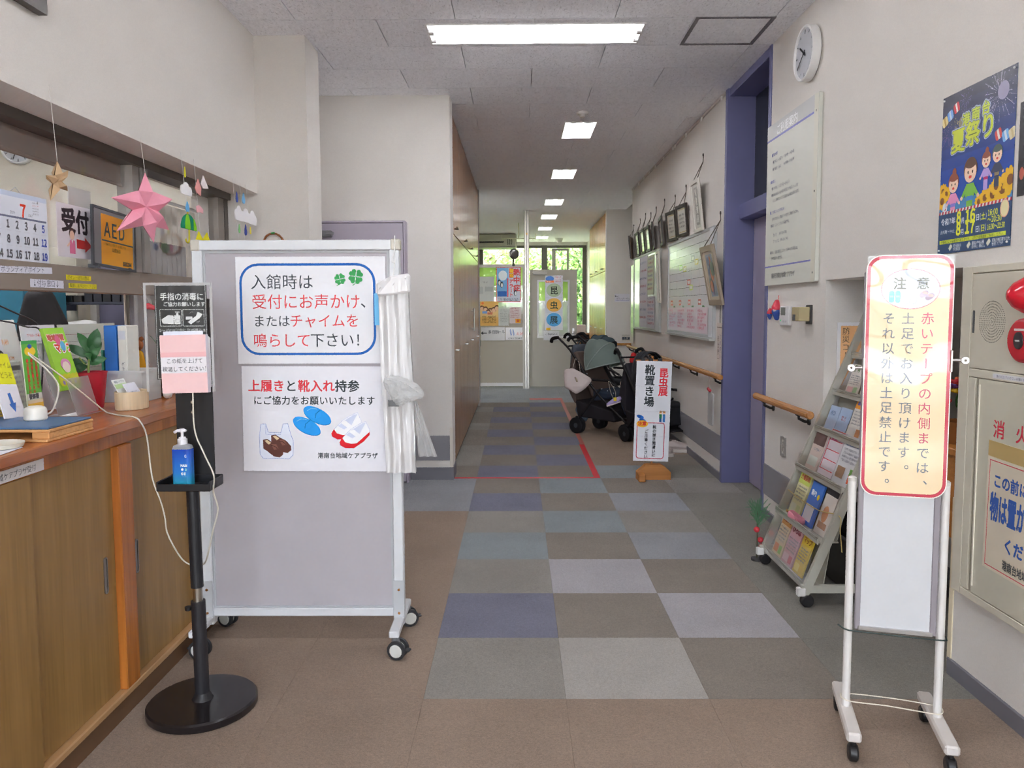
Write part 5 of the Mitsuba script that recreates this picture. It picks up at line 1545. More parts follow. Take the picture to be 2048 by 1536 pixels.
part(t, 'dish', tf(lathe([(0, .03), (.05, .026), (.075, .016), (.088, .0)], 32), frame_matrix((-.06, PY - .02, 2.285), (1, .45, .0), (.15, 0, 1))), ('metal', '#8a8a8a'), 40)
part(t, 'back_shell', tf(lathe([(.09, .002), (.085, -.015), (.04, -.03), (0, -.032)], 32), frame_matrix((-.06, PY - .02, 2.285), (1, .45, .0), (.15, 0, 1))), ('satin', '#3a3a3c'), 40)
part(t, 'clamp', cat(rod([-.075, PY + .01, 2.10], [-.07, PY + .005, 2.20], .012), bx(-.09, -.05, PY - .014, PY + .054, 2.08, 2.125, .003)), ('satin', '#2e2e30'), 40)
t = thing('leaflet_trolley', 'grey leaflet trolley at the foot of the partition behind the cupboards', 'trolley')
part(t, 'frame', cat(rod([-.60, 11.55, .02], [-.60, 11.55, .80], .012), rod([-.60, 11.95, .02], [-.60, 11.95, .80], .012), rod([-.80, 11.55, .02], [-.80, 11.55, .80], .012), rod([-.80, 11.95, .02], [-.80, 11.95, .80], .012)), ('satin', '#8a8a86'), 40)
for z in (.1, .38, .66):
    part(t, 'shelf', bx(-.81, -.585, 11.54, 11.96, z, z + .012, .003), ('satin', '#9a9a94'))
part(t, 'top_tray', cat(bx(-.82, -.575, 11.53, 11.97, .79, .80), bx(-.82, -.575, 11.53, 11.54, .80, .88), bx(-.583, -.575, 11.53, 11.97, .80, .88)), ('satin', '#86867f'))
poster('leaflet_stack', 'pale leaflet stack standing in the grey trolley behind the cupboards', 'leaflet', (-.578, 11.60, .40), FACE_RIGHT, .25, .24, '#c9c9c6', thick=.03)
t = thing('air_conditioner', 'long ceiling air conditioner beyond the partition, over the window', 'air conditioner')
part(t, 'body', bx(-1.25, -.02, 16.9, 17.5, 2.70, 3.0, .03), ('satin', '#aeb09c'))
part(t, 'outlet', bx(-.88, -.30, 16.885, 16.9, 2.80, 2.835, .004), ('satin', '#2e3028'))
part(t, 'side_grille', cat(*[bx(-.22 + .045 * k, -.205 + .045 * k, 16.885, 16.9, 2.76, 2.88) for k in range(3)]), ('satin', '#5d6052'))
t = thing('exit_sign_bracket', 'thin metal sign bracket under the ceiling behind the aluminium post', 'bracket')
part(t, 'rail', bx(-.31, .36, 14.88, 14.90, 2.70, 2.715), ('satin', '#b8bda0'))
for x in (-.31, .345):
    part(t, 'hanger', bx(x, x + .015, 14.88, 14.90, 2.70, 2.80), ('satin', '#b8bda0'))
part(t, 'stem', rod([.02, 14.89, 2.715], [.02, 14.89, CE], .008), ('satin', '#b8bda0'))
t = thing('dome_camera', 'small white dome on the ceiling near the far window', 'camera')
part(t, 'base', lathe([(0, 0), (.09, 0), (.085, -.05), (0, -.05)], 24, (.98, 18.2, CE)), ('satin', '#d6d3cc'), 40)
part(t, 'dome', lathe([(.07, -.05), (.055, -.10), (.02, -.12), (0, -.122)], 24, (.98, 18.2, CE)), ('gloss', '#b9b2ac'), 40)
t = thing('shoe_shelf', 'brown wooden shelf with boxes under the far window, right of the open door', 'shelf')
part(t, 'top', bx(1.02, 1.72, 17.0, 17.45, .78, .81, .004), ('satin', '#8a5a3a'))
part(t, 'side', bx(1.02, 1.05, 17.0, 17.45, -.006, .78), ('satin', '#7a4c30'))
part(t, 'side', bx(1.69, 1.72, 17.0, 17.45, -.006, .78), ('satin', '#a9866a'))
part(t, 'shelf_board', bx(1.05, 1.69, 17.0, 17.45, .36, .385), ('satin', '#7a4c30'))
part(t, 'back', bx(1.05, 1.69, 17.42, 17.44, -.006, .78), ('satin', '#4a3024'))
solo('cardboard_box', bx(1.08, 1.40, 17.02, 17.35, .386, .62, .004), ('matte', '#9a7858'), 'brown cardboard box in the wooden shelf under the far window', 'box')
solo('paper_stack', bx(1.09, 1.38, 17.04, 17.33, .621, .66, .003), ('matte', '#c4c8d8'), 'stack of pale blue-white papers on the cardboard box in the shelf', 'paper')
solo('tissue_box', bx(1.24, 1.52, 17.1, 17.35, .811, 1.0, .01), ('matte', '#d9c9c6'), 'pale pink box on the wooden shelf under the far window', 'box')
solo('dark_bottle', lathe([(0, 0), (.03, 0), (.03, .16), (.012, .20), (.012, .24), (0, .24)], 18, (1.14, 17.15, .811)), ('gloss', '#26282a'), 'small dark bottle on the wooden shelf by the far window', 'bottle', smooth=40)

# cupboards beyond the cheek wall, golden light painted into the wood colour
for n, (y0, y1) in enumerate(((13.11, 14.1), (14.1, 15.1), (15.1, 16.09))):
    t = thing('far_cupboard', ('tall wooden cupboard, golden light painted in, hard behind the white wall end in the far corridor', 'middle wooden cupboard, golden light painted in, in the far corridor', 'wooden cupboard, golden light painted in, nearest the far window')[n], 'cupboard')
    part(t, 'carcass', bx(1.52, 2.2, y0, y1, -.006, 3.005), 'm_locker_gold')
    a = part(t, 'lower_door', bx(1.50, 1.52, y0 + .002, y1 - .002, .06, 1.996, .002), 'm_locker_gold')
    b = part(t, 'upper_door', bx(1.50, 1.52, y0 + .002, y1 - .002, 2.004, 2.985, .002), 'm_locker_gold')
    for q, z, c in ((a, 1.003, '#d8d2c0'), (b, 2.055, '#4a3a2c')):
        part(q, 'handle', cat(rod([1.50, y0 + .5, z], [1.472, y0 + .5, z], .008), rod([1.472, y0 + .5, z], [1.472, y0 + .6, z], .008)), ('metal', c), 40)

# cheek wall: direction sign, small print, handrail
poster('direction_sign', 'white direction sign with a left arrow on the narrow wall by the far cupboards', 'sign', (1.63, 12.948, 1.47), FC, .26, .135, '#d6d4dc', lambda s: (s.text('←', .0, .075, .06, '#2c2c34', bold=1, px=32), s.text('ボランティアルーム', .03, .045, .032, '#5a5a6a', px=24), s.rect(.02, .025, .25, .031, '#6a6a9a')), dz=.0006)
poster('wall_characters', 'small dark characters on the narrow wall under the direction sign', 'sign', (1.76, 12.948, .82), FC, .13, .10, '#bdb9b2', lambda s: s.text('授乳室', .0, .02, .045, '#3a4250', bold=2, px=32), dz=.0006)


def handrail(label, pts, brackets, r=.021, side=(1, 0, 0), wall=.06):
    t = thing('handrail', label, 'handrail')
    p = np.asarray(pts, float)
    d = (p[-1] - p[0]) / np.linalg.norm(p[-1] - p[0])
    a = np.linspace(0, 2 * PI, 41)[:-1]
    rr = r * (1 - .05 * (np.cos(a * 14) > .55))
    s = np.cross(d, [0, 0, 1.0])
    g = Polygon(np.c_[rr * np.cos(a), rr * np.sin(a)])
    M = np.eye(4)
    M[:3, 0], M[:3, 1], M[:3, 2], M[:3, 3] = s, (0, 0, 1), np.cross(s, (0, 0, 1)), p[0]
    L = np.linalg.norm(p[-1] - p[0])
    if np.dot(M[:3, 2], d) < 0:
        M[:3, 0] *= -1
        M[:3, 2] *= -1
    part(t, 'rail', extrude(g, L, M), 'm_rail_wood')
    part(t, 'end_cap', tf(mv(lathe([(r * .98, 0), (r * 1.04, -.004), (r * 1.04, -.012), (r * .8, -.019), (0, -.021)], 28), 0, 0, 0), M), 'm_rail_wood', 40)
    part(t, 'end_cap', tf(lathe([(r * .98, L), (r * 1.04, L + .004), (r * 1.04, L + .012), (r * .8, L + .019), (0, L + .021)], 28), M), 'm_rail_wood', 40)
    side = np.array(side, float)
    for q in brackets:
        c = p[0] + d * q
        b = c + (0, 0, -r - .006)
        part(t, 'bracket', cat(tube([c + (0, 0, -r), b + (0, 0, -.012), b + side * wall * .6 + (0, 0, -.03), b + side * (wall - .001) + (0, 0, -.03)], .008, 8), rot(mv(bx(-.025, .025, -.012, .012, -.006, .0, .002), 0, 0, 0), math.degrees(math.atan2(d[1], d[0])), (0, 0, 1)).apply_translation(c + (0, 0, -r + .003)),
                               tf(lathe([(0, 0), (.02, 0), (.018, .008), (0, .010)], 18), frame_matrix(b + side * (wall - .0005) + (0, 0, -.03), np.cross((0, 0, 1), -side), (0, 0, 1)))), ('satin', '#1e1d1c'), 40)
    return t


handrail('long ribbed wooden handrail along the corridor wall under the white boards', [[1.54, 5.83, .835], [1.54, 10.72, .835]], (.13, .98, 1.75, 3.1, 4.0, 4.75))
handrail('short wooden handrail on the narrow wall by the far cupboards', [[1.47, 12.885, .76], [2.2, 12.885, .76]], (.12, .42), side=(0, 1, 0), wall=.065)
handrail('short ribbed wooden handrail on the near right wall beside the lavender door', [[1.545, 4.045, .793], [1.545, 4.945, .793]], (.15, .74))

# ================================================================ pictures and white boards on the corridor wall
CW = 1.60


def picture(label, yc, z0, w, h, x_top, x_bot, frame, mat_c, art, tilt=0.0, wire=.13, group=None, mount=.03, sheet_mat='gloss', cat_='picture'):
    """A framed picture hung on the corridor wall, leaning out at the top."""
    t = thing('framed_picture', label, cat_, group)
    u = np.array([-math.sin(tilt), -math.cos(tilt), 0])
    o = np.array([x_bot, yc, z0]) - u * w / 2
    v = np.array([x_top - x_bot, 0, h])
    M = frame_matrix(o, u, v)
    part(t, 'frame', extrude(rect2(0, 0, w, h).difference(rect2(mount, mount, w - mount, h - mount)), .018, M, -.009), ('satin', frame))
    part(t, 'back', extrude(rect2(.002, .002, w - .002, h - .002), .004, M, -.013), ('matte', '#6a5d50'))
    part(t, 'sheet', extrude(rect2(mount, mount, w - mount, h - mount), .003, M, -.006), (sheet_mat, mat_c))
    s = Sheet(w, h)
    art(s)
    m, c = s.mesh(M @ trimesh.transformations.translation_matrix([0, 0, -.003]), .0005)
    part(t, 'artwork', m, (sheet_mat, '#ffffff'), color=c)
    top = o + M[:3, 1] * h
    a, b = top + u * w * .25 + (.008, 0, 0), top + u * w * .75 + (.008, 0, 0)
    mid = (top + u * w / 2) * np.array([0, 1, 1]) + (CW - .004, 0, wire)
    part(t, 'cord', cat(rod(a, mid, .0035, 5), rod(b, mid, .0035, 5), rod(mid, mid + (0, 0, .05), .003, 5)), ('matte', '#4a4038'))
    part(t, 'hook', blob([mid + (0, 0, .05), mid + (0, 0, .06)], .008, 1), ('satin', '#3a3430'))
    return t


def certificate(seed):
    def f(s):
        w, h = s.w, s.h
        s.ring(rect2(w * .16, h * .14, w * .84, h * .86), .006, '#b09a5a')
        for k in range(4):
            s.scribble(w * .25, w * .75, h * (.66 - .12 * k), h * .07, '#6a6a66', seed * 9 + k, 16)
    return f


FR = ((10.62, .40, .25, 'farthest small dark framed certificate on the corridor wall'), (10.08, .30, .0, 'second small dark framed certificate from the far end'), (9.66, .30, .0, 'third small dark framed certificate from the far end'),
      (9.28, .32, .0, 'fourth small dark framed certificate from the far end'), (8.92, .34, .15, 'fifth small dark framed certificate from the far end, brightly reflecting'), (8.42, .44, .12, 'largest dark framed certificate in the corridor row, brightly reflecting'),
      (7.86, .32, -.1, 'dark framed certificate, second from the near end of the row'), (7.36, .32, -.1, 'dark framed certificate at the near end of the row'))
for n, (y, w, tl, lb) in enumerate(FR):
    picture(lb, y, 2.04, w, .30, 1.545, 1.575, '#2c2623', '#c4c2bc', certificate(n), tl, .10 + .02 * (n % 3), 'dark framed certificates on the corridor wall')
picture('tall white-framed calligraphy beside the row of dark certificates', 6.70, 2.02, .30, .44, 1.52, 1.57, '#cfcbc4', '#b9b6b0', lambda s: (s.rect(s.w * .3, .06, s.w * .7, s.h - .06, '#8f8c88'), s.vtext('和敬清寂', s.w * .5, s.h * .84, .07, '#d8d6d2', bold=1, px=48)), .0, .16)


def parade(s):
    w, h = s.w, s.h
    s.rect(.03, .03, w - .03, h - .03, '#b0a48c')
    s.rect(.10, .07, w - .10, h - .07, '#7c8890')
    r = random.Random(5)
    for k in range(9):
        s.add(ell(r.uniform(.13, w - .13), r.uniform(.10, h - .10), r.uniform(.02, .05), r.uniform(.03, .06)), r.choice(['#5a6c88', '#a86a4a', '#4c6a5c', '#8a7a94', '#c09058', '#3f5570']))


picture('large picture in pale wooden frame leaning forward over the white board', 6.10, 1.385, .40, .475, 1.485, 1.575, '#9c8d7c', '#a89c88', parade, 0, .20, mount=.045)
t = thing('scroll_note', 'narrow vertical paper scroll hung near the lavender door post', 'scroll')
poster('sheet', None, None, (1.594, 6.14, .845), FACE_LEFT, .15, .40, '#cdc4bc', lambda s: (s.rect(0, .36, s.w, .368, '#8a7e74'), s.vtext('安全第一', .04, .30, .05, '#7a6a68', px=32), s.vtext('火の用心', .10, .32, .05, '#8a7a90', px=32)), parent=t)
part(t, 'cord', rod([1.594, 6.06, 1.245], [1.597, 6.065, 1.40], .004, 6), ('matte', '#8a8580'))
t = thing('hanging_pouch', 'clear pouch with red charm hung from the near end of the corridor handrail', 'pouch')
part(t, 'pouch', extrude(rrect(0, 0, .15, .26, .02), .012, frame_matrix((1.545, 6.16, .43), FACE_LEFT)), 'm_frost')
part(t, 'label', extrude(rect2(.03, .06, .12, .20), .001, frame_matrix((1.540, 6.16, .43), FACE_LEFT)), ('satin', '#a8a4a0'))
part(t, 'string', tube(spline([[1.53, 6.085, .69], [1.525, 6.10, .76], [1.53, 6.09, .85], [1.552, 6.09, .857]], 5), .002, 5), ('matte', '#b8a8a4'))
part(t, 'charm', blob([(1.53, 6.085, .705), (1.53, 6.14, .715)], .012, 2), ('satin', '#b83a44'), True)

t = thing('wall_whiteboard', 'white board with a ruled grid and pink notes on the corridor wall, nearest the picture', 'whiteboard')
o_ = (1.580, 8.08, 1.125)
part(t, 'board', extrude(rect2(0, 0, 1.86, .885), .018, frame_matrix(o_, FACE_LEFT), -.018), ('gloss', '#cfd0d2'))
part(t, 'frame', extrude(rect2(-.012, -.012, 1.872, .897).difference(rect2(.012, .012, 1.848, .873)), .026, frame_matrix(o_, FACE_LEFT), -.019), ('satin', '#a9acae'))
part(t, 'edge_profile', extrude(rect2(1.74, 0, 1.86, .885), .008, frame_matrix(o_, FACE_LEFT)), ('satin', '#cfd2d8'))
part(t, 'pen_tray', extrude(rect2(0, -.03, 1.86, -.012), .05, frame_matrix(o_, FACE_LEFT), -.02), ('satin', '#a9aca8'))
s_ = Sheet(1.86, .885)
for k in range(7):
    s_.rect(.06, .80 - .075 * k, 1.70, .804 - .075 * k, '#4a4e52')
for k in range(6):
    s_.rect(.10 + .32 * k, .35, .103 + .32 * k, .80, '#7a7e80')
for k, (x, z, c) in enumerate(((.55, .60, '#9ccf5a'), (.72, .58, '#b9b03a'), (1.05, .66, '#8a8f94'), (1.2, .62, '#c8b43a'), (.9, .45, '#c86a5a'), (1.0, .40, '#c8da6a'))):
    s_.rect(x, z, x + .13, z + .05, c)
    s_.rect(x + .02, z + .01, x + .11, z + .04, '#dfe0dc')
for k in range(4):
    s_.rect(.15 + .40 * k, .265, .25 + .40 * k, .315, '#c86a66')
    s_.rect(.16 + .40 * k, .28, .24 + .40 * k, .30, '#e6dcdc')
    s_.rect(.30 + .40 * k, .245, .38 + .40 * k, .26, '#4f7f60')
s_.rect(.04, .02, 1.70, .245, '#dfd0da')
for k in range(4):
    for q in range(6):
        s_.scribble(.08 + .42 * k, .08 + .42 * k + (.20, .32, .26)[(k + q) % 3], .205 - .03 * q, .026, '#cf7a98', k * 7 + q, 16)
printed(t, s_, o_, FACE_LEFT, mat='gloss', dz=.0005)
t = thing('wall_whiteboard', 'farther white board covered with hanging sheets of paper on the corridor wall', 'whiteboard')
o_ = (1.580, 10.45, 1.105)
part(t, 'board', extrude(rect2(0, 0, 1.87, .915), .018, frame_matrix(o_, FACE_LEFT), -.018), ('gloss', '#c6c7c8'))
part(t, 'frame', extrude(rect2(-.012, -.012, 1.882, .927).difference(rect2(.012, .012, 1.858, .903)), .026, frame_matrix(o_, FACE_LEFT), -.019), ('satin', '#a4a7a4'))
part(t, 'edge_profile', extrude(rect2(1.70, 0, 1.87, .915), .008, frame_matrix(o_, FACE_LEFT)), ('satin', '#c6c9cc'))
for n, (x, w, z, h, c, lb) in enumerate(((.50, .58, .02, .88, '#c8c6cc', 'broad white paper chart on the farther white board'), (1.10, .42, .42, .46, '#c9d0b4', 'curled pale paper hanging at the top right of the farther white board'), (1.10, .50, .02, .38, '#c6c4c8', 'lower white chart with red dots on the farther white board'))):
    poster('paper_chart', lb, 'chart', (1.573, 10.45 - x, 1.105 + z), FACE_LEFT, w, h, c, lambda s: [s.scribble(.04, s.w - .04, s.h * (.9 - .11 * k), .03, ('#8a90a4', '#b07a80')[k % 2], k, 16) for k in range(8)], thick=.002, dz=.0005)
poster('paper_roll', 'long translucent paper sheets hanging at the far end of the white boards', 'paper', (1.574, 10.70, .90), FACE_LEFT, .24, 1.05, '#c8c6ba', lambda s: [s.rect(.04, .12 + .14 * k, .20, .20 + .14 * k, '#b3b4a8') for k in range(6)], mat='gloss', thick=.003, dz=.0005)
t = thing('slim_frame', 'slim white-framed strip hanging between the two white boards', 'picture')
part(t, 'frame', extrude(rect2(0, 0, .17, .56).difference(rect2(.025, .025, .145, .535)), .015, frame_matrix((1.558, 8.50, 1.42), FACE_LEFT, (-.05, 0, 1))), ('satin', '#c9c4bc'))
part(t, 'sheet', extrude(rect2(.02, .02, .15, .54), .004, frame_matrix((1.560, 8.50, 1.42), FACE_LEFT, (-.05, 0, 1))), ('gloss', '#9aa094'))
part(t, 'cord', rod([1.535, 8.415, 1.975], [1.594, 8.415, 2.06], .003, 5), ('matte', '#6a625a'))
t = thing('picture_rail', 'thin white picture rail with small hooks under the corridor ceiling, right side', 'rail')
part(t, 'rail', bx(1.582, 1.599, 5.98, 10.75, 2.985, 3.004), ('satin', '#c6c2be'))
for y in (6.05, 6.7, 7.3, 7.8, 7.9, 8.4, 8.9, 9.3, 9.7, 10.1, 10.6):
    part(t, 'hook', bx(1.570, 1.582, y - .008, y + .008, 2.955, 2.99, .002), ('satin', '#e0dedc'))

# ================================================================ outside the far window
r_ = np.random.default_rng(11)


def foliage_tree(label, x, y, z, R, n, cols, seed, trunk=True, size=.12):
    t = thing('garden_tree', label, 'tree', None)
    r = np.random.default_rng(seed)
    c = r.normal(size=(n, 3))
    c /= np.linalg.norm(c, axis=1, keepdims=True)
    c *= (r.uniform(.25, 1, n) ** .5)[:, None] * np.array(R)
    clump = r.normal(size=(60, 3)) * np.array(R) * .5
    c = np.where((r.uniform(size=n) < .6)[:, None], clump[r.integers(0, 60, n)] + r.normal(size=(n, 3)) * .35, c) + np.array([x, y, z])
    q = r.normal(size=(n, 3))
    q /= np.linalg.norm(q, axis=1, keepdims=True)
    s = np.cross(q, r.normal(size=(n, 3)))
    s /= np.linalg.norm(s, axis=1, keepdims=True)
    L = size * r.uniform(.6, 1.3, n)[:, None]
    v = np.stack([c - q * L, c + s * L * .45, c + q * L, c - s * L * .45], 1).reshape(-1, 3)
    k = np.arange(n) * 4
    f = np.concatenate([np.stack([k, k + 1, k + 2], 1), np.stack([k, k + 2, k + 3], 1)])
    pal = np.array([col(h) for h in cols])
    cc = np.repeat(pal[r.integers(0, len(pal), n)], 4, 0)
    part(t, 'foliage', trimesh.Trimesh(v, f, process=False), ('leaf', '#ffffff'), color=cc, kind='stuff')
    if trunk:
        part(t, 'trunk', tube([[x, y, -.9], [x + .1, y, z * .6], [x, y, z + R[2] * .5]], [.13, .09, .04], 8), ('matte', '#5a4a3a'), True)
        for k in range(5):
            a = r.uniform(0, 2 * PI)
            part(t, 'branch', tube([[x, y, z * .5 + .3 * k], [x + R[0] * .6 * math.cos(a), y + R[1] * .6 * math.sin(a), z + R[2] * .3 * k / 3]], [.05, .015], 6), ('matte', '#5a4a3a'), True)
    return t


GR = ['#a2c078', '#8fb066', '#b4cc90', '#7a9c58', '#c0d4a4', '#6a9054']
GD = ['#4f6f42', '#5c7d4c', '#3f5a36', '#6a8a58', '#82a46c']
foliage_tree('bright green tree in the garden, left in the far window', -1.3, 24.0, 2.7, (1.6, 1.2, 1.3), 2300, GR, 1)
foliage_tree('bright green tree in the garden, beside the aluminium post in the far window', .9, 25.0, 2.9, (1.5, 1.2, 1.3), 2000, GR, 2)
foliage_tree('dark green tree in the garden, right in the far window', 2.3, 23.2, 2.4, (1.1, 1.2, 1.6), 2600, GD + GR[:2], 3)
foliage_tree('low hedge in the garden under the far window trees', .2, 23.0, .7, (2.8, .6, .8), 3000, GD, 4, trunk=False, size=.10)
struct('ground_garden', bx(-20, 20, 20.4, 60, -.4, -.3), ('matte', '#8a9a6a'))
struct('ground_garden_bank', bx(-20, 20, 30, 31, -.4, 1.6), ('matte', '#7a9a5a'))

# ================================================================ right wall of the entrance hall
wall_clock('round white clock with deep rim high on the right wall above the information board', frame_matrix((RW - .0005, 4.29, 2.74), FACE_LEFT), .145, (306, 235), .052)


def guide(s):
    w, h = s.w, s.h
    s.rect(0, 0, w, h, '#cfd0c8')
    s.rect(0, h * .91, w - .055, h, '#c3c4c4')
    s.rect(w - .055, 0, w, h, '#d2d0c4')
    s.text('ご利用案内', w * .20, h * .925, .062, '#f2f3f6', bold=1, px=64, sx=1.15)
    s.rect(0, h * .900, w - .06, h * .912, '#7c7db8')
    s.rect(0, h * .112, w - .06, h * .121, '#7c7db8')
    c = '#6f7079'
    for x, q, sz, tx in ((.09, .80, .021, '■開館時間'), (.11, .755, .0215, '●月曜日～土曜日　午前9時～午後9時'), (.11, .71, .0215, '●日曜日・祝日　　午前9時～午後5時'), (.08, .635, .021, '■休館日'), (.10, .592, .021, '●年末年始（12月29日～1月3日）'),
                        (.10, .552, .021, '●施設点検日　毎月第4月曜日を休館日とします'), (.12, .516, .021, 'ただし事業などにより変更する場合があります。'), (.08, .445, .021, '■ご利用についての申込み'), (.12, .402, .021, '初めての方は、直接プラザまでご来館ください。'), (.10, .362, .021, '●電話・ファックスでも結構です。'),
                        (.15, .302, .021, '電　話　　045-834-3141'), (.15, .262, .021, 'ファックス　045-834-3145'), (.10, .195, .021, '●なお、施設の貸出しスペースを利用する場合は、'), (.12, .158, .021, '団体登録が必要です。')):
        s.text(tx, x, h * q, sz, '#5a5c9a' if tx[0] == '■' else c, px=32, bold=0)
    s.text('横浜市港南台地域ケアプラザ', .13, h * .045, .034, '#7a7b7c', bold=1, px=48, sx=.9)


t = thing('information_board', 'large pale information board with lavender stripes on the right wall', 'information board')
part(t, 'board', bx(RW - .026, RW - .001, 4.112, 4.932, 1.502, 2.49, .004), ('satin', '#c9cac2'))
s_ = Sheet(.82, .988)
guide(s_)
printed(t, s_, (RW - .0262, 4.932, 1.502), FACE_LEFT, mat='satin')
for y, z in ((4.14, 2.40), (4.14, 1.55), (4.14, 1.98)):
    part(t, 'screw', rod([RW - .028, y, z], [RW - .025, y, z], .006), ('metal', '#8a8a86'), 40)


def festival(s):
    w, h = s.w, s.h
    for k in range(10):
        f = k / 9
        a, b = np.array([34, 33, 58]), np.array([31, 70, 158])
        c = (a + (b - a) * min(1, f * 1.2)).astype(int)
        s.rect(0, h * (1 - (k + 1) * .0665), w, h * (1 - k * .0665), '#%02x%02x%02x' % tuple(c))
    s.rect(0, h * .265, w, h * .345, '#2a52a4')
    r = random.Random(3)
    for cx, cy, R_, n, c in ((.80, .88, .20, 110, '#b9b4c8'), (.35, .93, .10, 40, '#6f5f9a'), (.10, .76, .11, 40, '#7a5a90'), (.22, .80, .07, 30, '#b8ac78'), (.62, .80, .13, 50, '#6a5a96')):
        dots = []
        for k in range(n):
            a, q = r.uniform(0, 2 * PI), R_ * w * 1.2 * r.uniform(.15, 1)
            dots.append(ell(cx * w + q * math.cos(a), cy * h + q * math.sin(a), .0016 * r.uniform(.6, 1.4)))
            if k % 3 == 0:
                dots.append(LineString([(cx * w + .5 * q * math.cos(a), cy * h + .5 * q * math.sin(a)), (cx * w + q * math.cos(a), cy * h + q * math.sin(a))]).buffer(.0006))
        s.add(unary_union(dots), c)
    s.add(ell(.84 * w, .885 * h, .030), '#8f8aa6')
    s.add(ell(.30 * w, .80 * h, .022), '#8a8468')
    for x, y, c1, c2 in ((.04, .845, '#e0cf94', '#b89a4a'), (.12, .872, '#6fa0dc', '#c8d8ea'), (.21, .905, '#c83a44', '#e6dcd8'), (.80, .645, '#c84a44', '#e6dcd8'), (.89, .625, '#7ab0de', '#d0dcea'), (.97, .625, '#d8cfae', '#c8b88a')):
        s.add(affinity.rotate(rrect(x * w - .018, y * h - .018, x * w + .018, y * h + .018, .008), 20), c1)
        s.add(affinity.rotate(rect2(x * w - .005, y * h - .018, x * w + .005, y * h + .018), 20), c2)
    O = ((.0050, '#b9c4d8'), (.0018, '#4a5a3a'))
    for k, ch in enumerate('港南台'):
        s.text(ch, w * (.30 + .135 * k), h * (.775 + .012 * k), .048, '#c3cf3a', bold=2, px=64, outline=O)
    for k, ch in enumerate('夏祭り'):
        s.text(ch, w * (.15 + .205 * k), h * (.640 + .012 * k), .088, '#c9d23a', bold=2, px=80, outline=O)
    s.rect(0, h * .265, w, h * .33, '#4a86b8')
    # sunflowers
    for x, y, q in ((.05, .40, .022), (.10, .38, .020), (.04, .34, .024), (.58, .285, .018), (.66, .30, .022), (.76, .31, .028), (.88, .33, .034), (.97, .37, .032), (.80, .35, .022)):
        s.add(unary_union([ell(w * x + q * math.cos(a), h * y + q * math.sin(a), q * .42, q * .3, math.degrees(a)) for a in np.arange(12) * PI / 6] + [ell(w * x, h * y, q)]), '#e6b52a')
        s.add(ell(w * x, h * y, q * .55), '#7a4a26')

    def person(x, y, q, hair, cloth, belt, pony=False, robe=.30):
        s.add(Polygon([(x - q * .5, y - q * 1.0), (x + q * .5, y - q * 1.0), (x + q * .62, y - q * 2.0), (x + q * .42, y - q * 2.1), (x + q * .42, y - q * 3.6), (x - q * .42, y - q * 3.6), (x - q * .42, y - q * 2.1), (x - q * .62, y - q * 2.0)]), cloth)
        s.rect(x - q * .42, y - q * 2.35, x + q * .42, y - q * 2.0, belt)
        s.add(Polygon([(x - q * .5, y - q * 1.05), (x - q * 1.15, y - q * 1.9), (x - q * .95, y - q * 2.15), (x - q * .3, y - q * 1.5)]), cloth)
        s.add(Polygon([(x + q * .5, y - q * 1.05), (x + q * 1.15, y - q * 1.9), (x + q * .95, y - q * 2.15), (x + q * .3, y - q * 1.5)]), cloth)
        s.add(ell(x - q * 1.12, y - q * 2.08, q * .17), '#f0cdb4')
        s.add(ell(x + q * 1.12, y - q * 2.08, q * .17), '#f0cdb4')
        s.add(ell(x, y + q * .12, q * .92, q * .95), hair)
        if pony:
            s.add(ell(x + q * .1, y + q * 1.15, q * .35, q * .4), hair)
        s.add(ell(x, y - q * .12, q * .82, q * .82), '#f2d0b8')
        s.add(ell(x, y + q * .55, q * .75, q * .36), hair)
        s.add(unary_union([ell(x - q * .3, y - q * .1, q * .09, q * .13), ell(x + q * .3, y - q * .1, q * .09, q * .13)]), '#3a2c28')
        s.add(ell(x, y - q * .5, q * .2, q * .13), '#d0403a')
    person(w * .80, h * .535, .030, '#4a5a52', '#343a52', '#8a7a5a')
    person(w * .66, h * .52, .028, '#8a4a34', '#b9a0dc', '#b83a7a', True)
    person(w * .45, h * .485, .044, '#5a3c2c', '#7cb84a', '#4a86c8')
    person(w * .21, h * .435, .036, '#8a4a34', '#e79ac4', '#8a7ac8', True)
    s.add(ell(w * .09, h * .29, .016, .020), '#dfe8ee')
    s.text('♪', w * .07, h * .28, .03, '#c83a5a', px=32)
    s.rect(0, h * .252, w, h * .27, '#e4dcdc')
    s.add(unary_union([affinity.skew(rect2(k * .020, h * .252, k * .020 + .010, h * .27), 20, 0, origin=(k * .02, h * .252)) for k in range(-1, 23)]), '#b02a44')
    s.rect(0, 0, w, h * .252, '#2b4468')
    Y, W = '#e0e03a', '#dde2ea'
    s.text('令和7年', .016, h * .185, .027, W, bold=1, px=48)
    for y, d, wd in ((.178, '16', '土'), (.108, '17', '日')):
        s.text('8', .118, h * y, .055, Y, bold=3, px=64)
        s.text('月', .148, h * y, .022, W, bold=1, px=48)
        s.text(d, .172, h * y, .055, Y, bold=3, px=64)
        s.text('日', .236, h * y, .024, W, bold=1, px=48)
        s.text('(', .259, h * y, .027, W, px=48)
        s.text(wd, .267, h * y, .026, Y, bold=1, px=48)
        s.text(')', .292, h * y, .027, W, px=48)
    s.text('16:00', .305, h * .190, .026, Y, bold=1, px=48, sx=.85)
    s.text('～20:30', .305, h * .150, .026, Y, bold=1, px=48, sx=.85)
    s.text('16:00～20:30', .305, h * .108, .024, Y, bold=1, px=48, sx=.66)
    s.text('雨天時・中止', .016, h * .128, .0155, W, px=32)
    s.rect(.012, h * .062, w - .022, h * .086, '#c9d23a')
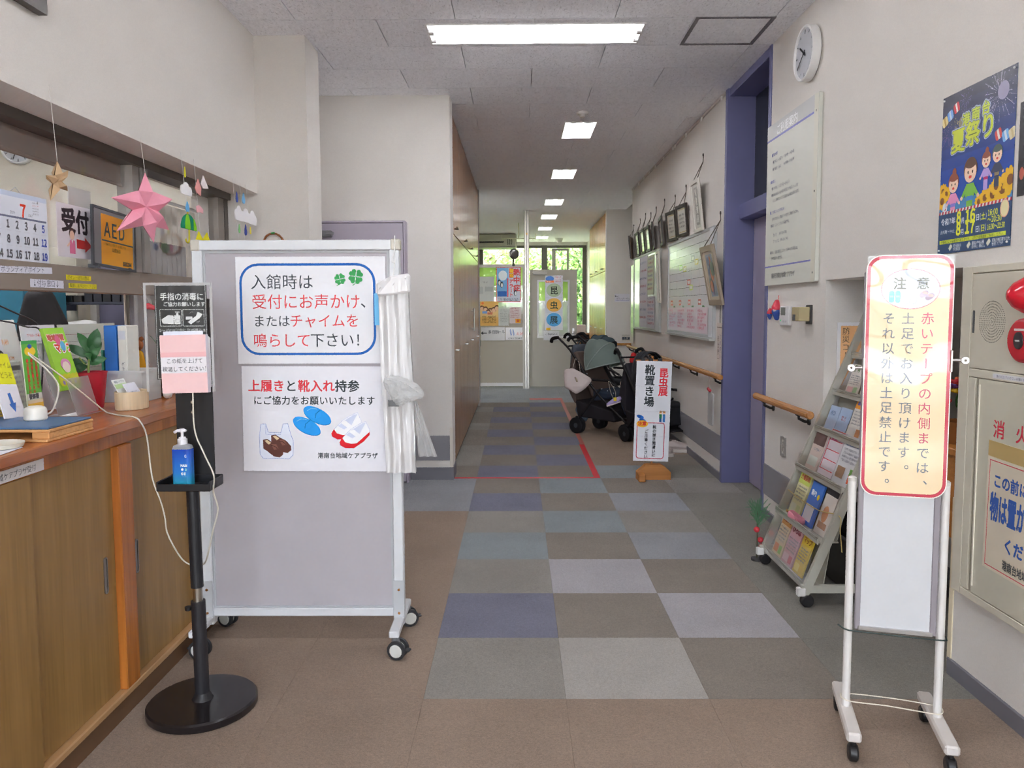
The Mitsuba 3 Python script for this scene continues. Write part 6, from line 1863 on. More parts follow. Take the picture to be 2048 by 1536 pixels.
    s.text('会場周辺には駐車場がありません。公共交通機関をご利用ください。', .018, h * .066, .0125, '#4a5a2a', px=24)
    s.add(ell(w * .92, h * .215, .024, .030), '#e6dcae')
    s.ring(ell(w * .92, h * .215, .024, .030), .003, '#d8a08a')
    for k, tx in enumerate(('主催', '会場', '共催')):
        s.add(affinity.rotate(rect2(.075 + .115 * k, h * .022, .097 + .115 * k, h * .048), 45), '#d8d8c8')
        s.text(('', '港南台中央公園', '港南台地区連合自治会')[k] or '実行委員会', .105 + .115 * k, h * .034, .0135, W, px=24, sx=.75)
        s.text(('実行委員会', '雨天中止・順延なし', '地域ケアプラザ')[k], .105 + .115 * k, h * .012, .0135, W, px=24, sx=.65)


t = poster('festival_poster', 'colourful summer festival poster with yukata figures and fireworks on the right wall', 'poster', (RW - .002, 2.957, 1.562), FACE_LEFT, .430, .580, '#2b4468', festival, mat='satin')
for y, z in ((2.945, 2.130), (2.540, 2.130), (2.540, 1.575), (2.945, 1.575)):
    part(t, 'pin', blob([(RW - .005, y, z)], .004, 1), ('satin', '#dcdcdc'))
poster('dark_poster', 'dark poster at the right edge of the picture beside the festival poster', 'poster', (RW - .002, 2.505, 1.715), FACE_LEFT, .42, .295, '#26262a', lambda s: (s.add(ell(.02, .07, .012, .02), '#b05a4a'), s.text('防犯', .1, .15, .09, '#c8c83a', bold=2, px=48)), mat='satin')
t = thing('wall_frame', 'dark wooden picture frame high on the left wall, cut by the picture corner', 'picture')
o_ = (LW + .004, 1.69, 2.338)
part(t, 'frame', extrude(rect2(0, 0, .92, .62).difference(rect2(.05, .05, .87, .57)), .03, frame_matrix(o_, FACE_RIGHT)), ('satin', '#38322c'))
part(t, 'mount', extrude(rect2(.045, .045, .875, .575), .008, frame_matrix(o_, FACE_RIGHT)), ('satin', '#c6bfa8'))
part(t, 'artwork', extrude(rect2(.12, .12, .80, .50), .001, frame_matrix((LW + .0125, 1.69, 2.338), FACE_RIGHT)), ('satin', '#8a9078'))

# small fittings beside the lavender door
t = thing('wall_thermostat', 'white wall controller with small screen and green light between the charm and the beige box', 'controller')
part(t, 'case', bx(RW - .022, RW, 4.505, 4.655, 1.256, 1.372, .005), ('satin', '#d6d6d8'))
part(t, 'screen', bx(RW - .0235, RW - .0215, 4.555, 4.630, 1.318, 1.364), ('gloss', '#6a706e'))
part(t, 'indicator', bx(RW - .0235, RW - .0215, 4.625, 4.637, 1.282, 1.290), ('matte', '#58e08a'))
part(t, 'button', cat(bx(RW - .0235, RW - .0215, 4.575, 4.60, 1.275, 1.287), bx(RW - .0235, RW - .0215, 4.535, 4.56, 1.275, 1.287)), ('satin', '#c2c2c6'))
t = thing('card_reader', 'small beige box on a black wall plate right of the wall controller', 'box')
part(t, 'wall_plate', bx(RW - .012, RW, 4.19, 4.26, 1.272, 1.378, .003), ('satin', '#3a3a3a'))
part(t, 'box', bx(RW - .075, RW - .012, 4.195, 4.30, 1.288, 1.366, .004), ('satin', '#a89c78'))
part(t, 'dark_window', bx(RW - .0765, RW - .0745, 4.245, 4.285, 1.292, 1.325), ('gloss', '#4a5058'))
for lb, y, z0, hgt in (('larger red, white and blue festive charm hung beside the wall controller', 4.735, 1.285, .15), ('smaller red and blue festive charm hung next to the door edge', 4.862, 1.288, .085)):
    t = thing('festive_charm', lb, 'charm')
    part(t, 'upper_half', blob([(RW - .012, y, z0 + hgt * .75), (RW - .014, y, z0 + hgt * .5)], [.012 * hgt / .12, .024 * hgt / .12], 3), ('satin', '#c63a4a'), True)
    part(t, 'lower_half', blob([(RW - .014, y, z0 + hgt * .38), (RW - .012, y, z0 + hgt * .1)], [.023 * hgt / .12, .012 * hgt / .12], 3), ('satin', '#34509c'), True)
    part(t, 'sash', rot(bx(RW - .040 * hgt / .15, RW - .012, y - .028 * hgt / .15, y + .028 * hgt / .15, z0 + hgt * .44, z0 + hgt * .50), 25, (1, 0, 0), (RW, y, z0 + hgt * .47)), ('satin', '#e2e0e4'))
    part(t, 'loop', tube([[RW - .004, y, z0 + hgt * .85], [RW - .004, y - .004, z0 + hgt * 1.0], [RW - .001, y, z0 + hgt * 1.02]], .0018, 5), ('matte', '#d05a5a'))
t = thing('wall_socket', 'grey-framed wall socket low on the right wall above the grey band', 'socket')
part(t, 'frame', extrude(rrect(0, 0, .075, .118, .006).difference(rrect(.018, .016, .057, .102, .004)), .010, frame_matrix((RW - .0003, 4.625, .468), FACE_LEFT)), ('satin', '#8a8884'))
part(t, 'plate', extrude(rrect(.017, .015, .058, .103, .004), .006, frame_matrix((RW - .0003, 4.625, .468), FACE_LEFT)), ('satin', '#cfccc4'))
part(t, 'slot', extrude(rect2(.034, .03, .041, .088), .0012, frame_matrix((RW - .0063, 4.625, .468), FACE_LEFT)), ('satin', '#77746e'))

# fire hydrant cabinet
FX = 1.57
BEI = '#cbc6b6'
t = thing('hydrant_cabinet', 'beige fire hydrant cabinet with red alarm lamp and push button on the right wall', 'cabinet')
part(t, 'body', bx(FX + .012, RW - .0005, 1.80, 2.728, .346, 1.502, .003), ('satin', BEI))
for a in ((FX, FX + .012, 2.672, 2.728, .346, 1.502), (FX, FX + .012, 1.80, 1.84, .346, 1.502), (FX, FX + .012, 1.84, 2.672, 1.478, 1.502), (FX, FX + .012, 1.84, 2.672, 1.122, 1.150), (FX, FX + .012, 1.84, 2.672, .346, .372)):
    part(t, 'face_frame', bx(*a, .002), ('satin', BEI))
p = part(t, 'upper_door', bx(FX + .001, FX + .0115, 1.843, 2.669, 1.153, 1.475, .0015), ('satin', '#c8c3b3'))
part(p, 'latch', extrude(rrect(0, 0, .011, .078, .004), .0012, frame_matrix((FX + .0008, 2.660, 1.273), FACE_LEFT)), ('satin', '#4a4c4e'))
holes_g = []
for k in range(8):
    R_ = .004 + .0092 * k
    n = max(1, int(R_ * 2 * PI / .0072))
    for q in range(n):
        holes_g.append(Point(R_ * math.cos(q * 2 * PI / n), R_ * math.sin(q * 2 * PI / n)).buffer(.0017, quad_segs=2))
part(p, 'speaker_grille', extrude(MultiPolygon([g for g in holes_g]), .0006, frame_matrix((FX + .0009, 2.553, 1.313), FACE_LEFT)), ('matte', '#55524a'), kind='stuff', label='round pattern of small speaker holes')
p = part(t, 'lower_door', bx(FX + .001, FX + .0115, 1.843, 2.612, .375, 1.119, .0015), ('satin', '#c6c2b1'))
part(t, 'hinge_groove', bx(FX + .008, FX + .0125, 2.590, 2.672, .375, 1.119), ('satin', '#9a9688'))
part(t, 'hinge_strip', bx(FX + .001, FX + .010, 2.632, 2.670, .375, 1.119, .0015), ('satin', BEI))
part(p, 'pull_lip', bx(FX - .003, FX + .004, 2.600, 2.606, .40, 1.10), ('satin', '#d4cfc0'))
s_ = Sheet(.6, .2)
s_.text('消', .04, .055, .062, '#c2394a', bold=1, px=64)
s_.text('火', .155, .055, .062, '#c2394a', bold=1, px=64)
s_.text('栓', .27, .055, .062, '#c2394a', bold=1, px=64)
printed(p, s_, (FX + .0008, 2.562, .885), FACE_LEFT)
poster('notice_label', None, None, (FX - .0004, 2.535, 1.128), FACE_LEFT, .26, .016, '#d2d2d6', lambda s: s.text('表示灯の下のボタンを強く押してください', .02, .003, .011, '#6a6a7a', px=24), parent=t, sheet='notice_label')


def hydrant_notice(s):
    w, h = s.w, s.h
    s.rect(0, h * .88, w, h, '#b89f6a')
    s.rect(0, 0, w, h * .875, '#d6cbb8')
    s.ring(rect2(.012, .010, w - .012, h * .855), .003, '#c8505a')
    B = '#3a5aa4'
    s.text('この前に', .036, h * .665, .048, B, bold=2, px=64, sx=.9)
    s.text('は', .215, h * .665, .048, '#c8404a', bold=2, px=64)
    s.text('物は置かないで', .025, h * .415, .098, B, bold=3, px=80, sx=.46)
    s.text('ください', .105, h * .205, .052, B, bold=2, px=64, sx=.95)
    s.text('港南台地域ケアプラザ', .105, h * .062, .034, '#4a4a4c', bold=1, px=48, sx=.72)


poster('hydrant_notice', 'aged notice in blue characters with red border taped on the hydrant cabinet door', 'notice', (FX - .0015, 2.546, .492), (-.0, -1, -.022), .46, .430, '#cdbf9e', hydrant_notice, thick=.003)
t = thing('alarm_lamp', 'red dome alarm lamp on the hydrant cabinet', 'lamp')
M_ = frame_matrix((FX + .0005, 2.345, 1.398), FACE_LEFT)
part(t, 'ring', tf(lathe([(0, 0), (.066, 0), (.066, .010), (.060, .016)], 40), M_), ('satin', '#a01c28'), 40)
part(t, 'lens', tf(lathe([(.058, .012), (.055, .030), (.040, .058), (.022, .076), (.008, .083), (0, .084)], 40), M_), ('gloss', '#c01c2c'), True)
t = thing('alarm_button', 'round red alarm push button below the alarm lamp on the hydrant cabinet', 'button')
M_ = frame_matrix((FX + .0005, 2.383, 1.258), FACE_LEFT)
part(t, 'plate', tf(lathe([(0, 0), (.070, 0), (.068, .010), (.058, .018), (0, .020)], 48), M_), ('satin', '#b82430'), 40)
part(t, 'button_cover', tf(lathe([(.0225, .017), (.021, .023), (0, .024)], 28), M_ @ np.diag([1, 1.25, 1, 1])), ('gloss', '#2a2426'), 40)
part(t, 'label_strip', extrude(rect2(-.024, .030, .024, .037), .0012, M_, .0185), ('satin', '#d8d0d0'))
part(t, 'press_mark', extrude(rect2(-.010, -.003, .010, .002), .0008, M_, .024), ('satin', '#c8c8c8'))

# ================================================================ alcove contents
solo('brown_board', bx(2.135, 2.158, 2.80, 3.40, 1.0, 1.49, .003), ('satin', '#4a3a32'), 'dark brown board on the back of the alcove behind the caution sign', 'board')
t = thing('wooden_stand', 'orange-brown wooden stand in the alcove behind the caution sign', 'stand')
part(t, 'top', bx(1.70, 2.12, 2.90, 3.36, .78, .81, .004), 'm_stand_wood')
for x, y in ((1.72, 2.92), (2.08, 2.92), (1.72, 3.32), (2.08, 3.32)):
    part(t, 'leg', bx(x, x + .03, y, y + .03, -.005, .78, .003), 'm_stand_wood')
part(t, 'front_panel', bx(1.715, 1.73, 2.95, 3.32, .45, .78), 'm_stand_wood')
solo('black_box', bx(1.93, 2.11, 2.95, 3.30, .811, 1.12, .008), ('satin', '#1c1c1f'), 'black box standing behind the flowers in the alcove', 'box')
t = thing('flower_arrangement', 'basket of yellow, red and purple artificial flowers in the alcove', 'flowers')
part(t, 'basket', lathe([(0, 0), (.055, 0), (.075, .09), (.068, .09), (.05, .01), (0, .01)], 24, (1.80, 3.10, .811)), ('matte', '#8a5a30'), 40)
r_ = np.random.default_rng(4)
for k in range(26):
    a, q, z = r_.uniform(0, 2 * PI), r_.uniform(.01, .095), .90 + r_.uniform(0, .17)
    p0 = np.array([1.80 + q * math.cos(a), 3.10 + q * math.sin(a), z])
    if k % 2:
        part(t, 'flower', cat(*[blob([p0, p0 + .020 * np.array([math.cos(b), math.sin(b), .3])], [.007, .009], 1) for b in np.arange(5) * 2 * PI / 5]), ('satin', ['#e0b82a', '#c8323a', '#7a4a9a', '#d8683a'][(k // 2) % 4]), True)
    else:
        part(t, 'leaf', leaf_mesh(p0 - (0, 0, .03), p0 + .05 * np.array([math.cos(a), math.sin(a), .8]), .03, .01, n=5, m=3), ('satin', '#3f6f38'), True)

# ================================================================ leaflet rack
t = thing('leaflet_rack', 'sloping grey leaflet rack on castors with six clear-lipped shelves by the alcove', 'rack')
RK0, RK1 = np.array([1.283, .06]), np.array([1.80, 1.325])
GREY = '#a9a89e'
sl_ = (RK1 - RK0) / np.linalg.norm(RK1 - RK0)
for y in (3.405, 3.995):
    a, b = RK0, RK1
    nrm = np.array([-sl_[1], sl_[0]])
    g = Polygon([tuple(a + nrm * .002), tuple(b + nrm * .002), tuple(b - nrm * .036), tuple(a - nrm * .036)])
    M_ = np.array([[1, 0, 0, 0], [0, 0, 1, y], [0, 1, 0, 0], [0, 0, 0, 1.0]])
    part(t, 'side_rail', extrude(g, .022, M_), ('satin', GREY))
    part(t, 'base_bar', bx(1.285, 1.90, y, y + .022, .066, .104, .003), ('satin', GREY))
    part(t, 'rear_post', bx(1.80, 1.825, y, y + .022, .10, 1.32, .003), ('satin', GREY))
    part(t, 'foot_tip', bx(1.268, 1.305, y - .003, y + .025, .052, .090, .003), ('satin', '#e6e6e4'))
    for x in (1.315, 1.87):
        k = part(t, 'castor', lathe([(0, -.016), (.022, -.016), (.029, -.010), (.029, .010), (.022, .016), (0, .016)], 24), ('satin', '#1b1b1d'), 40)
        w_ = rot(lathe([(0, -.016), (.024, -.016), (.0295, -.010), (.0295, .010), (.024, .016), (0, .016)], 24), 90, (1, 0, 0))
        scene[k] = shape(mv(w_, x, y + .011, .030), ('satin', '#1b1b1d'), 40)
        part(k, 'stem', rod([x, y + .011, .05], [x, y + .011, .07], .008), ('metal', '#8a8a88'), 40)
part(t, 'cross_bar', bx(1.80, 1.825, 3.427, 3.995, 1.28, 1.315), ('satin', GREY))
part(t, 'cross_bar', bx(1.80, 1.825, 3.427, 3.995, .30, .33), ('satin', GREY))
TIERS = [(1.305, .085), (1.362, .298), (1.462, .532), (1.556, .732), (1.645, .922), (1.738, 1.112)]
for n, (x, z) in enumerate(TIERS):
    p = part(t, 'shelf', cat(bx(x, x + .095, 3.427, 3.995, z - .006, z), bx(x - .002, x + .004, 3.427, 3.995, z - .012, z + .022)), ('satin', GREY))
    up = TIERS[n + 1] if n < 5 else (1.80, 1.30)
    vx, vz = up[0] + .0 - x, up[1] - z
    part(t, 'back_panel', extrude(rect2(0, 0, .568, math.hypot(vx, vz) - .01), .003, frame_matrix((x + .088, 3.995, z), FACE_LEFT, (vx * .55, 0, vz))), ('satin', '#97968c'))
    part(t, 'clear_lip', extrude(rect2(0, 0, .568, .17 if n < 2 else .075), .002, frame_matrix((x - .004, 3.995, z + .002), FACE_LEFT, (.25, 0, 1))), 'm_film')
part(t, 'elastic_cord', tube(spline([[1.425, 4.0, .405], [1.43, 3.85, .395], [1.43, 3.6, .400], [1.445, 3.40, .425], [1.45, 3.398, .36], [1.46, 3.396, .26]], 6), .0025, 5), ('matte', '#c8b478'), True)


def rack_leaf(tier, y0, w, h, c, lb, art=None, back=.05, name='leaflet', thick=.004, dz_=0):
    x, z = TIERS[tier]
    return poster(name, lb, 'booklet' if name == 'booklet' else 'leaflet', (x + back, y0, z + .002 + dz_), FACE_LEFT, w, h, c, art, v=(.33, 0, 1), thick=thick, mat='satin', group=None)


def rows(title, tc, c1, c2=None, seed=1, hc=None):
    def f(s):
        w, h = s.w, s.h
        if hc:
            s.rect(0, h * .68, w, h, hc)
        s.text(title, w * .10, h * .78, w * .8 / len(title), tc, bold=2, px=48)
        for k in range(5):
            s.scribble(w * .08, w * .92, h * (.60 - .07 * k), h * .04, '#7a7c84', seed + k, 16)
        s.add(rrect(w * .1, h * .06, w * .55, h * .24, .003), c1)
        if c2:
            s.add(rrect(w * .6, h * .06, w * .9, h * .24, .003), c2)
    return f


rack_leaf(0, 3.965, .13, .235, '#d8c4a4', 'beige flyer with orange top in the lowest rack pocket, far end', rows('防災', '#a04a2a', '#d88a4a', '#9ab85a', 1, '#d8a060'), .03)
rack_leaf(0, 3.82, .14, .21, '#d4a8b0', 'pink booklet in the lowest rack pocket, middle', rows('ひろば', '#8a3a4a', '#e0c0c8', '#c86a7a', 2), .028, 'booklet', .012)
rack_leaf(0, 3.665, .12, .20, '#e0c23a', 'yellow booklet in the lowest rack pocket', rows('マップ', '#a86a2a', '#f0dc7a', None, 3), .03, 'booklet', .008)
solo('pink_cloth_roll', rot(blob([(1.378, 3.80, .325), (1.384, 3.70, .318)], .022, 2), 0, (0, 0, 1)), ('matte', '#d88a9a'), 'rolled pink cloth on the pink booklet in the lowest rack pocket', 'cloth', smooth=True)
rack_leaf(1, 3.955, .145, .245, '#d9d6a8', 'yellow-green booklet in the second rack shelf from the bottom', rows('介護保険', '#b04a3a', '#d8d8c0', '#c8cf9a', 4, '#c9d46a'), .05, 'booklet', .012)
rack_leaf(1, 3.775, .14, .215, '#3f74c8', 'blue booklet in the second rack shelf from the bottom', lambda s: (s.rect(.01, .02, .11, .10, '#dfe4ea'), s.text('案内', .02, .15, .03, '#e6ecf4', bold=1, px=32), s.add(ell(.11, .15, .014), '#e0c43a')), .045, 'booklet', .010)
rack_leaf(1, 3.60, .13, .225, '#d2cac2', 'white booklet with a black top band in the second rack shelf from the bottom', lambda s: (s.rect(0, s.h * .86, s.w, s.h, '#26262a'), s.add(ell(.06, .10, .03, .04), '#c8906a'), s.rect(.02, .03, .11, .06, '#b08a70')), .045, 'booklet', .008)
rack_leaf(2, 3.975, .14, .22, '#cdbcb4', 'stack of dark-pictured magazines at the far end of the third rack shelf', lambda s: (s.rect(0, .13, s.w, .22, '#5a4440'), s.scribble(.02, .12, .10, .016, '#8a8a94', 5, 16), s.rect(.01, .02, .12, .07, '#c8ccc4')), .04, 'booklet', .03)
rack_leaf(2, 3.825, .17, .235, '#d8ccd4', 'white leaflet with red ruled lines in the third rack shelf', lambda s: ([s.rect(.01, .03 + .05 * k, s.w - .01, .034 + .05 * k, '#c8404a') for k in range(5)], s.rect(.01, .03, .016, .23, '#c8404a'), s.text('健康', .03, .185, .035, '#d05a8a', bold=1, px=32)), .045)
rack_leaf(2, 3.64, .205, .235, '#d9dade', 'broad white leaflet with a brown photo at the near end of the third rack shelf', lambda s: (s.text('港南台サロン', .02, .19, .028, '#4a6aa8', bold=1, px=32), [s.scribble(.02, .19, .165 - .018 * k, .012, '#8a8a94', k, 16) for k in range(4)], s.rect(.02, .03, .10, .085, '#9a7a60'), s.rect(.15, .02, .19, .08, '#c85a3a'), s.rect(.15, .06, .19, .09, '#6a9a4a')), .04)
rack_leaf(3, 3.98, .12, .13, '#a9bcd8', 'pale blue card at the far end of the fourth rack shelf', lambda s: s.text('相談', .02, .08, .03, '#4a6a9a', px=32), .04)
rack_leaf(3, 3.85, .12, .135, '#a3b8d6', 'second pale blue card in the fourth rack shelf', lambda s: s.text('電話', .03, .07, .028, '#8a5a6a', px=32), .038)
rack_leaf(3, 3.722, .155, .215, '#e2ded8', 'white leaflet with an orange banner in the fourth rack shelf', rows('講座案内', '#5a5aa8', '#d8d4d0', '#c88a5a', 8, '#e0963a'), .042)
rack_leaf(3, 3.56, .13, .20, '#e0dcde', 'white leaflet with red emblem at the near end of the fourth rack shelf', rows('ご案内', '#c84a3a', '#3a3a3e', '#5a9a5a', 9), .046)
rack_leaf(4, 3.955, .14, .155, '#dcd6d0', 'white leaflet with pink and green print in the fifth rack shelf', rows('子育て', '#7a8a6a', '#e0b8b8', '#a8c8a0', 10), .045)
rack_leaf(4, 3.80, .10, .175, '#d8d4cc', 'ivory leaflet with a row of black marks in the fifth rack shelf', lambda s: s.rect(.01, .11, .09, .125, '#55524e'), .05)
rack_leaf(4, 3.69, .13, .20, '#b02a34', 'deep red leaflet with yellow characters in the fifth rack shelf', lambda s: (s.text('防犯', .01, .12, .05, '#e0c83a', bold=2, px=32), s.text('防火', .01, .06, .05, '#e0c83a', bold=2, px=32)), .048)
rack_leaf(5, 3.86, .17, .14, '#2f5fb0', 'bright blue card on the top rack shelf', lambda s: s.text('BOSAI', .015, .08, .034, '#dfe6f0', bold=2, px=32), .03)
poster('corner_sign', 'orange sign with a vertical row of characters and white edge behind the rack top', 'sign', (1.668, 4.012, .955), (1, -.02, 0), .125, .330, '#e2e0e2',
       lambda s: (s.add(Polygon([(.018, .0), (.030, .0), (.125, .20), (.125, .312), (.018, .312)]), '#dfae7a'), s.vtext('防災コーナー', .045, .305, .040, '#5a4434', px=48, step=1.05)), v=(.0, 0, 1), thick=.004, mat='satin')
solo('storage_crate', bx(1.56, 1.80, 3.45, 3.96, .0005, .26, .01), ('satin', '#3a3834'), 'dark storage crate under the leaflet rack', 'crate')
solo('black_bag', facet_noise(blob([(1.60, 3.50, .31), (1.74, 3.50, .32), (1.60, 3.80, .31), (1.72, 3.82, .33), (1.68, 3.6, .40)], .045, 2), .012, 14), ('matte', '#1c1b1b'), 'crumpled black bag lying on the dark crate under the rack', 'bag', smooth=True)
t = thing('pine_ornament', 'small green pine ornament with red beads at the far foot of the leaflet rack', 'ornament')
r_ = np.random.default_rng(8)
pc = np.array([1.290, 4.068, .22])
part(t, 'needles', cat(*[rod(pc + (0, 0, r_.uniform(-.05, .09)), pc + np.array([*(r_.normal(size=2) * .032), r_.uniform(.0, .13)]), .0016, 4) for _ in range(90)]), ('matte', '#4f7a5a'), kind='stuff')
part(t, 'stem', rod([1.290, 4.068, .001], [1.290, 4.068, .27], .004, 6), ('matte', '#4a4a3a'))
for q in ((-.01, -.02, -.045), (.01, -.025, -.10), (.02, -.015, -.14)):
    part(t, 'bead', blob([pc + q], .016, 2), ('satin', '#b8303a'), True)
part(t, 'foot', lathe([(0, 0), (.03, 0), (.03, .012), (0, .014)], 20, (1.290, 4.068, .0005)), ('satin', '#3a3a3a'), 40)

# ================================================================ caution sign stand
U = np.array([.966, -.26, 0]) / np.linalg.norm([.966, -.26])
N = np.array([-U[1] * -1 * -1, -U[0], 0])
N = np.cross(U, (0, 0, 1))
SC = np.array([1.185, 2.335, 0])


def sp(s, n, z):
    return SC + U * s + N * n + np.array([0, 0, z])


SM = frame_matrix(SC, U)


def sbox(s0, s1, n0, n1, z0, z1, b=0):
    """A box in the stand's own frame: along it, out of its face, up."""
    return tf(bx(s0, s1, z0, z1, n0, n1, b), SM)


t = thing('caution_stand', 'white tubular sign stand on castors with a blank white panel, at the right', 'sign stand')
WH = '#d9d7d4'
for s0 in (-.144, .119):
    part(t, 'post', rod(sp(s0, 0, .09), sp(s0, 0, .825), .0125, 20), ('satin', WH), 40)
    part(t, 'post_cap', tf(rot(lathe([(.0132, .0), (.0132, .010), (.008, .015), (0, .016)], 20), -90, (1, 0, 0)), frame_matrix(sp(s0, 0, .822), U)), ('satin', '#c6c3be'), 40)
    k = part(t, 'foot', sbox(s0 - .021, s0 + .021, -.165, .175, .064, .094, .006), ('satin', '#cfcac6'))
    for n in (-.145, .155):
        w_ = rot(lathe([(0, -.014), (.020, -.014), (.026, -.009), (.026, .009), (.020, .014), (0, .014)], 24), 90, (0, 1, 0))
        part(k, 'castor', cat(mv(tf(rot(w_, -15, (0, 0, 1)), np.eye(4)), *sp(s0, n, .0265)), rod(sp(s0, n, .04), sp(s0, n, .066), .008)), ('satin', '#1a1a1c'), 40)
part(t, 'panel', sbox(-.118, .094, .000, .010, .362, 1.47), ('satin', '#c4c6ca'))
part(t, 'panel_profile', sbox(-.127, -.112, -.004, .014, .352, 1.47, .002), ('satin', '#8f8a90'))
part(t, 'panel_profile', sbox(.086, .104, -.004, .014, .352, 1.47, .002), ('satin', '#8a858c'))
part(t, 'bottom_rail', sbox(-.118, .095, -.004, .018, .350, .364, .002), ('metal', '#c9c9c9'))
part(t, 'wire', tube([sp(-.175, .005, .358), sp(-.158, .016, .350), sp(-.144, .016, .346), sp(0, .020, .345), sp(.119, .016, .343), sp(.136, .01, .343), sp(.136, -.010, .346)], .0022, 6), ('satin', '#2c3a38'), True)
part(t, 'elastic_loop', tube(spline([sp(-.16, .01, .122), sp(-.13, .016, .115), sp(-.03, .022, .118), sp(.06, .02, .112), sp(.119, .016, .108), sp(.134, 0, .112), sp(.119, -.016, .118), sp(.0, -.02, .124), sp(-.144, -.016, .124), sp(-.16, .01, .122)], 6), .002, 6), ('matte', '#d8d2c4'), True)
t = thing('caution_sign', 'tall laminated cream sign with red border hung on the white sign stand', 'sign')
o_ = sp(-.125, .020, .783)
part(t, 'sheet', extrude(rrect(0, 0, .241, .737, .045), .0018, frame_matrix(o_, U), -.0018), ('satin', '#e9e3da'))
s_ = Sheet(.241, .737)
w, h = .241, .737
s_.add(rrect(.003, .003, w - .003, h - .003, .042), '#c0384c')
s_.add(rrect(.012, .012, w - .012, h - .012, .035), '#ecd6b0')
s_.add(ell(w * .51, h - .103, .0805, .0605), '#c0506a')
s_.add(ell(w * .51, h - .103, .0790, .0590), '#d9e2f4')
s_.text('注', .075, h - .100, .0370, '#55584c', px=64, bold=1)
s_.text('意', .138, h - .100, .0370, '#55584c', px=64, bold=1)
for x in (.072, .089):
    s_.add(rrect(x - .0072, h - .144, x + .0072, h - .108, .0065), '#5aaee8')
    s_.rect(x - .005, h - .128, x + .005, h - .122, '#8cc6ee')
for x in (.113, .132):
    g = rrect(x - .0085, h - .147, x + .0085, h - .112, .0075)
    s_.add(g, '#dfe5f0')
    s_.ring(g, .0009, '#9aaac8')
    s_.ring(ell(x, h - .121, .005, .0035), .0008, '#9aaac8')
for x, y, a in ((.160, h - .118, 35), (.176, h - .126, 35)):
    s_.add(ell(x, y, .014, .0085, a), '#a894b0')
    s_.add(ell(x + .003, y + .003, .008, .004, a - 50), '#d8a09a')
R_, G_ = '#c9506a', '#70757f'
c3 = .0365
for xx, tx, cols_ in ((.172, '赤いテープの内側までは、', (9, R_, G_)), (.119, '土足でお入り頂けます。', (0, R_, G_)), (.066, 'それ以外は土足禁止です。', (0, R_, G_))):
    top = h - .172
    for i, ch in enumerate(tx):
        red = i < cols_[0] and not (i == 6)
        s_.vtext(ch, xx, top - i * .0452 * (12 / 12.0), .0375, R_ if i < cols_[0] else G_, px=64)
printed(t, s_, o_, U, mat='satin')
n_, k_ = 26, 60
zz, uu = np.meshgrid(np.linspace(.002, h - .002, k_), np.linspace(.002, w - .002, n_), indexing='ij')
off = .0045 + .0021 * np.sin(zz * 23 + .5 * np.sin(uu * 14)) + .0010 * np.sin(zz * 9 - uu * 8 + 1.2) + .0005 * np.sin(uu * 30 + zz * 34)
v = np.stack([uu, zz, off], -1).reshape(-1, 3)
i_, j_ = np.meshgrid(np.arange(k_ - 1), np.arange(n_ - 1), indexing='ij')
a_ = (i_ * n_ + j_).ravel()
part(t, 'lamination', tf(trimesh.Trimesh(v, np.concatenate([np.stack([a_, a_ + 1, a_ + n_ + 1], 1), np.stack([a_, a_ + n_ + 1, a_ + n_], 1)]), process=False), frame_matrix(o_, U)), 'm_lam', True)
for s0, z, d in ((-.125, 1.178, -1), (.114, 1.205, 1)):
    k = part(t, 'clip', cat(sbox(s0 - .003, s0 + .003, .008, .030, z - .035, z + .03, .001), rod(sp(s0 + d * .004, .02, z), sp(s0 + d * .034, .022, z), .0048, 12)), ('metal', '#cfcac6'), 40)
    part(k, 'eyelet', tf(lathe([(.004, -.004), (.0105, -.004), (.012, 0), (.0105, .005), (.004, .005), (.004, -.004)], 20), frame_matrix(sp(s0 + d * .036, .026, z), U)), ('metal', '#d6d2cc'), 40)

# ================================================================ strollers and shoes in the corridor


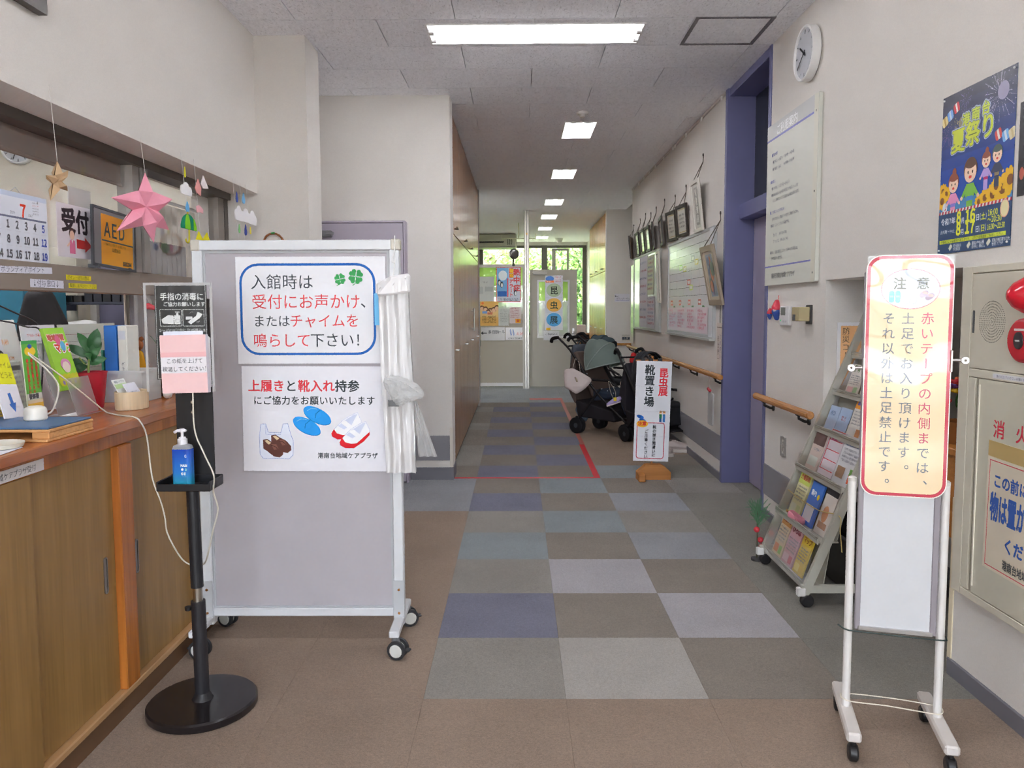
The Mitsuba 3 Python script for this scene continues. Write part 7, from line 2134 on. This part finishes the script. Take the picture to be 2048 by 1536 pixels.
def stroller(label, x, y, yaw, canopy, seat, back, scale=1.0, handle_ext=0.0, canopy_open=1.0, bow=('#7d8783', '#6d7672')):
    """A folding pushchair; its own frame: x forward, y left, z up."""
    t = thing('stroller', label, 'stroller')
    c, s = math.cos(math.radians(yaw)), math.sin(math.radians(yaw))
    M = np.array([[c * scale, -s * scale, 0, x], [s * scale, c * scale, 0, y], [0, 0, scale, .0005], [0, 0, 0, 1.0]])
    P = lambda nm, m, mat, sm=False, **k: part(t, nm, tf(m, M), mat, sm, **k)
    BK = ('satin', '#1b1b1e')
    W = .21
    for q in (1, -1):
        P('front_leg', tube(spline([[-.26, q * W, .74], [-.02, q * W, .46], [.36, q * W, .17]], 6), .013, 8), BK, True)
        P('rear_leg', tube([[.02, q * W, .50], [-.28, q * W, .14]], .012, 8), BK, True)
        P('push_bar', tube(spline([[-.10, q * W, .56], [-.36, q * W, .88], [-.46 - handle_ext, q * (W - .02), .99 + handle_ext * .5]], 6), .012, 8), BK, True)
        P('handle_grip', tube(spline([[-.45 - handle_ext, q * (W - .02), .98 + handle_ext * .5], [-.50 - handle_ext, q * (W - .03), 1.035], [-.56 - handle_ext, q * (W - .05), 1.02], [-.58 - handle_ext, q * (W - .06), .985]], 5), .019, 10), ('matte', '#141416'), True)
        P('arm_rest', tube([[-.08, q * W, .60], [.12, q * W, .60], [.22, q * W, .55]], .014, 8), BK, True)
        for fx in (.36, -.28):
            k = P('wheel_fork', cat(bx(fx - .02, fx + .02, q * W - .012, q * W + .012, .09, .19, .004)), BK)
            for d in (-.026, .026):
                r = .082 if fx > 0 else .088
                w = rot(lathe([(.028, -.010), (r - .010, -.012), (r, -.006), (r, .006), (r - .010, .012), (.028, .010), (.028, -.010)], 28), 90, (1, 0, 0))
                h = rot(lathe([(0, -.008), (.030, -.008), (.030, .008), (0, .008)], 20), 90, (1, 0, 0))
                part(k, 'wheel', tf(mv(w, fx, q * W + d, r + .0005), M), ('matte', '#17171a'), 40)
                part(k, 'wheel_hub', tf(mv(h, fx, q * W + d, r + .0005), M), ('satin', '#33373c'), 40)
    P('handle_crossbar', tube([[-.42, -W + .02, .95], [-.42, W - .02, .95]], .010, 8), BK, True)
    P('foot_rest', cat(tube([[.33, -W, .19], [.40, -.1, .20], [.40, .1, .20], [.33, W, .19]], .011, 8), bx(.24, .40, -.15, .15, .195, .205, .003)), BK)
    P('seat', facet_noise(blob([(-.06, -.17, .40), (-.06, .17, .40), (.22, -.16, .45), (.22, .16, .45), (-.06, -.17, .46), (-.06, .17, .46)], .03, 2), .006, 12), ('matte', seat), True)
    P('backrest', facet_noise(blob([(-.09, -.17, .44), (-.09, .17, .44), (-.34, -.16, .86), (-.34, .16, .86)], .03, 2), .006, 12), ('matte', back), True)
    P('rear_cover', facet_noise(blob([(-.36, -.17, .84), (-.36, .17, .84), (-.42, -.19, .52), (-.42, .19, .52), (-.33, -.18, .34), (-.33, .18, .34)], .018, 2).subdivide(), .010, 9), ('matte', back), True)
    P('leg_panel', blob([(.22, -.14, .44), (.22, .14, .44), (.30, -.13, .26), (.30, .13, .26)], .018, 2), ('matte', seat), True)
    P('shopping_basket', facet_noise(blob([(-.28, -.17, .20), (.18, -.17, .18), (-.28, .17, .20), (.18, .17, .18), (-.30, -.18, .34), (-.30, .18, .34), (.14, -.17, .26), (.14, .17, .26)], .02, 2), .008, 10), ('matte', '#222024'), True)
    # canopy: ribbed half dome
    n, m = 17, 15
    v = []
    for i in range(n):
        b = i / (n - 1) * canopy_open
        for j in range(m):
            a = PI * j / (m - 1)
            rr = .225 * (1 + .02 * math.cos(b * 26))
            ang = math.radians(122) - b * math.radians(88)
            p = np.array([-.16 + math.cos(ang) * rr * math.sin(a) * 1.45, math.cos(a) * .225, .70 + math.sin(ang) * rr * math.sin(a) * 1.45])
            v.append(p)
    f = [[i * m + j, i * m + j + 1, (i + 1) * m + j + 1] for i in range(n - 1) for j in range(m - 1)] + [[i * m + j, (i + 1) * m + j + 1, (i + 1) * m + j] for i in range(n - 1) for j in range(m - 1)]
    cm = trimesh.Trimesh(np.array(v), np.array(f), process=False)
    cm.apply_transform(trimesh.transformations.rotation_matrix(math.radians(18), (0, 1, 0), (-.16, 0, .70)))
    P('canopy', cm, ('matte', canopy), True)
    edge = np.array(cm.vertices).reshape(n, m, 3)
    for i in (0, n // 2, n - 1):
        P('canopy_bow', tube(edge[i], .008, 6), ('satin', bow[0] if i else bow[1]), True)
    return t, M


st, SMx = stroller('stroller with a grey-green canopy and navy seat, nearest in the corridor', 1.00, 8.30, -42, '#66736e', '#26303f', '#51453f', 1.0, .12)


def at_st(M, p):
    return (M @ np.array([*p, 1.0]))[:3]


k = part(st, 'star_dots', cat(*[blob([at_st(SMx, q)], .006, 1) for q in ((.02, -.18, .505), (.10, -.185, .49), (.18, -.19, .47), (-.10, -.20, .56), (.25, -.16, .42), (-.16, -.2, .66), (.05, -.19, .44))]), ('satin', '#b9c4cc'))
stroller('black stroller with folded dark canopy behind the grey-green one', 1.18, 9.65, -35, '#3a4a50', '#23262c', '#2c2a2c', 1.0, .02, .6, ('#2c3438', '#2c3438'))
st3, SM3 = stroller('black stroller with dark seat half hidden behind the shoe banner', 1.40, 7.66, -60, '#1f2228', '#1d1e22', '#26242a', .9, .0, .3, ('#26282c', '#26282c'))

# bags, hat, coat
t = thing('tote_bag', 'white cloth bag hanging from the grey-green stroller by long strings', 'bag')
b0 = np.array([.62, 8.18, .60])
part(t, 'pouch', facet_noise(blob([b0 + (-.085, 0, .085), b0 + (-.085, 0, -.06), b0 + (.0, 0, -.105), b0 + (.08, -.01, -.06), b0 + (.125, -.01, -.01), b0 + (-.04, 0, .09)], .038, 3).subdivide(), .020, 11, 2), ('matte', '#cfc2bf'), True)
part(t, 'printed_motif', facet_noise(blob([b0 + (-.01, -.036, .03), b0 + (.01, -.042, -.01)], .012, 2), .004), ('matte', '#9a8a78'), True)
part(t, 'string', tube(spline([b0 + (-.04, -.01, .095), b0 + (-.005, .02, .22), at_st(SMx, (-.30, -.20, .80))], 5), .004, 6), ('matte', '#a39a94'), True)
part(t, 'string', tube(spline([b0 + (.055, -.01, .02), b0 + (.035, .02, .18), at_st(SMx, (-.29, -.20, .79))], 5), .004, 6), ('matte', '#a39a94'), True)
t = thing('child_shoe', 'small lilac child shoe with a yellow tag hanging by its laces from the stroller', 'shoe')
s0 = np.array([.955, 7.62, .42])
part(t, 'upper', blob([s0 + (-.055, 0, -.015), s0 + (-.02, 0, .0), s0 + (.04, 0, .018), s0 + (.06, 0, .045), s0 + (.005, 0, .03)], [.016, .02, .022, .02, .018], 2), ('satin', '#9a8cb8'), True)
part(t, 'sole', blob([s0 + (-.062, -.012, -.030), s0 + (-.062, .012, -.030), s0 + (.065, -.012, .012), s0 + (.065, .012, .012)], .008, 2), ('satin', '#d8cdd0'), True)
part(t, 'tag', bx(*(s0[0] - .002, s0[0] + .028), *(s0[1] - .028, s0[1] - .020), s0[2] + .02, s0[2] + .058, .004), ('satin', '#d8bf2a'))
part(t, 'lace', cat(tube(spline([s0 + (.0, -.01, .04), s0 + (-.03, 0, .11), at_st(SMx, (.12, -.2, .60))], 5), .003, 5), tube(spline([s0 + (.02, -.01, .05), s0 + (.015, 0, .12), at_st(SMx, (.13, -.2, .60))], 5), .003, 5)), ('matte', '#a8a29a'), True)
t = thing('shoulder_bag', 'dark slate bag hanging under the handle of the grey-green stroller', 'bag')
part(t, 'body', facet_noise(blob([(.64, 8.50, .92), (.74, 8.60, .92), (.62, 8.48, .68), (.74, 8.58, .64), (.68, 8.52, .60)], .045, 3), .010, 12, 5), ('matte', '#454b54'), True)
part(t, 'strap', tube(spline([[.66, 8.52, .95], [.70, 8.56, 1.0], [.73, 8.60, .95]], 6), .008, 6), ('matte', '#2c2f34'), True)
t = thing('red_cap', 'small red knitted cap lying on the strollers', 'hat')
scene[t] = shape(facet_noise(blob([(1.245, 8.28, .80), (1.255, 8.30, .86)], [.038, .026], 3), .005, 30), ('matte', '#b82a2c'), True)
t = thing('navy_tote', 'navy bag standing upright on the strollers, left of the banner top', 'bag')
part(t, 'body', facet_noise(blob([(1.24, 7.52, .60), (1.36, 7.50, .60), (1.235, 7.52, .80), (1.38, 7.50, .80), (1.24, 7.62, .60), (1.37, 7.62, .80)], .03, 3), .008, 12), ('matte', '#1f2a36'), True)
part(t, 'strap', tube(spline([[1.25, 7.50, .82], [1.30, 7.47, .86], [1.36, 7.48, .82]], 6), .008, 6), ('matte', '#1a222c'), True)
solo('grey_coat', facet_noise(blob([(1.18, 7.30, .66), (1.28, 7.27, .70), (1.40, 7.27, .72), (1.22, 7.34, .62)], .035, 3), .018, 12, 6), ('matte', '#b3b1b6'), 'crumpled grey-white garment on the half hidden stroller beside the banner', 'clothes', smooth=True)
solo('pale_bag', facet_noise(blob([(1.12, 7.98, .58), (1.18, 8.02, .50), (1.24, 8.02, .58), (1.18, 8.0, .44)], .055, 3), .014, 10, 8), ('matte', '#d3c6b8'), 'cream cloth bag bulging beside the upper left edge of the banner', 'bag', smooth=True)
solo('grey_pouch', facet_noise(blob([(.70, 8.62, .22), (.74, 8.58, .14), (.78, 8.56, .20)], .05, 3), .012, 14, 3), ('matte', '#5f6c7c'), 'blue-grey cloth pouch lying in the rear of the nearest stroller', 'pouch', smooth=True)


def sneaker(label, x, y, yaw, c1, c2):
    t = thing('sneaker', label, 'shoe')
    M = frame_matrix((x, y, .0005), (math.cos(math.radians(yaw)), math.sin(math.radians(yaw)), 0), (-math.sin(math.radians(yaw)), math.cos(math.radians(yaw)), 0))
    part(t, 'sole', tf(extrude(unary_union([ell(.085, 0, .06, .048), ell(-.09, 0, .05, .038), Polygon([(-.09, -.038), (.085, -.047), (.085, .047), (-.09, .038)])]), .028), M), ('satin', c2))
    m = trimesh.convex.convex_hull(np.vstack([trimesh.creation.icosphere(2).vertices * r + np.array(p) for p, r in (((.10, 0, .045), .034), ((.03, 0, .058), .038), ((-.09, 0, .05), .034), ((-.095, 0, .085), .028), ((-.03, 0, .085), .030))]))
    part(t, 'upper', tf(m, M), ('satin', c1), True)
    part(t, 'collar', tf(mv(lathe([(.022, 0), (.030, .006), (.033, .014), (.028, .018), (.022, .012), (.020, 0)], 20), -.065, 0, .100), M), ('satin', '#6a6260'), 40)
    part(t, 'laces', tf(cat(*[tube([[.03 - .02 * k, -.02, .088 + .008 * k], [.035 - .02 * k, 0, .095 + .008 * k], [.03 - .02 * k, .02, .088 + .008 * k]], .004, 5) for k in range(3)]), M), ('satin', '#e0dcd8'))
    return t


sneaker('pale pinkish sneaker on the floor behind the banner foot', 1.50, 7.22, -8, '#b3a6a2', '#c9c2bc')
sneaker('second pale sneaker half hidden behind the banner', 1.30, 7.02, -12, '#a89c98', '#c2bbb5')
